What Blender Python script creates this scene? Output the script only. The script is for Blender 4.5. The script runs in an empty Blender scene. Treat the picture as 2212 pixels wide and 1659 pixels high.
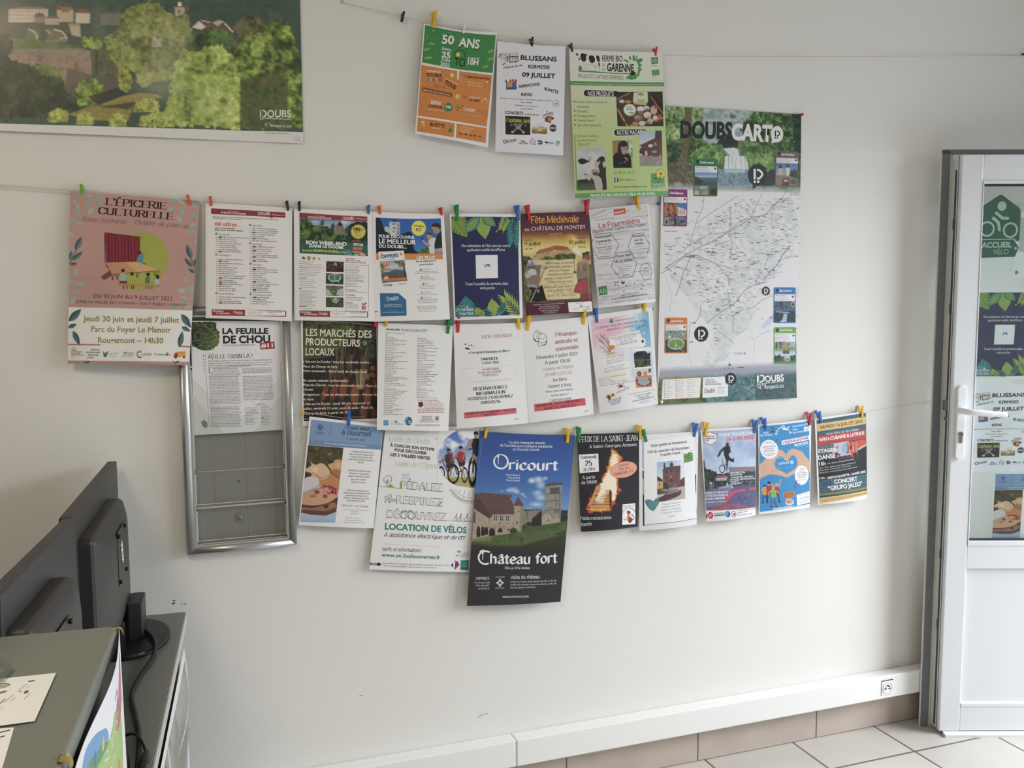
# Notice wall of a tourist office: posters pegged on strings, open glazed door, reception desk.
import bpy,bmesh,math,random,unicodedata
from math import cos,sin,radians,atan2,hypot,ceil
import numpy as np
from mathutils import Vector,Matrix
SC=bpy.context.scene
COL=SC.collection
PI=math.pi
# --- camera
cam=bpy.data.cameras.new('camera')
cam.sensor_width=36.0
cam.lens=1971.36/2212*36
cam.clip_start=0.02
cam_o=bpy.data.objects.new('camera',cam)
COL.objects.link(cam_o)
yaw,pitch,roll=0.342978,0.091409,-0.003239
fw=Vector((sin(yaw)*cos(pitch),cos(yaw)*cos(pitch),-sin(pitch)))
rt0=Vector((cos(yaw),-sin(yaw),0))
up0=rt0.cross(fw)
rt=rt0*cos(roll)+up0*sin(roll)
up=up0*cos(roll)-rt0*sin(roll)
m=Matrix((rt,up,-fw)).transposed().to_4x4()
m.translation=Vector((-0.08766,-2.49678,1.50239))
cam_o.matrix_world=m
SC.camera=cam_o
# --- light and exposure
SC.view_settings.view_transform='Standard'
SC.view_settings.look='None'
SC.view_settings.exposure=0.0
SC.view_settings.gamma=1.0
SC.view_settings.use_curve_mapping=False
world=bpy.data.worlds.new('sky')
SC.world=world
world.use_nodes=True
bg=world.node_tree.nodes['Background']
bg.inputs['Color'].default_value=(0.80,0.90,1.0,1)
bg.inputs['Strength'].default_value=0.5
def area(name,loc,aim,sx,sy,power,col):
 l=bpy.data.lights.new(name,'AREA')
 l.shape='RECTANGLE';l.size=sx;l.size_y=sy;l.energy=power;l.color=col
 o=bpy.data.objects.new(name,l)
 COL.objects.link(o)
 o.location=loc
 o.rotation_euler=(Vector(aim)-Vector(loc)).to_track_quat('-Z','Y').to_euler()
 return o
area('sky_over_street',(6.2,-2.6,3.4),(2.6,-1.0,0.9),4.2,2.6,540,(0.90,0.95,1.0))
area('doorway_daylight',(3.50,-0.98,0.95),(1.2,-0.7,0.3),0.9,1.7,22,(0.88,0.94,1.0))
area('ceiling_panel_light',(-1.0,-2.0,2.70),(-0.7,-1.7,0),0.6,0.6,18,(1.0,0.83,0.60))
# --- helpers
def lin(c):
 if isinstance(c,str):
  c=c.lstrip('#')
  if len(c)==3:c=''.join(k+k for k in c)
  c=tuple(int(c[i:i+2],16)/255 for i in(0,2,4))
 return tuple(v/12.92 if v<=0.04045 else((v+0.055)/1.055)**2.4 for v in c)
def srgb(c):
 if isinstance(c,str):
  c=c.lstrip('#')
  if len(c)==3:c=''.join(k+k for k in c)
  c=tuple(int(c[i:i+2],16)/255 for i in(0,2,4))
 return np.array(c[:3],float)
MATS={}
def mat(name,col='#888888',rough=0.5,metal=0.0,noise=0.0,nscale=40.0,bump=0.0,bscale=200.0,spec=0.5,coat=0.0):
 if name in MATS:return MATS[name]
 m=bpy.data.materials.new(name);m.use_nodes=True
 nt=m.node_tree;p=nt.nodes['Principled BSDF']
 c=lin(col)
 p.inputs['Base Color'].default_value=(*c,1)
 p.inputs['Roughness'].default_value=rough
 p.inputs['Metallic'].default_value=metal
 p.inputs['Specular IOR Level'].default_value=spec
 p.inputs['Coat Weight'].default_value=coat
 tc=nt.nodes.new('ShaderNodeTexCoord')
 if noise:
  n=nt.nodes.new('ShaderNodeTexNoise');n.inputs['Scale'].default_value=nscale;n.inputs['Detail'].default_value=4
  nt.links.new(tc.outputs['Object'],n.inputs['Vector'])
  r=nt.nodes.new('ShaderNodeMapRange')
  r.inputs['To Min'].default_value=1-noise;r.inputs['To Max'].default_value=1+noise
  nt.links.new(n.outputs['Fac'],r.inputs['Value'])
  mx=nt.nodes.new('ShaderNodeVectorMath');mx.operation='SCALE'
  mx.inputs[0].default_value=c
  nt.links.new(r.outputs['Result'],mx.inputs['Scale'])
  nt.links.new(mx.outputs['Vector'],p.inputs['Base Color'])
 if bump:
  n2=nt.nodes.new('ShaderNodeTexNoise');n2.inputs['Scale'].default_value=bscale;n2.inputs['Detail'].default_value=3
  nt.links.new(tc.outputs['Object'],n2.inputs['Vector'])
  b=nt.nodes.new('ShaderNodeBump');b.inputs['Strength'].default_value=bump;b.inputs['Distance'].default_value=0.002
  nt.links.new(n2.outputs['Fac'],b.inputs['Height'])
  nt.links.new(b.outputs['Normal'],p.inputs['Normal'])
 MATS[name]=m
 return m
def printmat(name,rough,spec=0.4,coat=0.0,bump=0.0):
 if name in MATS:return MATS[name]
 m=bpy.data.materials.new(name);m.use_nodes=True
 nt=m.node_tree;p=nt.nodes['Principled BSDF']
 a=nt.nodes.new('ShaderNodeAttribute');a.attribute_name='ink'
 tc=nt.nodes.new('ShaderNodeTexCoord')
 n=nt.nodes.new('ShaderNodeTexNoise');n.inputs['Scale'].default_value=900;n.inputs['Detail'].default_value=2
 nt.links.new(tc.outputs['Object'],n.inputs['Vector'])
 r=nt.nodes.new('ShaderNodeMapRange');r.inputs['To Min'].default_value=0.97;r.inputs['To Max'].default_value=1.03
 nt.links.new(n.outputs['Fac'],r.inputs['Value'])
 mx=nt.nodes.new('ShaderNodeVectorMath');mx.operation='SCALE'
 nt.links.new(a.outputs['Color'],mx.inputs[0]);nt.links.new(r.outputs['Result'],mx.inputs['Scale'])
 nt.links.new(mx.outputs['Vector'],p.inputs['Base Color'])
 p.inputs['Roughness'].default_value=rough
 p.inputs['Specular IOR Level'].default_value=spec
 p.inputs['Coat Weight'].default_value=coat
 p.inputs['Coat Roughness'].default_value=0.12
 if bump:
  n2=nt.nodes.new('ShaderNodeTexNoise');n2.inputs['Scale'].default_value=9;n2.inputs['Detail'].default_value=2
  nt.links.new(tc.outputs['Object'],n2.inputs['Vector'])
  b=nt.nodes.new('ShaderNodeBump');b.inputs['Strength'].default_value=bump;b.inputs['Distance'].default_value=0.01
  nt.links.new(n2.outputs['Fac'],b.inputs['Height'])
  nt.links.new(b.outputs['Normal'],p.inputs['Normal']);nt.links.new(b.outputs['Normal'],p.inputs['Coat Normal'])
 MATS[name]=m
 return m
def tag(o,label=None,cat=None,group=None,kind=None):
 if label:o['label']=label
 if cat:o['category']=cat
 if group:o['group']=group
 if kind:o['kind']=kind
 return o
def empty(name,loc=(0,0,0),rz=0.0,parent=None):
 o=bpy.data.objects.new(name,None);COL.objects.link(o)
 o.empty_display_size=0.05
 o.location=loc;o.rotation_euler=(0,0,rz)
 if parent:o.parent=parent
 return o
def link(name,me,parent=None):
 o=bpy.data.objects.new(name,me);COL.objects.link(o)
 if parent is not None:o.parent=parent
 return o
class MB:
 def __init__(self):self.bm=bmesh.new();self.mi=0
 def box(self,lo,hi,bev=0.0,seg=2,M=None):
  x0,y0,z0=lo;x1,y1,z1=hi
  vs=[self.bm.verts.new(p)for p in((x0,y0,z0),(x1,y0,z0),(x1,y1,z0),(x0,y1,z0),(x0,y0,z1),(x1,y0,z1),(x1,y1,z1),(x0,y1,z1))]
  fs=[self.bm.faces.new([vs[i]for i in f])for f in((3,2,1,0),(4,5,6,7),(0,1,5,4),(1,2,6,5),(2,3,7,6),(3,0,4,7))]
  self._fin(vs,fs,bev,seg,M)
  return self
 def _fin(self,vs,fs,bev,seg,M):
  for f in fs:f.material_index=self.mi
  if bev:
   es=list({e for f in fs for e in f.edges})
   r=bmesh.ops.bevel(self.bm,geom=es,offset=bev,segments=seg,profile=0.5,affect='EDGES')
   for f in r['faces']:f.material_index=self.mi
   vs=list({v for f in fs if f.is_valid for v in f.verts}|set(r['verts']))
  if M is not None:bmesh.ops.transform(self.bm,matrix=M,verts=[v for v in vs if v.is_valid])
 def prism(self,pts,a,b,axis='z',bev=0.0,seg=2,M=None):
  def P(p,t):
   return{'z':(p[0],p[1],t),'y':(p[0],t,p[1]),'x':(t,p[0],p[1])}[axis]
  n=len(pts)
  lo=[self.bm.verts.new(P(p,a))for p in pts];hi=[self.bm.verts.new(P(p,b))for p in pts]
  fs=[self.bm.faces.new(lo[::-1]),self.bm.faces.new(hi)]
  for i in range(n):fs.append(self.bm.faces.new((lo[i],lo[(i+1)%n],hi[(i+1)%n],hi[i])))
  bmesh.ops.recalc_face_normals(self.bm,faces=fs)
  self._fin(lo+hi,fs,bev,seg,M)
  return self
 def tube(self,pts,r,n=10,cap=True,M=None):
  pts=[Vector(p)for p in pts];k=len(pts)
  rs=r if isinstance(r,(list,tuple))else[r]*k
  rings=[];prev=None
  for i,p in enumerate(pts):
   t=(pts[min(i+1,k-1)]-pts[max(i-1,0)]).normalized()
   if prev is None:
    a=t.orthogonal().normalized()
   else:
    a=(prev-t*prev.dot(t)).normalized()
   prev=a;b=t.cross(a)
   rings.append([self.bm.verts.new(p+(a*cos(2*PI*j/n)+b*sin(2*PI*j/n))*rs[i])for j in range(n)])
  fs=[]
  for i in range(k-1):
   for j in range(n):
    fs.append(self.bm.faces.new((rings[i][j],rings[i][(j+1)%n],rings[i+1][(j+1)%n],rings[i+1][j])))
  if cap:
   fs.append(self.bm.faces.new(rings[0][::-1]));fs.append(self.bm.faces.new(rings[-1]))
  for f in fs:f.material_index=self.mi;f.smooth=True
  if M is not None:bmesh.ops.transform(self.bm,matrix=M,verts=[v for r_ in rings for v in r_])
  return self
 def lathe(self,prof,n=24,M=None):
  rings=[[self.bm.verts.new((r*cos(2*PI*j/n),r*sin(2*PI*j/n),z))for j in range(n)]for r,z in prof]
  for i in range(len(prof)-1):
   for j in range(n):
    f=self.bm.faces.new((rings[i][j],rings[i][(j+1)%n],rings[i+1][(j+1)%n],rings[i+1][j]))
    f.smooth=True;f.material_index=self.mi
  for f in(self.bm.faces.new(rings[0][::-1]),self.bm.faces.new(rings[-1])):f.material_index=self.mi
  if M is not None:bmesh.ops.transform(self.bm,matrix=M,verts=[v for r_ in rings for v in r_])
  return self
 def grid(self,fn,nu,nv,smooth=True):
  V=[[self.bm.verts.new(fn(i/nu,j/nv))for j in range(nv+1)]for i in range(nu+1)]
  for i in range(nu):
   for j in range(nv):
    f=self.bm.faces.new((V[i][j],V[i+1][j],V[i+1][j+1],V[i][j+1]));f.smooth=smooth;f.material_index=self.mi
  return self
 def mesh(self,name,mats):
  me=bpy.data.meshes.new(name);self.bm.to_mesh(me);self.bm.free()
  for m in(mats if isinstance(mats,(list,tuple))else[mats]):me.materials.append(m)
  return me
 def build(self,name,mats,parent=None):
  return link(name,self.mesh(name,mats),parent)
def spl(pts,n=8,closed=False):
 P=[np.array(p,float)for p in pts];k=len(P);out=[]
 if k<3 and not closed:return[tuple(p)for p in P]
 rng=range(k if closed else k-1)
 for i in rng:
  p0=P[(i-1)%k]if closed or i>0 else 2*P[0]-P[1]
  p1=P[i];p2=P[(i+1)%k]
  p3=P[(i+2)%k]if closed or i+2<k else 2*P[-1]-P[-2]
  for j in range(n):
   t=j/n
   out.append(tuple(0.5*(2*p1+(p2-p0)*t+(2*p0-5*p1+4*p2-p3)*t*t+(3*p1-p0-3*p2+p3)*t**3)))
 if not closed:out.append(tuple(P[-1]))
 return out
STROKES={
'A':'8|0,0 4,10 8,0|1.4,3.4 6.6,3.4','B':'6.6|.8,0 .8,10|~.8,10 3.6,10 5.6,9 5.5,6.4 3.6,5.4 .8,5.4|~.8,5.4 4,5.4 6.4,4 6.1,1 4,0 .8,0',
'C':'7.4|~7.2,8 6,9.6 4,10 1.6,8.8 .5,5 1.6,1.2 4,0 6.2,.6 7.4,2.2','D':'7.6|.8,0 .8,10|~.8,10 3.6,10 6.2,8.6 7.2,5 6.2,1.4 3.6,0 .8,0',
'E':'6.2|.8,0 .8,10|.8,10 5.8,10|.8,5.2 4.8,5.2|.8,0 6.2,0','F':'5.8|.8,0 .8,10|.8,10 5.8,10|.8,5.2 4.6,5.2',
'G':'8|~7.2,8 6,9.6 4,10 1.6,8.8 .5,5 1.6,1.2 4,0 6,.4 7.2,1.6|7.2,1.6 7.2,4.6|5,4.6 8,4.6','H':'7.8|.8,0 .8,10|7,0 7,10|.8,5.2 7,5.2',
'I':'2.2|1.1,0 1.1,10','J':'4.6|~3.6,10 3.6,4 3.4,1 1.8,-.3 .2,.6','K':'7.4|.8,0 .8,10|7,10 .9,4.4|2.8,6 7.4,0','L':'6|.8,0 .8,10|.8,0 6,0',
'M':'9.4|.8,0 .8,10|.8,10 4.7,1 8.6,10|8.6,10 8.6,0','N':'8|.8,0 .8,10|.8,10 7.2,0|7.2,0 7.2,10','O':'8.4|@4.2,10 1.5,8.6 .4,5 1.5,1.4 4.2,0 6.9,1.4 8,5 6.9,8.6',
'P':'6.6|.8,0 .8,10|~.8,10 4,10 6.2,8.8 6.2,6 4,4.8 .8,4.8','Q':'8.4|@4.2,10 1.5,8.6 .4,5 1.5,1.4 4.2,0 6.9,1.4 8,5 6.9,8.6|4.6,2.4 8.4,-1.6',
'R':'7.2|.8,0 .8,10|~.8,10 4,10 6.1,8.9 6.1,6.3 4,5.2 .8,5.2|3.6,5.2 7.2,0','S':'6.2|~5.6,8.2 4.6,9.7 2.8,10 1,9 .9,6.8 3,5.4 5.2,4.2 5.7,2 4.4,.3 2.4,0 .9,.8 .4,2.2',
'T':'7.4|3.7,0 3.7,10|.1,10 7.3,10','U':'7.8|~.8,10 .8,4 1.6,1 3.9,0 6.2,1 7,4 7,10','V':'7.8|0,10 3.9,0 7.8,10','W':'11|0,10 2.8,0 5.5,9 8.2,0 11,10',
'X':'7.6|.2,0 7.4,10|.2,10 7.4,0','Y':'7.4|0,10 3.7,5|7.4,10 3.7,5 3.7,0','Z':'7|.4,10 6.6,10|6.6,10 .3,0|.3,0 6.8,0',
'a':'5.4|~.9,5.6 1.8,6.8 3.4,6.9 4.4,5.8 4.4,4|4.4,4.6 4.4,1|~4.4,1 4.7,.2 5.4,.4|~4.4,4 2.4,3.8 .8,2.8 .7,1 2,0 3.4,.5 4.4,1.6','b':'6|.8,10 .8,0|~.8,5.6 2.4,6.9 4.4,6.4 5.4,3.5 4.4,.5 2.4,0 .8,1',
'c':'5|~4.7,5.4 3.8,6.8 2.4,7 1,5.8 .5,3.5 1,1.2 2.5,0 4,.3 4.9,1.5','d':'6|5,10 5,0|~5,5.7 3.4,6.9 1.5,6.3 .5,3.5 1.5,.6 3.4,0 5,1.2',
'e':'5.2|~.6,3.8 4.8,3.8 4.2,6.2 2.6,7 1,5.8 .5,3.5 1,1.2 2.6,0 4.1,.3 5,1.4','f':'3.6|~3.9,9.4 2.9,10 1.8,9.2 1.5,7.5 1.5,0|.2,6.8 3.3,6.8',
'g':'5.8|~4.8,6 3,7 1.3,6.3 .5,3.7 1.4,1 3.1,.3 4.8,1.6|~4.8,7 4.8,0 4.2,-2.4 2.4,-3 .7,-2.2','h':'6|.8,10 .8,0|~.8,5.4 2.4,6.9 4.2,6.7 4.9,5 4.9,0',
'i':'2.2|1.1,7 1.1,0|1.1,9.3 1.1,9.9','j':'2.4|~1.5,7 1.5,-1.2 1,-2.8 -.4,-3|1.5,9.3 1.5,9.9','k':'5.6|.8,10 .8,0|5,7 .9,3|2.2,4.1 5.6,0','l':'2.2|1.1,10 1.1,0',
'm':'9|.8,7 .8,0|~.8,5.4 2.2,6.9 3.8,6.7 4.5,5 4.5,0|~4.5,5.4 5.9,6.9 7.5,6.7 8.2,5 8.2,0','n':'6|.8,7 .8,0|~.8,5.4 2.4,6.9 4.2,6.7 4.9,5 4.9,0','o':'5.9|@3,7 1.2,6 .5,3.5 1.2,1 3,0 4.7,1 5.4,3.5 4.7,6',
'p':'6|.8,7 .8,-3|~.8,5.6 2.4,6.9 4.4,6.4 5.4,3.5 4.4,.5 2.4,0 .8,1','q':'6|5,7 5,-3|~5,5.7 3.4,6.9 1.5,6.3 .5,3.5 1.5,.6 3.4,0 5,1.2','r':'4.2|.8,7 .8,0|~.8,4.8 1.8,6.6 3.2,7 4.2,6.6',
's':'4.6|~4.1,5.7 3.2,6.9 1.8,7 .8,6 1.1,4.5 2.5,3.7 3.9,2.9 4.2,1.3 3.1,.1 1.7,0 .4,1.3','t':'3.6|~1.6,9 1.6,1.4 2.4,0 3.6,.6|.1,6.8 3.3,6.8','u':'6|~.8,7 .8,2 1.5,.3 3.2,0 4.9,1.6|4.9,7 4.9,0',
'v':'5.6|0,7 2.8,0 5.6,7','w':'8.4|0,7 2.1,0 4.2,6.4 6.3,0 8.4,7','x':'5.4|.2,0 5.2,7|.2,7 5.2,0','y':'5.6|0,7 2.8,.2|~5.6,7 2.8,.2 1.8,-2.4 .2,-3','z':'5|.4,7 4.6,7|4.6,7 .3,0|.3,0 4.9,0',
'0':'6|@3,10 1.1,8.6 .4,5 1.1,1.4 3,0 4.9,1.4 5.6,5 4.9,8.6','1':'4.4|~.6,8 2.5,10|2.5,10 2.5,0','2':'6|~.6,7.8 1.4,9.6 3.2,10 5,8.8 4.9,6.6 2.6,3 .5,0|.5,0 5.6,0','3':'6|~.6,8.4 2,9.9 4,9.8 5,8 4.2,6 2.4,5.3|~2.4,5.3 4.6,4.8 5.5,2.6 4.6,.6 2.6,0 .5,1.2',
'4':'6.2|4.4,10 .3,3 6,3|4.4,10 4.4,0','5':'6|5.2,10 1.4,10|~1.4,10 .9,5.4 2.8,6.2 4.8,5.4 5.5,3.2 4.7,.9 2.8,0 .5,.9','6':'6|~5,9.4 3.2,9.4 1.2,7.2 .5,3.8 1.4,.8 3,0 4.8,1 5.5,3.2 4.6,5.4 2.8,5.8 .9,4.2',
'7':'5.8|.3,10 5.5,10|5.5,10 2,0','8':'6|@3,10 1,9 1.2,6.6 3,5.4 5,4 5.3,1.4 3,0 .7,1.4 1,4 3,5.4 4.8,6.6 5,9','9':'6|~1,.6 2.8,.6 4.8,2.8 5.5,6.2 4.6,9.2 3,10 1.2,9 .5,6.8 1.4,4.6 3.2,4.2 5.1,5.8',
'.':'2|1,0 1,.5',',':'2|1.2,.4 .6,-1.6',':':'2|1,0 1,.5|1,5.5 1,6','!':'2.2|1.1,10 1.1,3|1.1,0 1.1,.5','?':'5|~.5,8 1.4,9.7 3,9.9 4.3,8.2 3.6,6.2 2.4,5 2.4,3|2.4,0 2.4,.5',"'":'2|1,10 1,7.6','-':'4|.5,3.8 3.5,3.8','_':'5|0,-1 5,-1','–':'6|.5,3.8 5.5,3.8',
'/':'4.6|.2,-1 4.4,10.4','(':'3.4|~3,11 1,8 .7,4.5 1,1 3,-2',')':'3.4|~.4,11 2.4,8 2.7,4.5 2.4,1 .4,-2','&':'7.6|~7.4,4.4 5,.6 2.6,0 .7,1.4 1,3.8 3.4,5.6 4.8,7.6 4,9.8 2.4,9.8 1.7,8 3,5.2 7.6,0','@':'9|@4.5,9 1.4,7.4 .5,4 1.6,.6 4.5,-1 7.6,.6 8.5,4 7.4,7.6|@4.5,6 3,5 3,2.6 4.5,2 6,3 6,5',
'«':'6|2.8,6 .6,3.6 2.8,1.2|5.4,6 3.2,3.6 5.4,1.2','»':'6|.6,6 2.8,3.6 .6,1.2|3.2,6 5.4,3.6 3.2,1.2','•':'4|2,3.4 2,4.4','+':'6|3,1 3,7|0,4 6,4','<':'6|5,7 1,4 5,1','€':'6.4|~6,8.6 4.6,9.9 2.8,9.4 1.6,6.6 1.5,3.6 2.8,.6 4.6,.1 6,1.4|.3,6 4.6,6|.3,4 4.2,4','"':'3.4|.8,10 .8,7.6|2.6,10 2.6,7.6','°':'3.4|@1.7,10 .6,8.8 1.7,7.6 2.8,8.8',
}
MARKS={'\u0301':'-.6,8.2 1,9.8','\u0300':'.6,8.2 -1,9.8','\u0302':'-1.6,8.2 0,9.6 1.6,8.2','\u0308':'-1.2,8.6 -1.2,9.1|1.2,8.6 1.2,9.1','\u0327':'~0,0 .4,-1 -.2,-2 -1,-1.8'}
def parse_ink(s):
 kind=s[0]if s[0]in '~@' else ''
 pts=[tuple(float(v)for v in p.split(','))for p in s.lstrip('~@').split()]
 return kind,pts
def glyph_strokes(ch):
 dec=unicodedata.normalize('NFD',ch)
 base,marks=dec[0],dec[1:]
 base={'’':"'",'“':'"','”':'"','·':'•','…':'.'}.get(base,base)
 d=STROKES.get(base)
 if d is None:return None
 parts=d.split('|');w=float(parts[0])
 st=[parse_ink(s)for s in parts[1:]]
 if marks and base in 'ij':st=st[:-1]
 for mk in marks:
  if mk in MARKS:
   lift=3.0 if base.isupper()and mk!='\u0327' else 0.0
   for s in MARKS[mk].split('|'):
    k,p=parse_ink(s)
    st.append((k+'m',[(x+w/2,y+lift)for x,y in p]))
 return w,st
def hull(P):
 P=sorted(set((round(x,5),round(y,5))for x,y in P))
 if len(P)<3:return P
 def half(pts):
  h=[]
  for p in pts:
   while len(h)>=2 and(h[-1][0]-h[-2][0])*(p[1]-h[-2][1])-(h[-1][1]-h[-2][1])*(p[0]-h[-2][0])<=0:h.pop()
   h.append(p)
  return h
 a=half(P);b=half(P[::-1])
 return a[:-1]+b[:-1]
PENS={
'serif':dict(w=.62,t=.24,a=0,slant=0,serif=1.15,gap=1.1),
'serifb':dict(w=.95,t=.30,a=0,slant=0,serif=1.35,gap=1.1),
'serifi':dict(w=.55,t=.24,a=0,slant=.22,serif=.8,gap=.8),
'black':dict(w=1.05,t=.16,a=40,slant=0,serif=0,gap=.9),
'uncial':dict(w=.75,t=.28,a=30,slant=0,serif=.9,gap=.7),
'script':dict(w=.34,t=.30,a=30,slant=.32,serif=0,gap=.25),
'scriptb':dict(w=.55,t=.42,a=30,slant=.28,serif=0,gap=.35),
'hand':dict(w=.40,t=.36,a=0,slant=.06,serif=0,gap=1.0),
'handb':dict(w=.72,t=.66,a=0,slant=.05,serif=0,gap=1.1),
'type':dict(w=.55,t=.45,a=0,slant=0,serif=1.1,gap=1.6),
}
def pen_text(s,pen):
 p=PENS[pen];a=radians(p['a']);ca,sa=cos(a),sin(a)
 nib=[(sx*p['w']*ca-sy*p['t']*sa,sx*p['w']*sa+sy*p['t']*ca)for sx,sy in((-1,-1),(1,-1),(1,1),(-1,1))]
 if pen.startswith('hand')or pen.startswith('script'):
  nib=[(p['w']*cos(q*PI/4),p['t']*sin(q*PI/4))for q in range(8)]
 V,F=[],[];x=0.0
 def emit(poly):
  h=hull(poly)
  if len(h)<3:return
  b=len(V)
  V.extend(((px+p['slant']*py)/10,py/10)for px,py in h);F.append(tuple(range(b,b+len(h))))
 for ch in s:
  if ch==' ':x+=3.6;continue
  g=glyph_strokes(ch)
  if g is None:x+=3.5;continue
  w,st=g
  for kind,pts in st:
   q=[(px+x,py)for px,py in pts]
   if '~' in kind:q=spl(q,4)
   elif '@' not in kind:
    q2=[q[0]]
    for a_,b_ in zip(q[:-1],q[1:]):
     k_=max(1,ceil(hypot(b_[0]-a_[0],b_[1]-a_[1])/3.4));q2+=[(a_[0]+(b_[0]-a_[0])*j_/k_,a_[1]+(b_[1]-a_[1])*j_/k_)for j_ in range(1,k_+1)]
    q=q2
   if '@' in kind:q=spl(q,4,True);q=q+[q[0]]
   for(x0,y0),(x1,y1)in zip(q[:-1],q[1:]):
    emit([(x0+nx,y0+ny)for nx,ny in nib]+[(x1+nx,y1+ny)for nx,ny in nib])
   if p['serif']and 'm' not in kind and '@' not in kind:
    for(ex,ey),(fx,fy)in((q[0],q[1]),(q[-1],q[-2]))if abs(q[0][0]-q[-1][0])+abs(q[0][1]-q[-1][1])>1.5 else():
     if abs(fy-ey)>.8*abs(fx-ex)and any(abs(ey-k)<.35 for k in(0,10,7,-3))and ch not in ".,:!-'ce&@":
      s_=p['serif']+p['w']
      emit([(ex-s_,ey-p['t']),(ex+s_,ey-p['t']),(ex+s_,ey+p['t']),(ex-s_,ey+p['t'])])
     elif abs(fx-ex)>2*abs(fy-ey)and ch in 'EFLTZz' and abs(ex-x)>.5*w-.1 and not(ch=='T'):
      dy=1.3 if ey<5.5 else -1.3
      if 4<ey<6:emit([(ex-.2,ey-1),(ex+.2,ey-1),(ex+.2,ey+1),(ex-.2,ey+1)])
      else:emit([(ex-.25,ey),(ex+.25,ey),(ex+.25,ey+1.6*dy),(ex-.05,ey+1.6*dy)])
  x+=w+p['gap']
 return V,F,max(x-p['gap'],.1)/10
TEXT_CACHE={}
BFONT_CAP=0.0
def font_text(s,off,res=2):
 global BFONT_CAP
 key=(s,off,res)
 if key in TEXT_CACHE:return TEXT_CACHE[key]
 c=bpy.data.curves.new('lettering','FONT');c.body=s;c.offset=off;c.resolution_u=res;c.fill_mode='FRONT'
 o=bpy.data.objects.new('lettering',c);COL.objects.link(o)
 dg=bpy.context.evaluated_depsgraph_get()
 ev=o.evaluated_get(dg);me=ev.to_mesh()
 v=np.empty(len(me.vertices)*3,np.float32);me.vertices.foreach_get('co',v)
 v=v.reshape(-1,3)[:,:2].astype(float)
 F=[tuple(p.vertices)for p in me.polygons]
 ev.to_mesh_clear()
 COL.objects.unlink(o);bpy.data.objects.remove(o);bpy.data.curves.remove(c)
 if not BFONT_CAP:
  BFONT_CAP=1.0
  h=font_text('H',0.0)[0];BFONT_CAP=float(max(q[1]for q in h)-min(q[1]for q in h));TEXT_CACHE.clear()
  return font_text(s,off,res)
 v=v/BFONT_CAP
 x0=v[:,0].min()if len(v)else 0.0
 v[:,0]-=x0
 if 'M' in s and off>.004:
  v0,F0,w0=font_text(s,0.0,res);d=off*.9/BFONT_CAP;n0=len(v0)
  v=np.concatenate([v0+np.array(q)*d for q in((0,0),(-1,-.6),(1,-.6),(-1,.6),(1,.6))]);v[:,0]+=d
  F=[tuple(i+n0*k for i in f)for k in range(5)for f in F0]
 TEXT_CACHE[key]=(v,F,float(v[:,0].max())if len(v)else .1)
 return TEXT_CACHE[key]
SANS={'sans':0.0,'light':-.008,'med':.008,'bold':.018,'heavy':.03,'ultra':.042}
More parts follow.
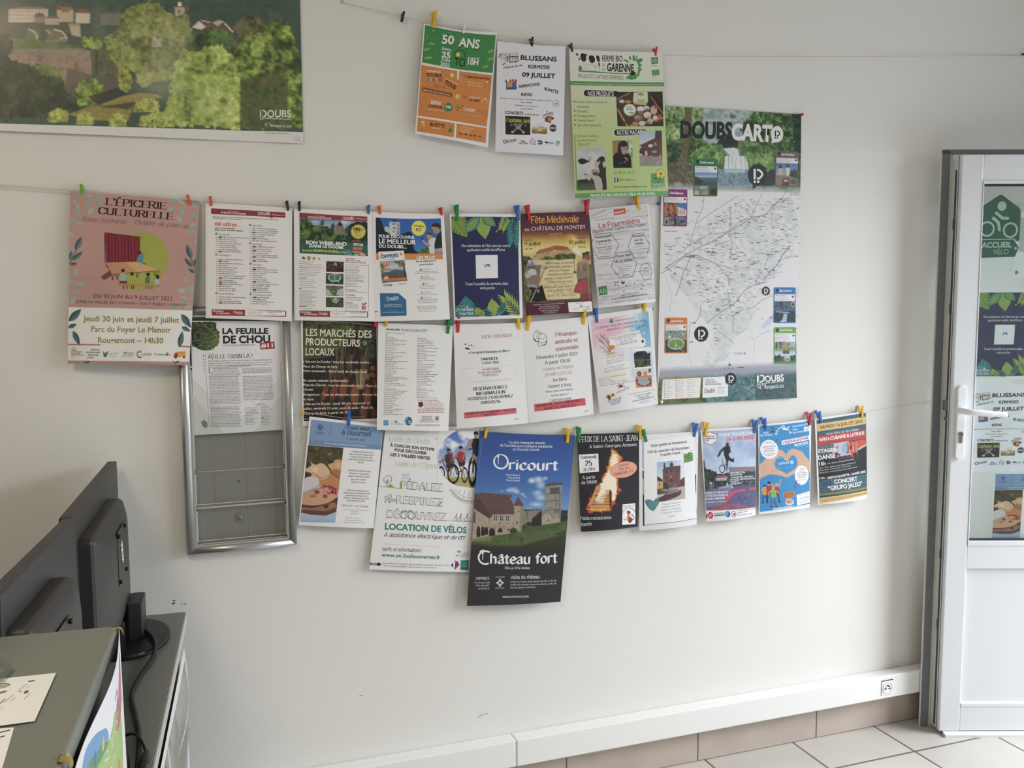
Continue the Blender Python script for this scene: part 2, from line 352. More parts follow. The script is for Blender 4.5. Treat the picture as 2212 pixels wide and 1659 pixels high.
# --- colour pictures (sampled on a sheet's own grid)
def vnoise(X,Y,scale,seed):
 r=np.random.RandomState(seed)
 T=r.rand(64,64)
 x=X/scale;y=Y/scale
 xi=np.floor(x).astype(int);yi=np.floor(y).astype(int);fx=x-xi;fy=y-yi
 fx=fx*fx*(3-2*fx);fy=fy*fy*(3-2*fy)
 g=lambda a,b:T[a%64,b%64]
 return(g(xi,yi)*(1-fx)+g(xi+1,yi)*fx)*(1-fy)+(g(xi,yi+1)*(1-fx)+g(xi+1,yi+1)*fx)*fy
def fbm(X,Y,scale,seed,o=3):
 s=0;a=.5;t=0
 for k in range(o):
  s=s+a*vnoise(X,Y,scale/2**k,seed+7*k);t+=a;a*=.6
 return s/t
class Pic:
 def __init__(self,X,Y):
  self.X,self.Y=X,Y
  self.C=np.ones(X.shape+(3,))*.5
 def mpoly(self,pts,wob=0.0,seed=1):
  X,Y=self.X,self.Y
  if X.size==1:return self._mask1(pts,X,Y)
  if wob:
   X=X+(fbm(X,Y,wob*1.2,seed+50,2)-.5)*wob*2.2;Y=Y+(fbm(X,Y,wob*1.2,seed+90,2)-.5)*wob*2.2
  dx=abs(self.X[0,-1]-self.X[0,0])/max(X.shape[1]-1,1)*.27;dy=abs(self.Y[-1,0]-self.Y[0,0])/max(X.shape[0]-1,1)*.27
  return sum(self._mask1(pts,X+ax*dx,Y+ay*dy).astype(float)for ax,ay in((-1,-.4),(.4,-1),(1,.4),(-.4,1)))/4
 @staticmethod
 def _mask1(pts,X,Y):
  m=np.zeros(X.shape,bool);n=len(pts);j=n-1
  for i in range(n):
   xi,yi=pts[i];xj,yj=pts[j]
   if yi!=yj:
    m^=((yi>Y)!=(yj>Y))&(X<(xj-xi)*(Y-yi)/(yj-yi)+xi)
   j=i
  return m
 def put(self,a,col):
  a=np.clip(np.asarray(a,float),0,1)[...,None]
  self.C=self.C*(1-a)+(srgb(col)if not isinstance(col,np.ndarray)else col)*a
  return self
 def fill(self,col):return self.put(np.ones(self.X.shape),col)
 def grad(self,stops,ax='y',mask=None):
  t=self.Y if ax=='y' else self.X
  xs=[s[0]for s in stops];cs=np.array([srgb(s[1])for s in stops])
  c=np.stack([np.interp(t,xs,cs[:,k])for k in range(3)],-1)
  return self.put(np.ones(self.X.shape)if mask is None else mask,c)
 def pg(self,pts,col,a=1.0):return self.put(self.mpoly(pts)*a,col)
 def bl(self,pts,col,a=1.0):return self.pg(spl(pts,6,True),col,a)
 def ell(self,cx,cy,rx,ry=None,col='#000',soft=.15,a=1.0,rot=0.0):
  ry=rx if ry is None else ry
  dx,dy=self.X-cx,self.Y-cy
  if rot:
   c,s=cos(rot),sin(rot);dx,dy=dx*c+dy*s,-dx*s+dy*c
  d=np.sqrt((dx/rx)**2+(dy/ry)**2)
  return self.put(np.clip((1-d)/max(soft,1e-3),0,1)*a,col)
 def li(self,pts,w,col,a=1.0):
  m=np.zeros(self.X.shape)
  for(x0,y0),(x1,y1)in zip(pts[:-1],pts[1:]):
   dx,dy=x1-x0,y1-y0;L=dx*dx+dy*dy+1e-9
   t=np.clip(((self.X-x0)*dx+(self.Y-y0)*dy)/L,0,1)
   d=np.hypot(self.X-x0-t*dx,self.Y-y0-t*dy)
   m=np.maximum(m,np.clip((w*.75-d)/(w*.5),0,1))
  return self.put(m*a,col)
 def mott(self,mask,cols,scale,seed=1,a=1.0,o=3):
  n=fbm(self.X,self.Y,scale,seed,o);n=(n-n.min())/(n.max()-n.min()+1e-9)
  n=np.clip((n-.5)*1.5+.5,0,1)
  cs=np.array([srgb(c)for c in cols]);t=np.linspace(0,1,len(cols))
  c=np.stack([np.interp(n,t,cs[:,k])for k in range(3)],-1)
  m=np.ones(self.X.shape)if mask is None else np.asarray(mask,float)
  return self.put(m*a,c)
 def foli(self,pts,cols,r,n=80,seed=3):
  m=self.mpoly(pts,r*.9,seed)
  cs=np.array(sorted((srgb(c)for c in cols),key=lambda c:c.sum()));t=np.linspace(0,1,len(cs))
  lo_,hi=cs[0]*.72,np.clip(cs[-1]*1.12,0,1);cs=np.concatenate([[lo_],cs,[hi]]);t=np.linspace(0,1,len(cs))
  v=.5*fbm(self.X,self.Y,r*.8,seed,3)+.5*fbm(self.X,self.Y,r*2.6,seed+31,2)
  k=m>.5
  if k.any():v=(v-v[k].mean())/(v[k].std()+1e-6)*.24+.5
  v=np.clip(v,0,1)
  return self.put(m,np.stack([np.interp(v,t,cs[:,q])for q in range(3)],-1))
 def grain(self,amt,seed=5):
  n=np.random.RandomState(seed).rand(*self.X.shape)-.5
  self.C=np.clip(self.C+n[...,None]*amt,0,1);return self
def homog(src):
 A=[];b=[]
 for(x,y),(u,v)in zip(src,((0,0),(1,0),(1,1),(0,1))):
  A+=[[x,y,1,0,0,0,-u*x,-u*y],[0,0,0,x,y,1,-v*x,-v*y]];b+=[u,v]
 h=np.linalg.solve(np.array(A),np.array(b))
 return np.append(h,1).reshape(3,3)
class Sheet:
 def __init__(self,corners,layout,ox=0.0,oy=0.0,s=1.0,paper='#f2f1ef',bulge=0.0,sag=0.0,wave=None,nu=26,nv=30,thick=.0003,bleed=None):
  self.c=[np.array(p,float)for p in corners]
  self.H=homog(layout);self.o=(ox,oy);self.s=s
  self.nu,self.nv=nu,nv;self.thick=thick
  TL,TR,BR,BL=self.c
  ux=(TR-TL+BR-BL);vy=(BL-TL+BR-TR)
  self.nrm=np.cross(vy,ux);self.nrm/=np.linalg.norm(self.nrm)
  self.bulge,self.sag,self.wave=bulge,sag,wave
  self.V=[];self.F=[];self.C=[];self.levels=[];self.hold=False
  U,Vv=np.meshgrid(np.linspace(0,1,nu+1),np.linspace(0,1,nv+1))
  self.G=self.smooth(U,Vv)
  self.W=np.linalg.norm(TR-TL);self.Ht=np.linalg.norm(BL-TL)
  uv=np.stack([U.ravel(),Vv.ravel()],-1)
  k=nu+1
  faces=[(j*k+i,(j+1)*k+i,(j+1)*k+i+1,j*k+i+1)for j in range(nv)for i in range(nu)]
  self.add(uv,faces,paper,elev=0.0)
  self.add(uv,[f[::-1]for f in faces],paper,elev=-self.thick)
  n=len(uv);b0=2*n
  for el in(0.0,-self.thick):self.add(uv,[],paper,elev=el)
  rim=[j*k for j in range(nv+1)]+[nv*k+i for i in range(1,nu+1)]+[j*k+nu for j in range(nv-1,-1,-1)]+[i for i in range(nu-1,0,-1)]
  for a,b in zip(rim,rim[1:]+rim[:1]):self.F.append((b+b0,a+b0,a+n+b0,b+n+b0))
 def smooth(self,u,v):
  TL,TR,BR,BL=self.c
  u=u[...,None];v=v[...,None]
  P=TL*(1-u)*(1-v)+TR*u*(1-v)+BR*u*v+BL*(1-u)*v
  d=self.bulge*np.sin(PI*u)*(.25+.75*v)
  if self.wave is not None:d=d+self.wave(u,v)
  P=P+self.nrm*d
  P=P-np.array([0,0,self.sag])*np.sin(PI*u)*(1-v)**2
  return P
 def surf(self,uv):
  u=np.clip(uv[:,0],0,1)*self.nu;v=np.clip(uv[:,1],0,1)*self.nv
  i=np.minimum(u.astype(int),self.nu-1);j=np.minimum(v.astype(int),self.nv-1)
  fu=(u-i)[:,None];fv=(v-j)[:,None]
  G=self.G
  return G[j,i]*(1-fu)*(1-fv)+G[j,i+1]*fu*(1-fv)+G[j+1,i+1]*fu*fv+G[j+1,i]*(1-fu)*fv
 def uv(self,pts):
  p=np.asarray(pts,float).reshape(-1,2)/self.s+np.array(self.o)
  q=np.c_[p,np.ones(len(p))]@self.H.T
  return q[:,:2]/q[:,2:]
 def add(self,uv,faces,col,elev=None,jit=None):
  uv=np.asarray(uv,float)
  if elev is None:
   lo_,hi_=uv.min(0),uv.max(0)
   if self.hold is None or self.hold is False:
    lv=1+max([l for l,a,b_ in self.levels if a[0]<hi_[0]and b_[0]>lo_[0]and a[1]<hi_[1]and b_[1]>lo_[1]],default=0)
    self.levels.append((lv,lo_,hi_))
   else:
    if self.hold is True:self.hold=1+max([l for l,a,b_ in self.levels],default=0);self.levels.append((self.hold,np.zeros(2),np.ones(2)))
    lv=self.hold
   elev=.00012+.00004*lv
  P=self.surf(uv)+self.nrm*(elev if jit is None else(elev+jit)[:,None])
  b=sum(len(v)for v in self.V)
  self.V.append(P)
  self.F.extend(tuple(i+b for i in f)for f in faces)
  if isinstance(col,np.ndarray)and col.ndim==2:c=col
  else:c=np.tile(np.array(lin(col)),(len(P),1))
  g=(c@np.array([.2126,.7152,.0722]))[:,None];c=(g+(c-g)*.86)*.985+.004
  self.C.append(c)
 def pg(self,pts,col):
  uv=self.uv(pts)
  uv=np.clip(uv,0,1)
  du,dv=np.ptp(uv[:,0])*self.nu,np.ptp(uv[:,1])*self.nv
  flat=self.bulge==0 and self.sag==0 and self.wave is None
  if flat or max(du,dv)<.7:
   self.add(uv,[self._ccw(uv)],col);return self
  V,F=[],[]
  i0,i1=int(uv[:,0].min()*self.nu),int(ceil(uv[:,0].max()*self.nu))
  j0,j1=int(uv[:,1].min()*self.nv),int(ceil(uv[:,1].max()*self.nv))
  def clip(P,ax,val,keep_less):
   out=[]
   for a,b in zip(P,P[1:]+P[:1]):
    ia=(a[ax]<=val)if keep_less else(a[ax]>=val);ib=(b[ax]<=val)if keep_less else(b[ax]>=val)
    if ia:out.append(a)
    if ia!=ib:
     t=(val-a[ax])/(b[ax]-a[ax]);out.append((a[0]+(b[0]-a[0])*t,a[1]+(b[1]-a[1])*t))
   return out
  base=[tuple(p)for p in uv]
  for i in range(i0,i1):
   S=clip(clip(base,0,i/self.nu,False),0,(i+1)/self.nu,True)if len(base)else[]
   if len(S)<3:continue
   for j in range(j0,j1):
    Q=clip(clip(S,1,j/self.nv,False),1,(j+1)/self.nv,True)
    Q2=[]
    for q in Q:
     if not Q2 or abs(q[0]-Q2[-1][0])+abs(q[1]-Q2[-1][1])>1e-7:Q2.append(q)
    if len(Q2)>1 and abs(Q2[0][0]-Q2[-1][0])+abs(Q2[0][1]-Q2[-1][1])<1e-7:Q2.pop()
    if len(Q2)<3:continue
    A=np.array(Q2);b=len(V)
    V.extend(Q2);F.append(tuple(b+k for k in self._ccw(A)))
  if F:self.add(V,F,col)
  return self
 @staticmethod
 def _ccw(uv):
  x,y=uv[:,0],uv[:,1]
  ar=np.sum(x*np.roll(y,-1)-np.roll(x,-1)*y)
  idx=list(range(len(uv)))
  return tuple(idx if ar<0 else idx[::-1])
 def bl(self,pts,col,n=5):return self.pg(spl(pts,n,True),col)
 def re(self,x0,y0,x1,y1,col):return self.pg([(x0,y0),(x1,y0),(x1,y1),(x0,y1)],col)
 def di(self,cx,cy,rx,ry=None,col='#000',n=28,rot=0.0):
  ry=rx if ry is None else ry;c,s=cos(rot),sin(rot)
  return self.pg([(cx+rx*cos(t)*c-ry*sin(t)*s,cy+rx*cos(t)*s+ry*sin(t)*c)for t in np.linspace(0,2*PI,n,endpoint=False)],col)
 def rr(self,quad,r,col):
  Q=[np.array(q,float)for q in quad];out=[]
  for i in range(4):
   p=Q[i];a=Q[i-1]-p;b=Q[(i+1)%4]-p
   a=a/np.linalg.norm(a)*r;b=b/np.linalg.norm(b)*r
   for t in np.linspace(0,1,5):out.append(tuple(p+a*(1-t)**2+b*t*t))
  return self.pg(out,col)
 def ink(self,pts,w,col,smooth=False,closed=False):
  P=spl(pts,6,closed)if smooth else list(pts)
  g=np.abs(np.diff(self.uv(P+P[:1]if closed else P),axis=0))*[self.nu,self.nv];g=g.max(1)*2
  Q=[P[0]]
  for gi,p in zip(g,P[1:]+(P[:1]if closed else[])):
   L=hypot(p[0]-Q[-1][0],p[1]-Q[-1][1])
   if L<1e-3:continue
   n=max(1,int(ceil(gi)));a=Q[-1]
   for k in range(1,n+1):Q.append((a[0]+(p[0]-a[0])*k/n,a[1]+(p[1]-a[1])*k/n))
  if closed and hypot(Q[0][0]-Q[-1][0],Q[0][1]-Q[-1][1])<1e-3:Q.pop()
  A=np.array(Q,float);k=len(A)
  if k<2:return self
  T=(np.roll(A,-1,0)-A);T/=np.linalg.norm(T,axis=1)[:,None]+1e-12
  N=np.stack([-T[:,1],T[:,0]],-1)
  if not closed:N[-1]=N[-2]
  Np=np.roll(N,1,0)
  if not closed:Np[0]=N[0]
  M=N+Np;d=np.sum(M*N,1)[:,None];M=np.where(np.abs(d)>.35,M/np.where(np.abs(d)<1e-6,1,d),N)
  Lf,Rt=A+M*w/2,A-M*w/2
  V=np.empty((2*k,2));V[0::2]=Lf;V[1::2]=Rt
  F=[(2*i,2*((i+1)%k),2*((i+1)%k)+1,2*i+1)for i in range(k if closed else k-1)]
  uv=np.clip(self.uv(V),0,1)
  F=[tuple(f[q]for q in self._ccw(uv[list(f)]))for f in F]
  self.add(uv,F,col)
  return self
 def ri(self,cx,cy,rx,ry,w,col,n=32,a0=0,a1=360):
  ts=np.radians(np.linspace(a0,a1,n))
  return self.ink([(cx+rx*cos(t),cy+ry*sin(t))for t in ts],w,col,closed=abs(a1-a0)>=360)
 def tx(self,s,x0,y0,x1,y1,h,col,font='sans',res=2,fit=True,align='l'):
  if font in SANS:V,F,w=font_text(s,SANS[font],res)
  else:V,F,w=pen_text(s,font)
  if not len(V):return self
  V=np.asarray(V,float)
  L=hypot(x1-x0,y1-y0);ex,ey=(x1-x0)/L,(y1-y0)/L
  k=L/w if fit else h
  a=0 if fit else{'l':0,'c':(L-w*h)/2,'r':L-w*h}[align]
  X=V[:,0]*k+a;Y=V[:,1]*h
  pts=np.stack([x0+ex*X+ey*Y*1.0,y0+ey*X-ex*Y],-1)
  uv=self.uv(pts)
  ok=np.all((uv>-.002)&(uv<1.002),1)
  if not ok.all():F=[f for f in F if ok[list(f)].all()]
  uv=np.clip(uv,0,1)
  jit=None
  if F and font not in SANS:
   jit=np.zeros(len(V))
   for i,f in enumerate(F):jit[list(f)]=(i%7)*4e-6
  elif F and 'M' in s and SANS[font]>.004:
   jit=np.repeat(np.arange(5)*5e-6,len(V)//5)
  if F:
   f0=F[0];A=uv[list(f0)];ar=np.sum(A[:,0]*np.roll(A[:,1],-1)-np.roll(A[:,0],-1)*A[:,1])
   if ar>0:F=[f[::-1]for f in F]
   self.add(uv,F,col,jit=jit)
  return self
 def pa(self,x0,y0,x1,y1,n,h,col,seed=1,dx=0.0,slope=0.0,fill=(.75,1.0),align='l',word=(2.0,6.0)):
  R=random.Random(seed);V,F=[],[]
  for k in range(n):
   t=k/max(n-1,1);y=y0+(y1-y0)*t;L=(x1-x0)*R.uniform(*fill);xs=x0+dx*t
   if align=='c':xs+=((x1-x0)-L)/2
   if align=='r':xs+=(x1-x0)-L
   x=xs
   while x<xs+L-h*.5:
    e=min(x+R.uniform(*word)*h,xs+L)
    while x<e-h*.2:
     w=R.choice((.3,.5,.5,.55,.75))*h;hh=h*R.choice((.72,.72,.72,.8,1.1));yb=y+slope*(x-x0)+h*.42
     q=len(V);V+=[(x,yb-hh),(x+w,yb-hh+slope*w),(x+w,yb+slope*w),(x,yb)]
     F.append((q,q+1,q+2,q+3));x+=w+h*.2
    x+=h*.55
  uv=np.clip(self.uv(V),0,1)
  F=[tuple(f[k]for k in self._ccw(uv[list(f)]))for f in F]
  self.add(uv,F,col)
  return self
 def pic(self,quad,nx,ny,paint):
  q=[np.array(p,float)for p in quad]
  U,V=np.meshgrid(np.linspace(0,1,nx+1),np.linspace(0,1,ny+1))
  P=q[0]*((1-U)*(1-V))[...,None]+q[1]*(U*(1-V))[...,None]+q[2]*(U*V)[...,None]+q[3]*((1-U)*V)[...,None]
  pc=Pic(P[...,0],P[...,1]);paint(pc)
  c=np.clip(pc.C,0,1);c=np.where(c<=.04045,c/12.92,((c+.055)/1.055)**2.4).reshape(-1,3)
  uv=np.clip(self.uv(P.reshape(-1,2)),0,1)
  k=nx+1
  self.add(uv,[(j*k+i,(j+1)*k+i,(j+1)*k+i+1,j*k+i+1)for j in range(ny)for i in range(nx)],c)
  return self
 def mesh(self,name,m):
  V=np.concatenate(self.V);C=np.concatenate(self.C)
  me=bpy.data.meshes.new(name);me.from_pydata(V.tolist(),[],self.F);me.update()
  a=me.color_attributes.new('ink','FLOAT_COLOR','POINT')
  a.data.foreach_set('color',np.c_[C,np.ones(len(C))].astype(np.float32).ravel())
  me.polygons.foreach_set('use_smooth',np.ones(len(me.polygons),bool))
  me.materials.append(m)
  return me
 def build(self,name,m,parent=None,recenter=True):
  me=self.mesh(name,m)
  o=link(name,me,parent)
  if recenter:
   c=Vector(tuple((self.c[0]+self.c[1])/2))
   me.transform(Matrix.Translation(-c));o.location=c
  return o
def P(*q):return list(zip(q[::2],q[1::2]))
PAPER=printmat('matte printed paper',.62,.3)
GLOSSY=printmat('glossy printed paper',.34,.45)
LAMINATE=printmat('laminated print',.22,.5)
# --- the room
RX0,RX1,RY0,RZ=-2.3,3.25,-4.8,2.75
M_WALL=mat('painted plaster','#e9e7e3',.75,noise=.02,nscale=3,bump=.10,bscale=260)
M_CEIL=mat('ceiling paint','#dddbd6',.8,noise=.015,nscale=4)
M_SCUFF=mat('wall scuff','#a09a92',.8,noise=.2,nscale=60)
M_HOLE=mat('plug hole','#4c4844',.9,noise=.2,nscale=60)
def tilemat(name,col,grout,tile,gw,ox=0.0,oy=0.0,rough=.35):
 m=bpy.data.materials.new(name);m.use_nodes=True
 nt=m.node_tree;p=nt.nodes['Principled BSDF'];N=nt.nodes.new;L=nt.links.new
 tc=N('ShaderNodeTexCoord');mp=N('ShaderNodeMapping');mp.inputs['Location'].default_value=(-ox,-oy,0)
 L(tc.outputs['Object'],mp.inputs['Vector'])
 br=N('ShaderNodeTexBrick');br.offset=0.0;br.squash=1.0
 br.inputs['Scale'].default_value=1.0;br.inputs['Brick Width'].default_value=tile;br.inputs['Row Height'].default_value=tile
 br.inputs['Mortar Size'].default_value=gw;br.inputs['Mortar Smooth'].default_value=.2
 br.inputs['Color1'].default_value=(.96,.96,.96,1);br.inputs['Color2'].default_value=(1.04,1.03,1.02,1);br.inputs['Mortar'].default_value=(.0,.0,.0,1)
 L(mp.outputs['Vector'],br.inputs['Vector'])
 n=N('ShaderNodeTexNoise');n.inputs['Scale'].default_value=5;n.inputs['Detail'].default_value=7;n.inputs['Roughness'].default_value=.65
 L(tc.outputs['Object'],n.inputs['Vector'])
 rp=N('ShaderNodeMapRange');rp.inputs['To Min'].default_value=.86;rp.inputs['To Max'].default_value=1.12
 L(n.outputs['Fac'],rp.inputs['Value'])
 sc=N('ShaderNodeVectorMath');sc.operation='SCALE';sc.inputs[0].default_value=lin(col);L(rp.outputs['Result'],sc.inputs['Scale'])
 mu=N('ShaderNodeVectorMath');mu.operation='MULTIPLY';L(sc.outputs['Vector'],mu.inputs[0]);L(br.outputs['Color'],mu.inputs[1])
 mx=N('ShaderNodeMix');mx.data_type='RGBA';L(br.outputs['Fac'],mx.inputs['Factor']);L(mu.outputs['Vector'],mx.inputs['A']);mx.inputs['B'].default_value=(*lin(grout),1)
 L(mx.outputs['Result'],p.inputs['Base Color'])
 b=N('ShaderNodeBump');b.invert=True;b.inputs['Strength'].default_value=.4;b.inputs['Distance'].default_value=.002;L(br.outputs['Fac'],b.inputs['Height']);L(b.outputs['Normal'],p.inputs['Normal'])
 p.inputs['Roughness'].default_value=rough
 return m
M_FLOOR=tilemat('floor tile','#c8c3bc','#6f655c',.343,.0042,2.155,-.1985,.3)
b=MB();b.box((RX0,RY0,-.06),(RX1,.0,0));tag(b.build('floor',M_FLOOR),kind='structure')
b=MB();b.box((RX0-.12,0,-.06),(RX1+.12,.12,RZ))
def scuff(b,x,z,w,h,a,mi):
 b.mi=mi;c,s=cos(a),sin(a)
 pts=[(x+w*t*c-h*k*s,z+w*t*s+h*k*c)for t,k in((-.5,-.2),(-.2,-.5),(.2,-.4),(.5,.1),(.3,.5),(-.1,.2),(-.4,.3))]
 vs=[b.bm.verts.new((px,-.0004,pz))for px,pz in pts];f=b.bm.faces.new(vs);f.material_index=mi
for a in((.3463,.3881,.012,.003,-.1,1),(.700,.2700,.016,.003,.5,1),(.716,.2735,.020,.0025,.05,1),(-.1399,.7210,.010,.0025,0,2),(-.1413,.7136,.008,.006,.3,2),(-.113,.7090,.005,.006,.2,1),(-.121,.7085,.004,.005,.2,1),(1.62,.62,.004,.003,0,1),(.93,.70,.006,.003,0,1),(1.79,1.43,.004,.003,0,1),(2.02,1.93,.004,.003,0,1)):scuff(b,*a)
tag(b.build('wall_back',[M_WALL,M_SCUFF,M_HOLE]),kind='structure')
b=MB();b.box((RX0-.12,RY0-.12,-.06),(RX0,0,RZ));tag(b.build('wall_left',M_WALL),kind='structure')
b=MB();b.box((RX0-.12,RY0-.12,-.06),(RX1+.12,RY0,RZ));tag(b.build('wall_front',M_WALL),kind='structure')
b=MB()
for lo,hi in(((RX1,-.44,-.06),(RX1+.12,0,RZ)),((RX1,-1.52,2.12),(RX1+.12,-.44,RZ)),((RX1,-1.70,-.06),(RX1+.12,-1.52,RZ)),((RX1,-4.1,-.06),(RX1+.12,-1.70,.45)),((RX1,-4.1,2.45),(RX1+.12,-1.70,RZ)),((RX1,RY0,-.06),(RX1+.12,-4.1,RZ))):b.box(lo,hi)
tag(b.build('wall_right',M_WALL),kind='structure')
b=MB();b.box((RX0-.12,RY0-.12,RZ),(RX1+.12,.12,RZ+.1));tag(b.build('ceiling',M_CEIL),kind='structure')
# tiled skirting along the back wall
M_SKIRT=mat('skirting tile','#bdb0a6',.45,noise=.16,nscale=9)
M_GROUT=mat('tile grout','#8d8177',.8,noise=.1,nscale=30)
b=MB();b.mi=1;b.box((RX0,-.006,0),(RX1,0,.118));b.mi=0
x=.9754-.4655*7
while x<RX1-.02:
 b.box((max(x+.0018,RX0),-.009,.0022),(min(x+.4655-.0018,RX1),-.002,.119),.0012,1);x+=.4655
tag(b.build('baseboard_back',[M_SKIRT,M_GROUT]),kind='structure')
# white cable trunking with a socket
M_PVC=mat('white pvc','#f0f0ee',.32,noise=.01,nscale=6)
M_PVCG=mat('socket cup','#dedcd6',.35,noise=.01,nscale=8)
M_DARK=mat('dark gap','#2b2724',.8,noise=.1,nscale=30)
tr=empty('cable_trunking',(0,-.0005,.1185));tag(tr,'long white plastic cable trunking running along the wall above the tiled skirting','cable trunking')
for x0,x1 in((RX0+.02,.795),(.7965,RX1-.03)):
 b=MB();b.box((x0,-.051,.001),(x1,-.0008,.083),.004,2);b.build('cover',M_PVC,tr)
so=empty('power_socket',(2.165,-.052,.040),0,tr);so['label']='round white wall socket set in the trunking'
b=MB();b.prism([(-.024,-.024),(.024,-.024),(.024,.026),(-.024,.026)],-.002,.0016,'y',.001,1)
b.mi=1;b.prism([(-.024,.0262),(.024,.0262),(.024,.0275),(-.024,.0275)],-.0024,.0012,'y')
b.mi=0;b.build('faceplate',[M_PVC,M_DARK],so)
b=MB();b.lathe([(.019,.0),(.0205,.0016),(.0195,.0022),(.0185,.0006),(.0165,-.0005),(.004,-.0008)],28,Matrix.Rotation(PI/2,4,'X'))
bmesh.ops.translate(b.bm,vec=(0,-.0016,0),verts=b.bm.verts[:])
b.build('socket_cup',M_PVCG,so)
b=MB()
for sx in(-.0085,.0085):b.tube([(sx,-.0016,-.002),(sx,-.0042,-.002)],.0028,10)
b.tube([(0,-.0016,.009),(0,-.011,.009)],.0024,10);b.build('earth_pin',M_DARK,so)
# --- open glazed door, seen from its free edge
M_UPVC=mat('white door pvc','#e2e4e8',.28,noise=.012,nscale=5)
M_EDGE=mat('door edge pvc','#d9d8d2',.4,noise=.05,nscale=12)
M_GASK=mat('grey gasket','#70757b',.6,noise=.06,nscale=20)
M_SLOT=mat('steel lock channel','#5b6064',.45,.5,noise=.15,nscale=25)
M_STEEL=mat('brushed steel','#9a9a98',.3,.9,noise=.08,nscale=60)
def glassmat(name,tint,refl=.10,rough=.02):
 m=bpy.data.materials.new(name);m.use_nodes=True;nt=m.node_tree;nt.nodes.clear();N=nt.nodes.new;L=nt.links.new
 o=N('ShaderNodeOutputMaterial');t=N('ShaderNodeBsdfTransparent');t.inputs['Color'].default_value=(*lin(tint),1)
 g=N('ShaderNodeBsdfGlossy');g.inputs['Roughness'].default_value=rough;g.inputs['Color'].default_value=(.9,.95,.95,1)
 f=N('ShaderNodeLayerWeight');f.inputs['Blend'].default_value=.25
 r=N('ShaderNodeMapRange');r.inputs['To Min'].default_value=refl*.4;r.inputs['To Max'].default_value=refl*2;L(f.outputs['Fresnel'],r.inputs['Value'])
 x=N('ShaderNodeMixShader');L(r.outputs['Result'],x.inputs['Fac']);L(t.outputs['BSDF'],x.inputs[1]);L(g.outputs['BSDF'],x.inputs[2]);L(x.outputs['Shader'],o.inputs['Surface'])
 return m
M_GLASS=glassmat('door glass','#f9fcfb',.16)
DOOR_ANG=atan2(-.3366,.9417)
door=empty('door_1',(2.3208,-.1335,0.012),DOOR_ANG);tag(door,kind='structure')
# local axes: x along the leaf from its free edge to the hinges, y into the leaf (away from the room), z up
DW,DH,TH=.93,1.960,.070
GX0,GX1,GZ0,GZ1=.0715,.855,.669,1.868
b=MB()
b.box((0,0,0),(.0715,.052,DH),.003,2);b.box((.855,0,0),(DW,.052,DH),.003,2)
b.box((.0712,.0006,1.867),(.8553,.052,DH-.0005),.002,1);b.box((.0712,.0006,.0005),(.8553,.052,.087),.002,1)
b.box((.0712,.0006,.575),(.8553,.052,.660),.002,1)
b.build('leaf_frame',M_UPVC,door)
b=MB()
for lo,hi in(((-.004,.0525,.002),(.0715,.064,DH+.008)),((.855,.0525,.002),(DW,.064,DH+.008)),((.0715,.0525,1.867),(.855,.064,DH+.008)),((.0715,.0525,.002),(.855,.064,.660))):b.box(lo,hi)
for lo,hi in(((-.040,.064,-.014),(.0715,.070,DH+.028)),((.855,.064,-.014),(DW+.03,.070,DH+.028)),((.0715,.064,1.867),(.855,.070,DH+.028)),((.0715,.064,-.014),(.855,.070,.660))):b.box(lo,hi,.001,1)
b.build('outer_skin',M_EDGE,door)
b=MB();b.box((-.036,.0600,-.010),(-.010,.0638,DH+.024),.001,1);b.box((-.036,.0600,DH+.009),(DW,.0638,DH+.0255),.001,1);b.build('gasket',M_GASK,door)
b=MB();b.box((-.0012,.030,.010),(.0004,.0415,DH-.045));b.box((-.0016,.0180,0.001),(.0004,.0195,DH));b.build('lock_channel',M_SLOT,door)
b=MB();b.box((-.012,.029,1.115),(.001,.043,1.150),.002,1);b.box((-.008,.029,1.082),(.001,.041,1.092),.001,1);b.build('latch_bolt',M_STEEL,door)
for z in(1.44,.60,.35,1.72):
 b=MB();b.box((-.003,.029,z),(.001,.043,z+.035),.001,1);b.box((-.005,.034,z+.010),(.001,.038,z+.025),.001,1);b.build('keep_roller',M_SLOT,door)
b=MB()
for lo,hi in(((GX0,-.0015,GZ0-.012),(GX0+.004,.016,GZ1+.006)),((GX1-.004,-.0015,GZ0-.012),(GX1,.016,GZ1+.006)),((GX0,-.0018,GZ1-.002),(GX1,.016,GZ1+.008)),((GX0,-.0018,GZ0-.014),(GX1,.016,GZ0+.002))):b.box(lo,hi,.001,1)
b.build('glazing_bead',M_UPVC,door)
b=MB()
for lo,hi in(((GX0+.004,.010,GZ0+.002),(GX1-.004,.018,GZ0+.008)),((GX0+.004,.010,GZ1-.009),(GX1-.004,.018,GZ1-.002))):b.box(lo,hi)
b.build('glazing_seal',mat('black rubber','#23282f',.6,noise=.05),door)
b=MB();b.box((GX0+.003,.018,GZ0),(GX1-.003,.024,GZ1));b.build('glass_pane',M_GLASS,door)
b=MB();b.box((.0716,.012,.0875),(.8549,.030,.5745));b.mi=0
b.box((.0716,-.001,.0865),(.8549,.014,.101),.002,1);b.build('lower_panel',M_UPVC,door)
b=MB();b.prism([(0,.001),(.0,-.003),(-.004,-.008),(-.020,-.022),(-.024,-.022),(-.024,-.002),(-.004,.0)][::-1],.012,DW-.01,'x',.0008,1);b.mi=0
b.build('drip_bar',M_UPVC,door)
M_HAND=mat('white lever handle','#eef0f3',.22,noise=.01,nscale=8)
hd=empty('handle',(.0275,-.0005,1.078),0,door)
b=MB();pts=[]
for k in range(13):t=PI*k/12;pts.append((.0145*cos(t),.1105+.0145*sin(t)))
for k in range(13):t=PI+PI*k/12;pts.append((.0145*cos(t),-.1105+.0145*sin(t)))
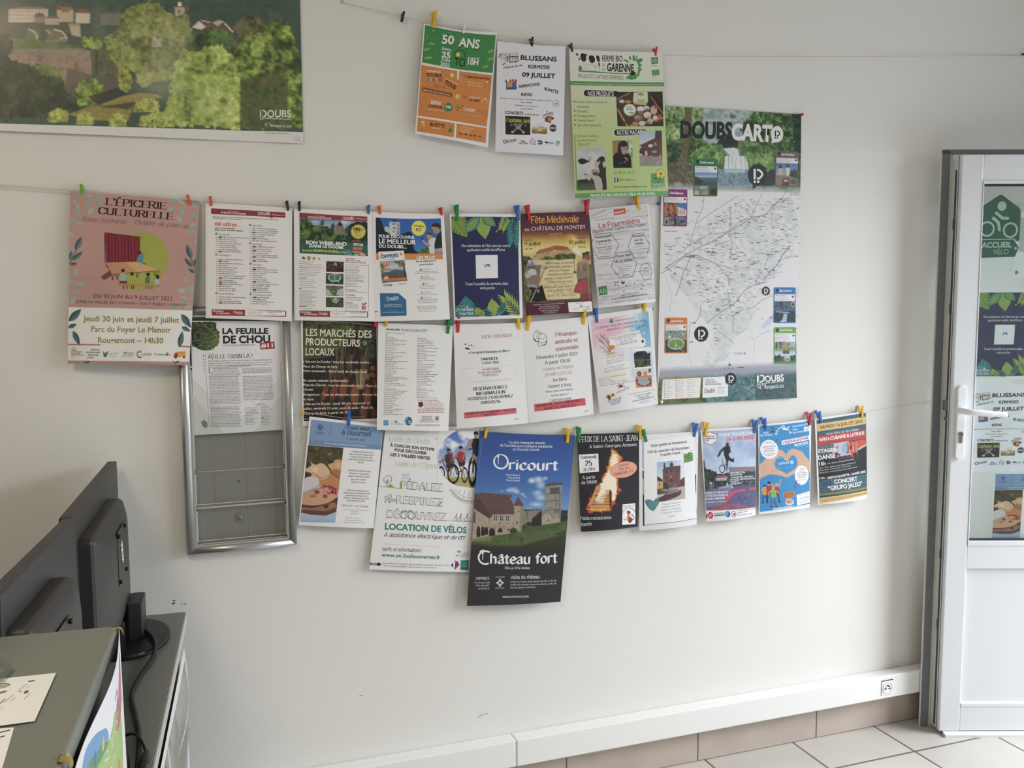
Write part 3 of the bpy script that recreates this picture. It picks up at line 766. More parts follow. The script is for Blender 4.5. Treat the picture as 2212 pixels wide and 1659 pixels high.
b.prism(pts,-.010,.0005,'y',.002,2);b.build('backplate',M_HAND,hd)
b=MB();b.tube(spl([(-.002,-.008,.041),(-.002,-.030,.041),(.006,-.048,.0405),(.028,-.054,.0395),(.070,-.056,.036),(.112,-.056,.033),(.126,-.054,.032)],6),[.0115]*8+[.0105]*18+[.0095]*10+[.0080],14);b.build('lever',M_HAND,hd)
b=MB();kp=[(.0085*cos(t),-.038+.0085*sin(t))for t in np.linspace(-.9,PI+.9,14)]+[(-.005,-.066),(0,-.069),(.005,-.066)]
b.prism(kp,-.0135,-.0095,'y',.0006,1);b.mi=1;b.prism([(-.0012,-.041),(.0012,-.041),(.0012,-.034),(-.0012,-.034)],-.0139,-.0132,'y');b.build('key_cylinder',[M_STEEL,M_DARK],hd)
# --- reception desk, raised counter
M_DESK=mat('grey green laminate','#7d8078',.42,noise=.02,nscale=300)
M_DEDGE=mat('desk edge band','#b9b3ac',.45,noise=.03,nscale=60)
M_DPAN=mat('desk panel','#8d8c86',.5,noise=.03,nscale=40)
M_CEDGE=mat('counter edge','#5c574f',.5,noise=.04,nscale=40)
DA=atan2(-.0665,.9978)*-1
# local axes of the desk: x to its right end (0 at the end), y towards the wall (0 at the back edge)
dk=empty('reception_desk',(-.1092,-.100,0),atan2(-.0665,.9978));tag(dk,'grey green reception desk with two levels standing against the white wall','desk')
b=MB();b.box((-1.42,-1.06,.692),(-.0035,0,.720),.002,1);b.build('worktop',M_DESK,dk)
b=MB();b.box((-.0034,-1.06,.692),(.0,0,.7195));b.build('edge_band',M_DEDGE,dk)
b=MB();b.box((-.030,-1.04,.0),(-.008,-.11,.6915));b.box((-1.41,-1.04,0),(-1.388,-.12,.6915));b.box((-1.387,-.18,.25),(-.031,-.162,.6915));b.build('side_panel',M_DPAN,dk)
b=MB();cs=[]
x0,x1,y0,y1,r=-1.42,-.0125,-1.80,-1.0425,.014
for cx,cy,a in((x1-r,y1-r,0),(x0+r,y1-r,90),(x0+r,y0+r,180),(x1-r,y0+r,270)):
 for k in range(5):t=radians(a+22.5*k);cs.append((cx+r*cos(t),cy+r*sin(t)))
b.prism(cs,1.024,1.050,'z',.0025,2);b.build('counter_top',M_DESK,dk)
b=MB();b.box((-.060,-1.72,0),(-.030,-1.075,1.0235));b.box((-1.39,-1.72,0),(-1.36,-1.075,1.0235));b.box((-1.359,-1.72,0),(-.061,-1.69,1.0235));b.box((-1.359,-1.10,.7203),(-.061,-1.075,1.0235));b.build('counter_panel',M_CEDGE,dk)
# --- monitors on the desk
M_MON=mat('dark monitor plastic','#3b3937',.5,noise=.03,nscale=150,bump=.05,bscale=900)
M_MONB=mat('black monitor plastic','#1f1e21',.42,noise=.03,nscale=150)
M_SCREW=mat('black screw','#1c1b1b',.35,.3)
M_SILV=mat('silver emblem','#d8d4cc',.3,.8)
M_SCREEN=mat('dark screen','#0d0f12',.08,noise=.02,nscale=5)
def place(o,org,d,n,z=(0,0,1)):
 M=Matrix((Vector(d),Vector(n),Vector(z))).transposed().to_4x4();M.translation=Vector(org);o.matrix_world=M
def monitor(label,org,d,n,wid=.62,hx1=.575):
 t=empty('monitor');tag(t,label,'monitor','computer monitors on the desk')
 b=MB();b.box((0,-.022,-.350),(wid,0,0),.003,2);b.build('panel',M_MON,t)
 b=MB();b.box((.004,-.0232,-.346),(wid-.004,-.0222,-.004));b.build('screen',M_SCREEN,t)
 pts=[]
 x0,x1,z0,z1=.125,hx1,-.335,-.057
 for cx,cz,r,a in((x1-.012,z1-.012,.012,0),(x0+.07,z1-.07,.07,90),(x0+.04,z0+.04,.04,180),(x1-.02,z0+.02,.02,270)):
  for k in range(9):
   q=radians(a+11.25*k);pts.append((cx+r*cos(q),cz+r*sin(q)))
 b=MB();n_=len(pts);cxm,czm=.335,-.165
 prof=((1.0,.0003),(1.0,.022),(.985,.028),(.95,.032),(.80,.040),(.55,.045))
 rings=[[b.bm.verts.new((cxm+(p[0]-cxm)*s,y,czm+(p[1]-czm)*s))for p in pts]for s,y in prof]
 for i in range(len(prof)-1):
  for j in range(n_):
   f=b.bm.faces.new((rings[i][j],rings[i+1][j],rings[i+1][(j+1)%n_],rings[i][(j+1)%n_]));f.smooth=i>1
 b.bm.faces.new(rings[-1]);b.bm.faces.new(rings[0][::-1])
 bmesh.ops.recalc_face_normals(b.bm,faces=b.bm.faces[:])
 hs=b.build('rear_housing',M_MON,t)
 b=MB();b.box((.275,.0446,-.2080),(.390,.0460,-.0930),.0005,1);b.mi=1
 for lo,hi in(((.2745,.0452,-.2085),(.2755,.0462,-.0925)),((.3895,.0452,-.2085),(.3905,.0462,-.0925)),((.2745,.0452,-.2085),(.3905,.0462,-.2075)),((.2745,.0452,-.0935),(.3905,.0462,-.0925))):b.box(lo,hi)
 b.build('mount_plate',[M_MON,M_SCREW],t)
 for sx in(.283,.382):
  for sz in(-.101,-.200):
   b=MB();b.tube([(sx,.0455,sz),(sx,.0515,sz)],.0042,12);b.build('screw',M_SCREW,t)
 b=MB()
 for k,(cx,cz,rx,rz)in enumerate(((.340,-.136,.010,.016),(.330,-.160,.008,.013))):
  b.tube([(cx+rx*cos(q),.0468,cz+rz*sin(q))for q in np.linspace(0,2*PI,20)],.0013,6)
 b.build('emblem',M_SILV,t)
 place(t,org,d,n)
 return t
mA=monitor('dark grey monitor nearer the wall, its emblem and four screws in view, on black stand',(-.261,-.035,1.105),(-.06,-.9982,0),(.9982,-.06,0))
mB=monitor('dark grey monitor cut by the photo edge, one screw showing above the raised counter',(-.2915,-.668,1.105),(-.1034,-.9946,0),(.9946,-.1034,0),.45,.435)
for mo,dz,bo in((mA,.385,.045),(mB,.385,.030)):
 b=MB();prof=[]
 for k in range(36):
  q=2*PI*k/36;prof.append((.235+.125*cos(q),bo+.085*sin(q)))
 b.prism(prof,-dz+.0006,-dz+.0125,'z',.004,2);b.build('stand_base',M_MONB,mo)
 b=MB();b.prism([(.180,.036),(.262,.036),(.268,.045),(.262,.074),(.180,.074),(.176,.06)],-dz+.011,-dz+.098,'z',.003,2)
 b.box((.20,.0,-dz+.05),(.245,.037,-dz+.13),.003,1);b.build('stand_post',M_MONB,mo)
M_CABLE=mat('black cable','#1d1c1c',.5,noise=.05,nscale=80)
def cable(name,label,pts,r,extra=None):
 t=MB();t.tube(spl(pts,8),r,10)
 if extra:extra(t)
 o=t.build(name,M_CABLE);o.parent=None
 M=dk.matrix_basis.copy();o.data.transform(M);tag(o,label,'cable')
 return o
cable('power_cable','thick black cable winding from the monitor stand along the desk top',[(-.1150,-.185,.7450),(-.098,-.165,.7420),(-.0772,-.175,.7390),(-.0530,-.2409,.7385),(-.0477,-.3121,.7300),(-.0606,-.3867,.7255),(-.0689,-.4569,.7255),(-.0693,-.5134,.7255),(-.0523,-.6024,.7255),(-.0358,-.6933,.7255),(-.0250,-.8143,.7255),(-.024,-.95,.7255)],.0048)
cable('usb_cable','thin black cable with a dark plug lying near the desk edge',[(-.12,-.66,.7232),(-.075,-.685,.7260),(-.045,-.700,.7345),(-.030,-.725,.7345),(-.020,-.750,.7290),(-.014,-.775,.728),(-.0145,-.80,.7315)],.0027,
lambda t:(t.tube([(-.0145,-.775,.7315),(-.0145,-.80,.7315),(-.0145,-.80,.7315),(-.013,-.835,.7315)],[.006,.009,.0098,.0098],12)))
# --- things on the raised counter (desk axes)
def on_desk(o):
 o.matrix_world=dk.matrix_basis@o.matrix_basis
 return o
def flat(name,label,cat,quad,z,group=None,paint=None,rough=PAPER):
 s=Sheet([(x,y,z)for x,y in quad],[(x*1000,-y*1000)for x,y in quad],paper='#f6f6f2',nu=4,nv=4,thick=.0004)
 if paint:paint(s)
 o=s.build(name,rough);tag(o,label,cat,group)
 return on_desk(o)
def leaf_art(s):
 s.ri(-119,1228,14,8,1.1,'#3a3a44',26);s.ri(-119,1228,12.4,6.6,.5,'#c9b48a',26)
 for q in range(0,180,22):
  c,n=cos(radians(q)),sin(radians(q));s.ink([(-119-12*c,1228-6.6*n),(-119+12*c,1228+6.6*n)],.5,'#5a5a5a')
 s.bl([(-118,1250),(-106,1244),(-103,1247),(-108,1252),(-118,1254)],'#c9b65a');s.bl([(-112,1249),(-105,1245),(-106,1249)],'#4a4228')
 s.ink([(-128,1253),(-113,1256)],1.2,'#4a4a42')
 s.re(-86.5,1221,-80,1224.5,'#7a4a52');s.re(-84,1251,-80,1259,'#8a5a60');s.re(-90,1250,-88,1253,'#9a4a50')
 s.ink([(-86,1231),(-92,1249)],.7,'#8a8a94');s.ink([(-81,1236),(-84,1244)],.6,'#a0a0a8');s.ink([(-94,1259),(-99,1279)],.7,'#9a9aa2');s.ink([(-100,1268),(-106,1296)],1.2,'#6a6a76');s.ink([(-77,1259),(-80,1276)],.6,'#9a9aa2')
 s.ink([(-90,1268),(-93,1278)],.6,'#8a8a92');s.ink([(-97,1290),(-104,1318)],.6,'#b0b0b8')
def leaf2_art(s):
 for k,(x,y)in enumerate(((-78,1352),(-80,1364),(-84,1376),(-87,1387))):s.ink(spl([(x-36,y+7),(x-18,y+4),(x,y-2)],4),2.2,'#3c3c42')
 s.bl([(-85,1405),(-80,1404),(-83,1410)],'#6a6a70')
flat('leaflet','striped leaflet lying partly under the white leaflet on the grey counter','leaflet',[(-.165,-1.335),(-.0755,-1.345),(-.052,-1.56),(-.150,-1.56)],1.0508,None,leaf2_art)
flat('leaflet','white leaflet with a bicycle wheel drawing on top of the grey counter','leaflet',[(-.205,-1.2050),(-.0610,-1.2043),(-.0570,-1.3382),(-.200,-1.3460)],1.0525,None,leaf_art)
M_ACR=glassmat('clear acrylic','#eef0ec',.30,.05)
b=MB();w0=.0018
prof=[(-.30,1.062),(-.16,1.0600),(-.1215,1.0550),(-.1150,1.0545),(-.1185,1.0600),(-.150,1.090),(-.175,1.118)]
b.grid(lambda u,v:(lambda p:(p[0],-1.175-.045*v+.0,p[1]))(np.array(spl(prof,4)[int(round(u*(len(prof)-1)*4))])),(len(prof)-1)*4,1)
r=bmesh.ops.solidify(b.bm,geom=b.bm.faces[:],thickness=.0022)
b.box((-.32,-1.222,1.0506),(-.125,-1.172,1.0532),.001,1)
o=b.build('leaflet_holder',M_ACR);tag(o,'bent clear acrylic leaflet holder at the left edge of the counter','leaflet holder');on_desk(o)
# festival banner taped to the end of the counter (layout: desk y and -z in mm)
def banner_wave(u,v):return(.0045*np.sin(3*PI*u+.4)*(1-v)+.006*np.sin(PI*u)*(1-v)+.004*v)
CY0,CY1=-1.60,-1.046
bn=Sheet([(-.0085,CY0,1.047),(-.0085,CY1,1.047),(-.0085,CY1,.46),(-.0085,CY0,.46)],[(-1600,-1047),(-1046,-1047),(-1046,-460),(-1600,-460)],paper='#f1f1f6',sag=.020,wave=banner_wave,nu=30,nv=20)
bn.bl([(-1395,-1012),(-1375,-1024),(-1340,-1034),(-1290,-1026),(-1262,-1016),(-1237,-1004),(-1230,-985),(-1265,-960),(-1330,-950),(-1390,-960)],'#5aa0d8')
bn.bl([(-1375,-1000),(-1330,-1012),(-1290,-1002),(-1262,-998),(-1235,-985),(-1215,-960),(-1240,-900),(-1330,-880),(-1400,-940)],'#3f9a58')
bn.bl([(-1372,-985),(-1300,-985),(-1242,-982),(-1205,-985),(-1178,-995),(-1140,-975),(-1110,-950),(-1106,-911),(-1124,-860),(-1180,-760),(-1300,-740),(-1380,-860)],'#9fc455')
bn.bl([(-1092,-1034),(-1082,-1022),(-1082,-1000),(-1090,-976),(-1106,-962),(-1122,-962),(-1140,-980),(-1140,-996),(-1115,-1018)],'#e05a90')
bn.bl([(-1152,-1000),(-1134,-990),(-1122,-972),(-1124,-960),(-1150,-958),(-1178,-968),(-1170,-988)],'#b9685c')
bn.di(-1300,-1000,6,9,'#3a70b8');bn.di(-1336,-1002,7,9,'#d86a5a');bn.di(-1259,-996,7,9,'#d8b86a');bn.bl([(-1165,-925),(-1155,-912),(-1150,-895),(-1172,-895)],'#e07838')
bn.tx('Saisons',-1325,-950,-1165,-968,24,'#eef4dc','script');bn.tx('2022',-1290,-915,-1200,-925,22,'#eef4dc','script')
for p in((-1075,-960),(-1080,-962),(-1150,-1006),(-1160,-1012),(-1170,-1010)):bn.di(p[0],p[1],2.5,5,'#7a6a80')
bo=bn.build('banner',GLOSSY);tag(bo,'white banner with pink, green and blue shapes taped to the counter end','banner');on_desk(bo)
M_TAPE=mat('gold tape','#d9c77a',.3,.3,noise=.15,nscale=90)
for(y,z,w)in((-1.054,1.0475,.005),(-1.425,1.0475,.018),(-1.455,1.0475,.012)):
 b=MB();b.grid(lambda u,v:(-.0165+.0125*v+.003*sin(PI*v),y-w*u,1.0512-.010*v**3+.0015*sin(7*u+3*v)),4,6);bmesh.ops.solidify(b.bm,geom=b.bm.faces[:],thickness=.0003)
 o=b.build('tape',M_TAPE,None);on_desk(o);o.parent=bo;o.matrix_parent_inverse=bo.matrix_world.inverted()
sp=Sheet([(.0035,-1.00,.685),(.0035,-.16,.685),(.0035,-.16,.15),(.0035,-1.00,.15)],[(-1000,-685),(-160,-685),(-160,-150),(-1000,-150)],paper='#d9d8dc',nu=36,nv=16,
wave=lambda u,v:(.010+.013*np.sin(9*u+.6)*(.35+.65*v)+.012*v*np.sin(5*u))*np.minimum(1,v*6+.02))
sp.pic([(-985,-665),(-190,-665),(-190,-165),(-985,-165)],70,40,lambda p:(p.mott(None,['#8a8a80','#9c9c90','#74746c','#b0aeb0'],120,4),p.ell(-420,-560,130,60,'#6f7462',.5),p.ell(-700,-600,60,90,'#4a4a44',.6),p.ell(-330,-470,60,80,'#c9c9d8',.5),p.li([(-620,-660),(-640,-400)],16,'#dcdce8'),p.li([(-700,-520),(-560,-380)],10,'#3a3a3c'),p.li([(-680,-540),(-540,-400)],8,'#b8c0cc')))
o=sp.build('poster',GLOSSY);tag(o,'grey photo poster hanging crinkled on the desk end below its edge','poster');on_desk(o)
# --- wall rack with clear pockets
M_ALU=mat('silver aluminium','#b4b4b4',.34,.75,noise=.03,nscale=90)
M_ALUB=mat('bright aluminium bead','#d6d6d4',.25,.8,noise=.02,nscale=90)
M_RBACK=mat('grey rack back','#8f8e89',.5,.1,noise=.02,nscale=60)
M_CLEAR=glassmat('clear pocket plastic','#fafbfa',.10,.06)
M_RIB=mat('pocket edge plastic','#c8c8c0',.2,noise=.03,nscale=40)
RW,RH=.2815,.646
rk=empty('leaflet_rack',(-.1035,-.0004,.8425),0);rk.rotation_euler=(0,radians(-.35),0)
tag(rk,'silver aluminium wall rack with four clear pockets, newspaper in the upper ones','leaflet rack')
b=MB();b.box((.012,-.0065,.012),(RW-.012,-.0005,RH-.012));b.box((.0755,-.0068,.012),(.0763,-.0064,RH-.012));b.box((.2065,-.0068,.012),(.2073,-.0064,RH-.012))
b.mi=1;b.box((.0755,-.0067,.012),(.0763,-.0063,RH-.012));b.box((.1560,-.0067,.012),(.1566,-.0063,RH-.012));b.box((.2305,-.0067,.012),(.2313,-.0063,RH-.012));b.build('back_panel',[M_RBACK,M_SLOT],rk)
def rail(name,L,M):
 prof=[(0,-.0005),(0,-.016),(.0025,-.025),(.008,-.0315),(.0145,-.034),(.020,-.034),(.0215,-.0325),(.0222,-.030),(.0235,-.030),(.0245,-.0315),(.0262,-.0315),(.027,-.030),(.027,-.0005)]
 b=MB();n=len(prof)
 A=[b.bm.verts.new((p[0],p[1],0+p[0]))for p in prof];B=[b.bm.verts.new((p[0],p[1],L-p[0]))for p in prof]
 for i in range(n):
  f=b.bm.faces.new((A[i],A[(i+1)%n],B[(i+1)%n],B[i]));f.smooth=0<i<6;f.material_index=1 if 7<=i<=10 else 0
 b.bm.faces.new(A[::-1]);b.bm.faces.new(B)
 bmesh.ops.recalc_face_normals(b.bm,faces=b.bm.faces[:])
 bmesh.ops.transform(b.bm,matrix=M,verts=b.bm.verts[:])
 return b.build(name,[M_ALU,M_ALUB],rk)
rail('frame_side',RH,Matrix.Identity(4))
rail('frame_side',RH,Matrix.Translation((RW,0,RH))@Matrix.Rotation(PI,4,'Y'))
rail('frame_rail',RW,Matrix.Translation((RW,0,0))@Matrix.Rotation(-PI/2,4,'Y'))
rail('frame_rail',RW,Matrix.Translation((0,0,RH))@Matrix.Rotation(PI/2,4,'Y'))
for k,(zb,zt,arc)in enumerate(((.030,.1215,0),(.1265,.2185,0),(.224,.430,1),(.318,.512,1))):
 pk=empty('pocket',(0,0,zb),0,rk)
 y0=-.0205-.0012*max(0,k-1)
 x0,x1=.030,RW-.030
 b=MB();top=[(x0+(x1-x0)*t,(zt-zb)+(.008*sin(PI*t)if arc else 0))for t in np.linspace(0,1,13)]
 lo=[b.bm.verts.new((x,y0,0))for x,z in top];hi=[b.bm.verts.new((x,y0,z))for x,z in top]
 for i in range(12):b.bm.faces.new((lo[i],lo[i+1],hi[i+1],hi[i]))
 b.build('front_pane',M_CLEAR,pk)
 b=MB();b.tube([(x,y0,z)for x,z in top],.0007,6)
 if k<2:b.box((x0-.001,y0-.0012,-.004),(x1+.001,y0+.0012,-.0015),.0004,1);b.box((x0,y0-.0010,.0045),(x1,y0+.0010,.0065),.0004,1)
 b.build('rim',M_RIB,pk)
 for sx in(x0-.0022,x1+.0022):
  b=MB();b.box((sx-.0018,y0-.001,.002),(sx+.0018,-.007,(zt-zb)*.86),.0006,1);b.tube([(sx,y0-.003,(zt-zb)*.90),(sx,y0+.004,(zt-zb)*.90)],.0030,10);b.build('side_clip',M_RIB,pk)
b=MB();b.lathe([(.0135,0),(.0135,.0012),(.0125,.0018),(.0105,.0012),(.0065,.0010),(.0055,.0030),(.0,.0034)][:-1]+[(.0005,.0034)],24,Matrix.Rotation(PI/2,4,'X'))
bmesh.ops.translate(b.bm,vec=(.1365,-.0066,.0865),verts=b.bm.verts[:]);b.build('fixing_cap',mat('grey cap','#7f807e',.4,noise=.03),rk)
b=MB();b.tube([(.1365,-.0066,.1850),(.1365,-.0078,.1850)],.0028,10);b.build('fixing_screw',M_SLOT,rk)
# corner points (top left, top right, bottom right, bottom left) in the room; scan frame of each sheet
SHEETS={
'tci':([(0.5493,-0.0135,2.2502),(0.7581,-0.0135,2.2471),(0.7264,-0.0220,1.9288),(0.5183,-0.0220,1.9548)],[(916,51),(1073.6,69.4),(1053.7,318.5),(896.5,288.7)],860,10,4.8789),
'blus':([(0.7585,-0.0135,2.2226),(0.9656,-0.0135,2.2270),(0.9568,-0.0180,1.9186),(0.7500,-0.0180,1.9189)],[(1074,89),(1221.8,100),(1216.6,335.9),(1070,327.7)],860,10,4.8789),
'ferme':([(0.9753,-0.0150,2.2210),(1.2777,-0.0150,2.2378),(1.2955,-0.0300,1.8143),(0.9897,-0.0300,1.7971)],[(1229,105),(1431,112),(1444,423),(1242.5,428)],1210,80,4.6080),
'carto':([(1.2852,-0.0040,2.0835),(1.7871,-0.0020,2.0908),(1.7914,-0.0020,1.1810),(1.2785,-0.0040,1.1786)],[(1430.6,228.6),(1731,247),(1718,859),(1419,874.7)],1400,210,5.0278),
'epi':([(-0.3404,-0.0135,1.7718),(-0.0427,-0.0135,1.7563),(-0.0821,-0.0460,1.3413),(-0.3618,-0.0300,1.3521)],[(151.6,411.6),(431.3,434.4),(408.5,788.8),(146.6,785)],120,380,3.9515),
'sixty':([(-0.0286,-0.0135,1.7532),(0.1870,-0.0135,1.7454),(0.1759,-0.0430,1.4496),(-0.0381,-0.0430,1.4601)],[(444,437.5),(631,449.8),(630.5,694),(444.5,687)],430,410,5.5286),
'wk':([(0.1916,-0.0135,1.7456),(0.3995,-0.0135,1.7444),(0.3975,-0.0260,1.4462),(0.1840,-0.0260,1.4517)],[(634.9,449.7),(804.4,455.8),(808.8,694.5),(635.7,691.9)],620,420,5.7200),
'pass':([(0.4002,-0.0135,1.7442),(0.5994,-0.0135,1.7437),(0.6102,-0.0280,1.4498),(0.3972,-0.0260,1.4456)],[(805,456),(958.7,461),(972,690),(808.6,695)],790,430,5.9263),
'nos':([(0.6164,-0.0135,1.7442),(0.8255,-0.0135,1.7481),(0.8290,-0.0240,1.4515),(0.6235,-0.0240,1.4470)],[(971.4,461),(1123.6,462.5),(1129.3,687),(981,692)],960,430,6.1444),
'fete':([(0.8275,-0.0135,1.7502),(1.0399,-0.0135,1.7611),(1.0515,-0.0220,1.4677),(0.8390,-0.0220,1.4581)],[(1125,461),(1271.4,457.4),(1280.8,673.6),(1135.8,682)],1110,430,6.3833),
'four':([(1.0404,-0.0135,1.7670),(1.2386,-0.0135,1.7908),(1.2588,-0.0240,1.4965),(1.0689,-0.0240,1.4794)],[(1271.8,453),(1401.8,440),(1416,652),(1293,665)],1260,420,6.3824),
'feuille':([(-0.0749,-0.0270,1.4531),(0.1496,-0.0270,1.4495),(0.1490,-0.0195,1.1611),(-0.0762,-0.0195,1.1581)],[(411.5,693),(607,694),(612,928),(419,940)],380,660,5.5286),
'march':([(0.2033,-0.0090,1.4585),(0.4089,-0.0090,1.4540),(0.4052,-0.0090,1.1596),(0.2013,-0.0090,1.1671)],[(650,686),(815,688),(816,918),(654,920)],640,680,6.9111),
'agenda':([(0.4103,-0.0135,1.4427),(0.6232,-0.0135,1.4318),(0.6024,-0.0280,1.1352),(0.3986,-0.0280,1.1489)],[(817,697),(978.7,703.5),(968.5,931),(814,928.5)],800,680,6.3789),
'vide':([(0.6237,-0.0135,1.4364),(0.8303,-0.0135,1.4385),(0.8424,-0.0260,1.1457),(0.6282,-0.0260,1.1406)],[(979,700),(1127.5,696.6),(1139.6,914),(987,925.7)],970,680,6.6353),
'pet':([(0.8303,-0.0135,1.4380),(1.0377,-0.0135,1.4535),(1.0526,-0.0240,1.1624),(0.8437,-0.0240,1.1454)],[(1127.5,697),(1269,684),(1281,894.6),(1140,914)],1120,670,6.6353),
'lib':([(1.0377,-0.0135,1.4557),(1.2536,-0.0135,1.4811),(1.2664,-0.0260,1.1839),(1.0754,-0.0240,1.1636)],[(1269,682.4),(1409,663),(1419,873),(1296,893)],1260,650,6.6353),
'piq':([(0.2191,-0.0135,1.1926),(0.4205,-0.0135,1.1594),(0.3865,-0.0200,0.8723),(0.1826,-0.0200,0.8993)],[(668.5,899.5),(828.5,918),(807,1141),(645,1134)],630,870,5.9238),
'velos':([(0.4269,-0.0105,1.1562),(0.7146,-0.0105,1.1392),(0.6712,-0.0140,0.7154),(0.3731,-0.0140,0.7547)],[(833,920),(1046,922),(1018,1236),(797.4,1230)],780,910,4.8778),
'ori':([(0.6990,-0.0140,1.1283),(0.9985,-0.0135,1.1009),(0.9463,-0.0280,0.5993),(0.6529,-0.0280,0.6211)],[(1035.7,931),(1242,939.6),(1210.6,1300),(1008.5,1309)],990,910,4.0481),
'feux':([(1.0054,-0.0135,1.1027),(1.2120,-0.0135,1.0976),(1.2089,-0.0180,0.8043),(1.0154,-0.0220,0.8062)],[(1246.6,938),(1380,934),(1377.6,1137.5),(1254.9,1148.8)],1230,910,6.6375),
'vis':([(1.2129,-0.0135,1.0889),(1.4214,-0.0135,1.0896),(1.4139,-0.0240,0.7945),(1.2145,-0.0180,0.7907)],[(1380.5,940),(1508.6,932),(1504.8,1133),(1381,1146.5)],1370,910,6.6375),
'pump':([(1.4286,-0.0135,1.0952),(1.6334,-0.0135,1.0942),(1.6349,-0.0200,0.8050),(1.4519,-0.0200,0.7993)],[(1513,928),(1632.7,921.7),(1632,1113),(1526,1127)],1500,890,6.6333),
'uni':([(1.6425,-0.0135,1.1008),(1.8482,-0.0135,1.1108),(1.8480,-0.0180,0.8134),(1.6504,-0.0180,0.8063)],[(1638,917),(1752.7,904),(1749.3,1096),(1640,1111)],1620,870,6.6333),
'jal':([(1.8617,-0.0135,1.1106),(2.0704,-0.0135,1.1258),(2.0770,-0.0240,0.8267),(1.8791,-0.0200,0.8200)],[(1760,903.7),(1871,887.9),(1873,1077),(1767,1090.5)],1740,860,6.6375),
'doubs':([(-0.9800,-0.0040,2.7620),(0.2212,-0.0040,2.7750),(0.2207,-0.0040,1.9153),(-0.9800,-0.0040,1.9003)],[(-618.8,-641.7),(637.8,-433.2),(654.9,310.1),(-548.3,260.8)],0,0,3.2529),
}
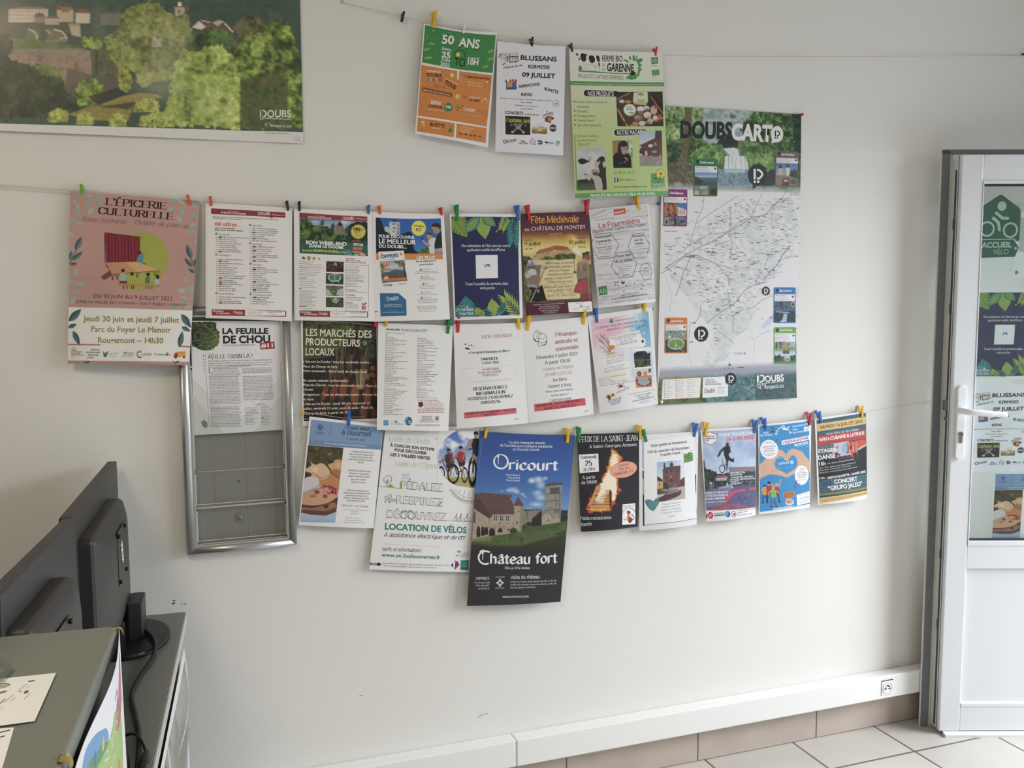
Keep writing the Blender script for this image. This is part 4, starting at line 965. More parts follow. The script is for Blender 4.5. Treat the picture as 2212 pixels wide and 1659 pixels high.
# clothes pegs: colour, bottom x, z, tilt, length, stout, label
PEGS=[
('black',0.4872,2.2483,0.198,0.0258,0,'slim black clothes peg hanging empty on the top string'),
('yellow',0.5749,2.2409,0.105,0.0441,1,'yellow clothes peg on the green and orange anniversary poster'),
('white',0.6594,2.2340,0.108,0.0222,0,'small clear clothes peg in the middle of the anniversary poster top'),
('black',0.8617,2.2171,-0.053,0.0236,0,'slim black clothes peg holding the white village fair sheet'),
('black',0.9862,2.2125,-0.344,0.0235,0,'slim tilted black clothes peg at the left corner of the farm poster'),
('red',1.2546,2.2235,-0.045,0.0249,0,'slim red clothes peg at the right corner of the farm poster'),
('lime',-0.3140,1.7620,-0.033,0.0254,0,'lime green clothes peg at the left corner of the pink theatre poster'),
('orange',-0.0662,1.7464,-0.217,0.0245,0,'orange clothes peg at the right corner of the pink theatre poster'),
('orange',-0.0155,1.7445,-0.062,0.0243,0,'orange clothes peg at the left corner of the list of sixty offers'),
('black',0.1764,1.7385,-0.123,0.0251,0,'slim black clothes peg at the right corner of the list of sixty offers'),
('black',0.2056,1.7382,-0.007,0.0251,0,'slim black clothes peg at the left corner of the weekend offer sheet'),
('blue',0.3882,1.7361,0.032,0.0233,0,'slim blue clothes peg at the right corner of the weekend offer sheet'),
('orange',0.4204,1.7358,-0.132,0.0235,0,'orange red clothes peg at the left corner of the tourist passport sheet'),
('red',0.5930,1.7381,-0.163,0.0216,0,'slim red clothes peg at the right corner of the tourist passport sheet'),
('green',0.6376,1.7241,-0.046,0.0445,1,'green clothes peg at the left corner of the navy leaf poster'),
('blue',0.8193,1.7288,-0.102,0.0456,1,'blue clothes peg at the right corner of the navy leaf poster'),
('red',0.8533,1.7309,-0.170,0.0448,1,'red clothes peg at the left corner of the medieval fair poster'),
('red',1.0327,1.7517,0.030,0.0441,1,'red clothes peg at the right corner of the medieval fair poster'),
('yellow',1.2064,1.7689,-0.262,0.0405,1,'yellow clothes peg holding the wood grain farm shop sheet'),
('red',0.4019,1.4302,0.040,0.0430,1,'red clothes peg at the right corner of the vegetable market poster'),
('yellow',0.4314,1.4311,0.009,0.0431,1,'yellow clothes peg at the left corner of the agenda sheet'),
('green',0.6063,1.4093,0.110,0.0431,1,'green clothes peg at the right corner of the agenda sheet'),
('red',0.6361,1.4115,0.030,0.0431,1,'red clothes peg at the left corner of the jumble sale sheet'),
('yellow',0.8213,1.4181,-0.174,0.0434,1,'yellow clothes peg at the right corner of the jumble sale sheet'),
('yellow',0.8463,1.4137,0.086,0.0443,1,'yellow clothes peg at the left corner of the boules game sheet'),
('yellow',1.0245,1.4290,0.016,0.0411,1,'yellow clothes peg at the right corner of the boules game sheet'),
('blue',1.0682,1.4340,-0.128,0.0430,1,'blue clothes peg at the left corner of the pink and blue workshop sheet'),
('yellow',1.2270,1.4616,-0.115,0.0380,1,'yellow clothes peg at the right corner of the pink and blue workshop sheet'),
('blue',0.3233,1.1608,0.028,0.0473,1,'blue clothes peg holding the blue headed picnic sheet'),
('yellow',0.7153,1.1063,0.118,0.0460,1,'yellow clothes peg at the left corner of the tall castle poster'),
('yellow',0.9732,1.0784,-0.000,0.0461,1,'yellow clothes peg at the right corner of the tall castle poster'),
('green',1.0093,1.0806,0.015,0.0449,1,'green clothes peg at the left corner of the black bonfire poster'),
('yellow',1.2162,1.0763,-0.084,0.0435,1,'yellow clothes peg at the right corner of the black bonfire poster'),
('green',1.2378,1.0664,-0.351,0.0454,1,'tilted green clothes peg at the left corner of the guided tour sheet'),
('blue',1.4055,1.0733,0.113,0.0442,1,'blue clothes peg at the right corner of the guided tour sheet'),
('yellow',1.4456,1.0741,0.093,0.0443,1,'yellow clothes peg at the left corner of the bike jump poster'),
('blue',1.6280,1.0734,0.010,0.0452,1,'blue clothes peg at the right corner of the bike jump poster'),
('blue',1.6727,1.0801,-0.306,0.0452,1,'blue clothes peg at the left corner of the heart hands poster'),
('red',1.8417,1.0884,-0.098,0.0452,1,'red clothes peg at the right corner of the heart hands poster'),
('blue',1.8876,1.0939,-0.376,0.0475,1,'blue clothes peg at the left corner of the dance evening poster'),
('yellow',2.0543,1.1015,-0.195,0.0454,1,'yellow clothes peg at the right corner of the dance evening poster'),
]
STRINGS={
'upper string':[(0.3240,-0.0040,2.2865),(0.4032,-0.0133,2.2733),(0.4907,-0.0133,2.2616),(0.5778,-0.0133,2.2542),(0.6618,-0.0133,2.2425),(0.7586,-0.0133,2.2390),(0.8623,-0.0133,2.2307),(0.9703,-0.0133,2.2274),(0.9876,-0.0133,2.2212),(1.1245,-0.0133,2.2252),(1.2570,-0.0133,2.2298),(1.3875,-0.0133,2.2354),(1.8064,-0.0133,2.2693),(2.2690,-0.0133,2.3097),(2.6901,-0.0040,2.3498)],
'row2a':[(-0.5490,-0.0133,1.7799),(-0.4913,-0.0133,1.7767),(-0.4126,-0.0133,1.7731),(-0.3421,-0.0133,1.7697),(-0.3156,-0.0133,1.7678),(-0.1858,-0.0133,1.7612),(-0.0676,-0.0133,1.7525),(-0.0163,-0.0133,1.7518),(0.0573,-0.0133,1.7459),(0.1751,-0.0133,1.7448),(0.2061,-0.0133,1.7445),(0.2944,-0.0133,1.7411),(0.3901,-0.0133,1.7427),(0.4217,-0.0133,1.7399),(0.5090,-0.0133,1.7348),(0.5932,-0.0133,1.7435),(0.6387,-0.0133,1.7435),(0.8177,-0.0133,1.7493),(0.8503,-0.0133,1.7508),(1.0349,-0.0133,1.7655),(1.2064,-0.0133,1.7870),(1.2673,-0.0050,1.7903)],
'row2b':[(-0.5488,-0.0133,1.7842),(-0.4911,-0.0133,1.7800),(-0.4124,-0.0133,1.7764),(-0.3420,-0.0133,1.7727),(-0.3154,-0.0133,1.7723),(-0.1857,-0.0133,1.7657),(-0.0674,-0.0133,1.7571),(-0.0162,-0.0133,1.7553),(0.0575,-0.0133,1.7524),(0.1752,-0.0133,1.7472),(0.2062,-0.0133,1.7481),(0.2946,-0.0133,1.7484),(0.3902,-0.0133,1.7464),(0.4218,-0.0133,1.7448),(0.5091,-0.0133,1.7436),(0.5933,-0.0133,1.7461)],
'row3':[(0.2087,-0.0133,1.4511),(0.3131,-0.0133,1.4450),(0.4026,-0.0133,1.4364),(0.4322,-0.0133,1.4386),(0.5180,-0.0133,1.4299),(0.6087,-0.0133,1.4248),(0.6386,-0.0133,1.4257),(0.7351,-0.0133,1.4351),(0.8225,-0.0133,1.4367),(0.8497,-0.0133,1.4364),(0.9354,-0.0133,1.4449),(1.0258,-0.0133,1.4522),(1.0680,-0.0133,1.4546),(1.1460,-0.0133,1.4650),(1.2270,-0.0133,1.4742),(1.2538,-0.0050,1.4740)],
'row4':[(0.1992,-0.0125,1.2054),(0.2581,-0.0133,1.1940),(0.3242,-0.0133,1.1808),(0.4226,-0.0133,1.1645),(0.5545,-0.0133,1.1436),(0.7193,-0.0133,1.1259),(0.8332,-0.0133,1.1118),(0.9745,-0.0133,1.1015),(1.0107,-0.0133,1.1010),(1.1335,-0.0133,1.0974),(1.2169,-0.0133,1.0959),(1.2377,-0.0133,1.0890),(1.3086,-0.0133,1.0867),(1.4105,-0.0133,1.0902),(1.4489,-0.0133,1.0941),(1.6323,-0.0133,1.0938),(1.6692,-0.0133,1.0980),(1.8435,-0.0133,1.1095),(1.8803,-0.0133,1.1108),(2.0533,-0.0133,1.1232),(2.1267,-0.0133,1.1295),(2.2448,-0.0133,1.1404),(2.3415,-0.0040,1.1477)],
'tail':[(0.1992,-0.0125,1.2054),(0.1942,-0.0060,1.1981),(0.1918,-0.0060,1.1744),(0.1955,-0.0060,1.1529),(0.1984,-0.0060,1.1427),(0.1938,-0.0060,1.1329),(0.1887,-0.0060,1.1231)],
}
# --- strings, pins, pegs
M_STR=mat('thin string','#c9c3b6',.8,noise=.15,nscale=400)
for key,name,lab,r in(('upper string','string','thin string stretched high across the wall from the big landscape picture to the far right',.0008),
('row2a','string','thin string carrying the second row of posters, the lower strand of a pair',.0008),
('row2b','string','thin string of the second row, the upper strand that ends by the tourist passport sheet',.0006),
('row3','string','thin string carrying the third row of sheets, ending at the small green pin',.0008),
('row4','string','thin string of the lowest poster row, from the yellow pin to the door',.0008),
('tail','string','loose string end dangling below the yellow pin beside the rack',.0007)):
 b=MB();b.tube(spl(STRINGS[key],4),r,6);o=b.build(name,M_STR);tag(o,lab,'string','poster strings')
def pin(loc,col,lab,kind='ball',name='push_pin'):
 b=MB();M=Matrix.Rotation(PI/2,4,'X')
 if kind=='ball':b.lathe([(.0004,-.004),(.0008,.0),(.0030,.0005),(.0034,.002),(.0028,.0045),(.0030,.0075),(.0046,.0085),(.0050,.0105),(.0036,.012),(.0005,.0126)],16,M)
 elif kind=='flat':b.lathe([(.0004,-.004),(.0008,.0),(.0052,.0004),(.0056,.0016),(.0046,.0030),(.0005,.0036)],18,M)
 else:b.lathe([(.0010,-.006),(.0012,.012),(.0030,.0125),(.0030,.0140),(.0004,.0144)],12,M)
 o=b.build(name,mat('pin '+col,col,.3,noise=.02));o.location=loc;tag(o,lab,'pin','pins in the wall');return o
pin((1.783,-.0025,2.0885),'#c0202e','red push pin at the upper right corner of the waterfall map poster')
pin((1.2745,-.0005,1.7925),'#1f4fb0','blue push pin on the white wall left of the map poster')
pin((1.2935,-.0045,1.1875),'#f0f0ee','white flat pin at the lower left corner of the map poster','flat')
pin((1.7835,-.0025,1.1905),'#f0f0ee','white flat pin at the lower right corner of the map poster','flat')
pin((.2125,-.0045,1.9245),'#e4e4e0','white pin at the lower right corner of the big landscape picture','ball')
pin((1.2595,-.0005,1.4745),'#1e7a54','small green pin on the wall beside the workshop sheet','flat')
pin((.2008,-.0098,1.2035),'#e8b416','yellow push pin holding the lowest string next to the rack')
pin((2.3545,-.0005,1.1455),'#8a8a86','grey nail where the lowest string ends behind the open door','nail','nail')
pin((2.705,-.0005,2.3540),'#24302c','dark push pin at the far right end of the top string')
b=MB();b.tube(spl([(.3262,.001,2.2935),(.3262,-.008,2.2930),(.3275,-.013,2.2905),(.330,-.012,2.2870),(.332,-.009,2.2860)],5),.0010,8);o=b.build('wall_hook',mat('grey hook','#77746e',.4,.6));tag(o,'small grey wire hook on the wall at the start of the top string','hook')
PEGC={'yellow':'#e3b518','red':'#c41f2c','green':'#12803f','blue':'#1d62b8','orange':'#e2582a','lime':'#7fae2a','black':'#241f1e','white':'#e6e6e2'}
PEG_MESH={}
def peg_meshes(col,stout):
 k=(col,stout)
 if k in PEG_MESH:return PEG_MESH[k]
 L=.044;w=.0088 if stout else .0062
 m=mat('peg '+col,PEGC[col],.5,noise=.07,nscale=120);ws=mat('peg spring','#b8b4aa',.3,.85)
 if col=='white':m=mat('peg clear','#e8e8e4',.25,noise=.02)
 out=[]
 for prof in([(-.0150,0),(-.0166,.001),(-.0200,.45*L),(-.0262,L),(-.0225,L),(-.0166,.55*L),(-.0158,.48*L),(-.0160,.40*L),(-.0148,.2*L)],
[(-.0124,0),(-.0106,.001),(-.0074,.45*L),(-.0018,L),(-.0055,L),(-.0108,.55*L),(-.0116,.48*L),(-.0112,.40*L),(-.0126,.2*L)]):
  b=MB();b.prism(prof,-w/2,w/2,'x',.0006,1);out.append(b.mesh('leg',m))
 b=MB()
 for sx in(-w/2-.0004,w/2+.0004):b.tube([(sx,-.0137+.0030*cos(q),.48*L+.0030*sin(q))for q in np.linspace(0,2*PI,13)],.0005,5)
 b.tube([(-w/2,-.0207,.52*L),(w/2,-.0207,.52*L)],.0006,5);out.append(b.mesh('spring',ws))
 PEG_MESH[k]=out
 return out
for col,x,z,tilt,L,stout,lab in PEGS:
 t=empty('clothes_peg',(x,0,z));tag(t,lab,'clothes peg','pegs on the strings')
 me=peg_meshes(col,stout)
 k=(.044 if stout else L)/.044
 t.scale=(1,1,k);t.rotation_euler=(0,tilt,0)
 for nm,q in zip(('leg','leg','spring'),me):link(nm,q,t)
def sheet(key,**kw):
 c,lay,ox,oy,s=SHEETS[key]
 return Sheet(c,lay,ox,oy,s,**kw)
def W(pts,ox,oy,s):
 return[((x-ox)*s,(y-oy)*s)for x,y in pts]
WH,BK='#f3f2f4','#1d1c20'
def done(S,name,label,cat='poster',group=None,m=PAPER):
 o=S.build(name,m);tag(o,label,cat,group);return o
S=sheet('tci',paper='#f0efee',bulge=.006,sag=.006)
G,O='#3c8f4c','#e08a36'
S.pg(P(283,212,1028,322,995,718,620,672,252,606),G)
R=random.Random(4)
for k in range(46):
 x=R.uniform(290,990);y=235+(x-283)*.15+R.uniform(0,330)
 S.di(x,y,3.5,5,R.choice(['#e8e070','#d8efd8','#c94a3a','#8fd07a']),6)
for x,y in((285,460),(300,550),(955,560),(900,640),(330,400),(960,480)):
 S.ink([(x-20,y),(x-5,y+22),(x+8,y-8),(x+22,y+18),(x+36,y-6),(x+44,y+14)],5,'#c9d84a',True)
S.tx('50',452,400,572,408,88,'#27402c','heavy',3);S.tx('ANS',622,428,842,462,90,'#27402c','heavy',3)
S.tx('50',448,394,570,402,90,'#f6f6f2','heavy',3);S.tx('ANS',618,418,840,452,92,'#f6f6f2','heavy',3)
S.tx('SAMEDI',446,462,540,478,24,'#f2f2ee','bold');S.tx('25',442,540,532,552,58,'#f2f2ee','heavy',3);S.tx('JUIN',438,585,526,598,36,'#f2f2ee','bold');S.tx('2022',430,632,524,646,34,'#f2f2ee','heavy')
S.ri(632,522,56,62,7,'#1c2a20',22,170,380);S.di(614,512,24,24,'#d8cf3a');S.di(616,512,12,16,'#e9e36a')
S.tx('TCI',572,630,684,642,84,'#18221b','med',3);S.tx('À PARTIR DE',716,556,842,566,16,'#f2f2ee','bold');S.tx('10H',714,616,830,630,58,'#f4f4f0','heavy',3)
S.pg(P(246,634,605,688,604,782,622,782,626,690,992,742,930,1285,206,1168),O)
S.pg(P(206,1190,578,1250,566,1400,196,1334),O);S.pg(P(598,1254,928,1300,922,1460,588,1402),O)
S.tx('TOURNOI DE',288,706,434,712,22,'#f4efe6','bold');S.tx('DOUBLE',296,750,442,756,32,BK,'heavy')
for i,(ch,c_)in enumerate(zip('DÉGUISÉ',('#4a6ab0','#e0d04a','#c94a3a','#3a9a5a','#e8e8e8','#7a5aa8','#c94a6a'))):S.tx(ch,304+21*i,800+i*.6,322+21*i,800+i*.6,30,c_,'heavy',fit=False)
S.di(552,736,25,25,'#e3c84a');S.di(548,732,12,16,'#f0e07a')
S.tx('ACTIVITÉS POUR',470,775,606,842,13,'#f4e6d0','bold');S.tx('TOUS',466,822,580,888,42,BK,'heavy',3);S.tx('10h-17h',364,862,478,882,26,'#3a2418','hand')
S.pg(P(252,866,552,932,546,972,248,912),'#8f4e30');S.tx('REPAS DU MIDI TIRÉ DU SAC',260,902,530,960,15,'#f0e4d8','bold')
S.tx('17h',650,752,694,758,26,BK,'hand');S.tx('DÉMONSTRATION',706,764,958,790,24,BK,'heavy')
S.pa(712,810,892,838,2,9,'#f4d8b8',3,slope=.12,fill=(.9,1));S.ri(664,795,22,26,4,'#f0b070');S.ink(P(680,815,712,856),4,'#7a8a3a');S.ri(936,826,26,24,4,'#d86a3a');S.di(930,812,12,12,'#e8d060');S.ink(P(916,848,886,872),4,'#7a8a3a')
S.di(608,966,28,28,'#d8c040');S.di(604,964,14,20,'#ecd870');S.tx('18h',658,982,708,988,26,'#3a2418','hand');S.tx('VERRE DES',732,980,846,992,18,'#f4dcc4','bold');S.tx('50 ANS',732,1012,846,1024,26,BK,'heavy')
S.ink(P(872,985,930,990,880,1010,868,1030),6,'#f0dcc8',True);S.ink(P(930,990,934,1042),5,'#f0dcc8')
S.tx('REPAS',334,1042,432,1056,34,'#f2ece0','heavy');S.tx('CONVIVIAL',304,1080,454,1098,28,BK,'heavy');S.di(511,1080,44,46,'#2f8a4a');S.tx('16€',482,1082,538,1096,28,'#f2f2ee','heavy');S.pa(300,1096,456,1110,1,9,'#f4d8b8',2,slope=.16)
S.ink(P(276,1030,284,1003),5,'#8aa04a');S.ink(P(548,1028,566,1006),4,'#f0dcb8');
for x,y in((596,1060),(604,1092),(640,1070)):S.di(x,y+18,9,7,'#4a7a3a');S.ink([(x+8,y+16),(x+14,y-14),(x+30,y-4)],5,'#4a6a32')
S.tx('CONCERT',672,1112,802,1132,28,'#f4e4cc','heavy');S.tx('En Soirée',814,1128,928,1140,22,'#8a4a1c','script');S.tx('CYCLOTRONS',652,1166,912,1200,38,'#8a4a1c','bold');S.tx('CYCLOTRONS',655,1164,909,1197,33,'#f0b878','sans')
S.tx('BUVETTE',322,1276,468,1298,34,BK,'heavy');S.tx('10h-17h',346,1308,424,1320,18,'#f4e0c8','bold');S.pg(P(240,1232,268,1236,276,1286,250,1282),'#e8b860');S.pg(P(238,1226,270,1230,270,1242,242,1238),'#f4ead8');S.pg(P(514,1302,552,1308,546,1350,508,1342),'#3a8a4a');S.ink(P(530,1300,538,1284,556,1284),4,'#5a2a1a')
S.pa(634,1288,830,1336,3,10,'#f4d4ae',5,slope=.13,fill=(.5,1));S.tx('06 . 03 . 20 39 . 09',620,1366,866,1402,18,BK,'heavy')
done(S,'poster','green and orange club anniversary poster reading 50 ANS on the top string')
# --- village fair sheet (also pinned behind the door glass)
def blussans(S,dim=0):
 B=BK
 S.tx('BLUSSANS',1286,574,1668,596,48,B,'heavy',3);S.tx('KERMESSE',1364,664,1594,676,36,B,'heavy');S.tx('09 JUILLET',1300,756,1652,774,46,B,'heavy',3)
 S.tx('Comité des',1130,528,1262,518,22,'#55504e','hand');S.tx('FÊTES',1146,604,1270,590,58,'#3a3434','bold');S.tx('FÊTES',1152,600,1266,587,46,'#b8a04a','sans');S.tx('BLUSSANS',1172,612,1252,604,14,B,'bold')
 for a in range(0,360,24):
  S.ink([(1110+12*cos(radians(a)),545+12*sin(radians(a))),(1110+46*cos(radians(a)),545+42*sin(radians(a)))],3,['#8a7a6a','#b0a04a','#5a5a6a'][a%3])
 for x,y,c in((1072,528,'#7a2a3a'),(1064,546,'#3a4a7a'),(1084,520,'#b04a3a'),(1104,628,'#3a3a3a'),(1118,616,'#8a7a3a')):S.di(x,y,7,7,c,8)
 S.ink(P(1128,570,1134,650),4,'#9a9078')
 S.tx('À PARTIR DE 14H',1108,676,1306,642,17,B,'bold')
 S.pg(P(1134,812,1242,812,1244,876,1136,886),'#3f78c0');S.pg(P(1144,818,1196,816,1198,866,1146,868),'#d9a23c');S.pg(P(1204,806,1240,806,1242,856,1206,858),'#b0503c');S.pg(P(1136,878,1244,868,1244,892,1138,896),'#2f5f9a')
 for x,y in((1134,800),(1180,796),(1206,790),(1236,794)):S.pg([(x-12,y+14),(x,y-16),(x+12,y+12)],'#7a2a34')
 S.tx('ANIMATIONS',1266,878,1488,850,31,B,'heavy');S.tx('BUVETTE',1534,898,1682,940,31,B,'heavy');S.tx('REPAS',1290,960,1404,964,31,B,'heavy')
 S.tx('Saucisse, pomme de terre, Cancoillotte, Salade, dessert',1072,990,1614,1020,12,'#38363a','bold',1);S.tx('Café OFFERT',1282,1036,1410,1042,13,'#38363a','bold',1);S.tx('Réservation recommandée',1226,1066,1462,1080,13,'#38363a','bold',1);S.tx('06 33 90 44 18',1282,1106,1414,1110,14,'#38363a','bold',1)
 pts=[]
 for k in range(28):a=2*PI*k/28;r=40 if k%2 else 28;pts.append((1660+r*cos(a),1042+r*sin(a)))
 S.ink(pts,2.5,'#8a8a92',closed=True);S.tx('12€',1642,1050,1680,1054,17,'#55535a','bold')
 S.tx('CONCERTS',1122,1152,1312,1162,31,B,'heavy');S.tx('À PARTIR DE 19H',1322,1164,1474,1172,14,B,'bold')
 def jack(p):
  p.fill('#2a2526').mott(None,['#231f20','#3a3232','#211e1f'],40,3,.6)
  p.ell(1260,1285,34,42,'#8a8078',.3).ell(1250,1280,8,10,'#151214',.3).ell(1274,1282,8,10,'#151214',.3).ell(1262,1306,12,8,'#4a3a34',.4).pg(P(1220,1262,1300,1262,1318,1244,1206,1244),'#5a524e')
  p.li(P(1196,1350,1300,1262),12,'#a8a4a6').li(P(1322,1350,1216,1262),12,'#a8a4a6').ell(1200,1345,18,12,'#d8d6da',.4).ell(1312,1350,16,14,'#c9c6ca',.4).ell(1190,1272,16,18,'#77706c',.5).ell(1334,1276,14,20,'#77706c',.5)
 S.pic(P(1126,1172,1385,1184,1384,1378,1128,1368),52,40,jack)
 S.tx('Capitaine Jack',1136,1234,1378,1246,40,'#d8cf4a','uncial')
 def sun(p):
  p.grad([(1285,'#e6dccb'),(1310,'#d8b878'),(1330,'#8a6a3c'),(1362,'#4c4030')])
  for a in range(15,170,18):p.li([(1484,1322),(1484+90*cos(radians(a)),1322-0+60*sin(radians(a)))],4,'#ecd28a',.8)
  p.ell(1484,1322,26,14,'#fbe9b4',.8).li(P(1404,1300,1484,1318),6,'#c9b48a').li(P(1562,1256,1558,1340),5,'#3a3028')
 S.pic(P(1402,1288,1562,1294,1560,1366,1402,1358),34,16,sun);S.tx('Légende',1436,1276,1530,1270,20,'#c9c4ca','script');S.tx('Beat',1484,1300,1524,1297,15,'#6a6468','handb')
 S.pg(P(1516,1166,1622,1128,1634,1162,1528,1196),'#8a5a4a');S.pg(P(1522,1170,1618,1136,1626,1160,1532,1190),'#ece8ee');S.tx('WOOD BIRD',1534,1182,1620,1152,15,'#3c3434','bold')
 S.bl(P(1546,1198,1580,1180,1626,1186,1636,1204,1606,1226,1604,1248,1570,1240,1540,1230),'#5c4438');S.bl(P(1570,1196,1604,1190,1612,1222,1580,1232),'#d88a3c');S.pg(P(1552,1124,1576,1122,1576,1136,1554,1138),'#d8a83c');S.di(1548,1226,8,6,'#d89a6a')
 S.di(1628,1302,38,40,'#4a4852');S.pg(P(1594,1292,1664,1296,1664,1312,1594,1308),'#b8b6c0')
 S.ri(1124,1444,18,16,8,'#3c4a55',20);S.tx('FOURNIER',1148,1452,1244,1436,20,'#3c3c44','bold');S.pa(1150,1456,1240,1456,1,5,'#8a8a92',2,slope=-.15)
 S.di(1296,1440,9,8,'#b0483c');S.di(1318,1444,9,8,'#4a5a8a');S.tx('GAUTHIER',1264,1470,1356,1474,17,'#3c3c44','serifb')
 S.ink(P(1384,1478,1384,1440,1408,1416,1434,1442,1434,1478,1416,1478),5,'#3a3a42');S.pa(1396,1450,1424,1470,3,5,'#55555f',3)
 S.pg(P(1462,1434,1498,1432,1516,1450,1512,1468,1494,1478,1464,1474,1464,1464,1496,1462,1500,1450,1490,1444,1462,1446),'#2d3a5a');S.di(1480,1452,9,9,'#3a6aa8')
 S.pg(P(1540,1444,1576,1446,1576,1464,1540,1462),'#3a3f52');S.tx('Habitat',1582,1464,1634,1468,16,'#4a4f62','bold');S.pa(1542,1474,1630,1476,1,4,'#8a8a92',4)
 S.pg(P(1654,1440,1698,1440,1696,1474,1680,1498,1660,1472),'#4f8f62');S.pg(P(1656,1442,1668,1440,1694,1484,1684,1496),'#e4e8e4')
 S.ink(P(1086,1150,1084,1366),2,'#a8a6ae')
S=sheet('blus',paper='#edecf4',bulge=.005,sag=.003)
blussans(S);done(S,'poster','white village fair sheet reading BLUSSANS on the top string',group='printed sheets on strings')
# --- farm dairy poster
S=sheet('ferme',paper='#e9e8e4',bulge=.010,sag=.004,nu=28,nv=34)
def bgf(p):
 p.grad([(120,'#eceae6'),(420,'#e6e9d8'),(470,'#dfe3c4'),(600,'#d6dfae'),(900,'#c9da8e'),(1600,'#b9d07a')])
 n=np.clip((p.X-300)/700,0,1)[...,None]*np.clip((p.Y-300)/400,0,1)[...,None]
 p.C=p.C*(1-.35*n)+srgb('#bed483')*.35*n
S.pic(P(90,118,1018,150,1078,1580,148,1604),36,50,bgf)
S.bl(P(170,160,205,152,300,176,380,172,392,250,384,330,368,330,362,262,330,258,300,254,276,290,262,328,244,328,240,262,204,246,184,214,158,196),'#efeeea',3)
for pts in(P(210,158,250,170,256,226,222,240,200,200),P(288,178,330,182,344,230,310,254,284,220),P(356,180,384,182,388,240,366,230),P(156,158,178,166,176,182,160,178),P(178,190,200,220,190,226),P(374,250,392,256,386,300),P(232,160,268,170,262,180)):S.bl(pts,'#2a2523',3)
for x in(236,262,352,388):S.ink([(x,250),(x-2,330)],3,'#8a8a84')
S.ink(P(260,270,330,276,364,296),3,'#8a8a84',True)
S.pg(P(182,330,300,330,520,348,730,352,730,360,520,356,300,346,182,340),'#4f9a4a');S.bl(P(182,292,200,282,214,294,212,328,184,328),'#4f9a4a');
S.tx('FERME BIO',414,232,616,234,58,'#2e2a28','bold',3);S.tx('DE',414,282,440,282,28,'#5a5754','light');S.tx('LA',416,328,444,328,30,'#5a5754','light');S.tx('GARENNE',460,328,726,340,76,'#262220','heavy',3)
S.tx('PRODUITS LAITIERS FERMIERS',178,402,626,420,42,'#69786a','sans')
S.ri(720,300,66,96,22,'#4f9d4c',30,-70,130)
for x,y,rx,ry,a in((655,228,28,10,.4),(692,200,10,22,-.3),(728,200,12,34,0),(758,192,7,16,.2),(788,228,32,20,-.5),(800,272,12,9,0),(776,300,7,12,.6),(800,318,8,12,-.4),(782,378,6,6,0),(690,400,36,14,.3),(740,390,20,26,.5),(656,404,8,8,0)):S.di(x,y,rx,ry,'#4f9d4c',14,a)
S.bl(P(692,350,712,340,722,322,732,322,730,342,746,340,742,362,716,378,696,374),'#241f1e',4)
S.pg(P(904,200,972,194,974,262,906,266),'#4a8f4a');S.tx('AB',914,252,962,246,36,'#ecece6','hand');S.pa(908,280,972,284,2,5,'#9aa89a',3);S.pg(P(910,324,984,320,986,376,912,378),'#4a9a4a');S.ri(948,348,22,14,3,'#c9dcb8');S.pa(914,392,980,390,1,5,'#9aa89a',3)
S.pg(P(100,434,1031,450,1032,488,102,474),'#4f9a4c');S.tx('Venez découvrir notre exploitation ainsi que notre magasin à la ferme où vous pourrez trouver l’ensemble de nos produits laitiers bio.',120,464,1016,478,15,'#dfe9d6','med',1)
S.rr(P(228,516,586,524,588,594,230,588),34,'#f0f0ec');S.rr(P(232,522,576,530,578,588,234,584),30,'#2a2526');S.tx('NOS PRODUITS',272,580,526,582,46,'#efede8','bold',3)
for k,(t,w)in enumerate((('Yaourts nature, aux fruits et',296),('arômatisés',116),('Faisselles',104),('Fromages blancs',174),('Crèmes dessert',164),('Lait entier pasteurisé',226))):
 y=654+46*k;x=163+k*1.8
 if k!=1:S.re(x-30,y-22,x-17,y-8,'#3c5a3c')
 S.tx(t,x,y,x+w,y+1,25,'#4a4c42','sans')
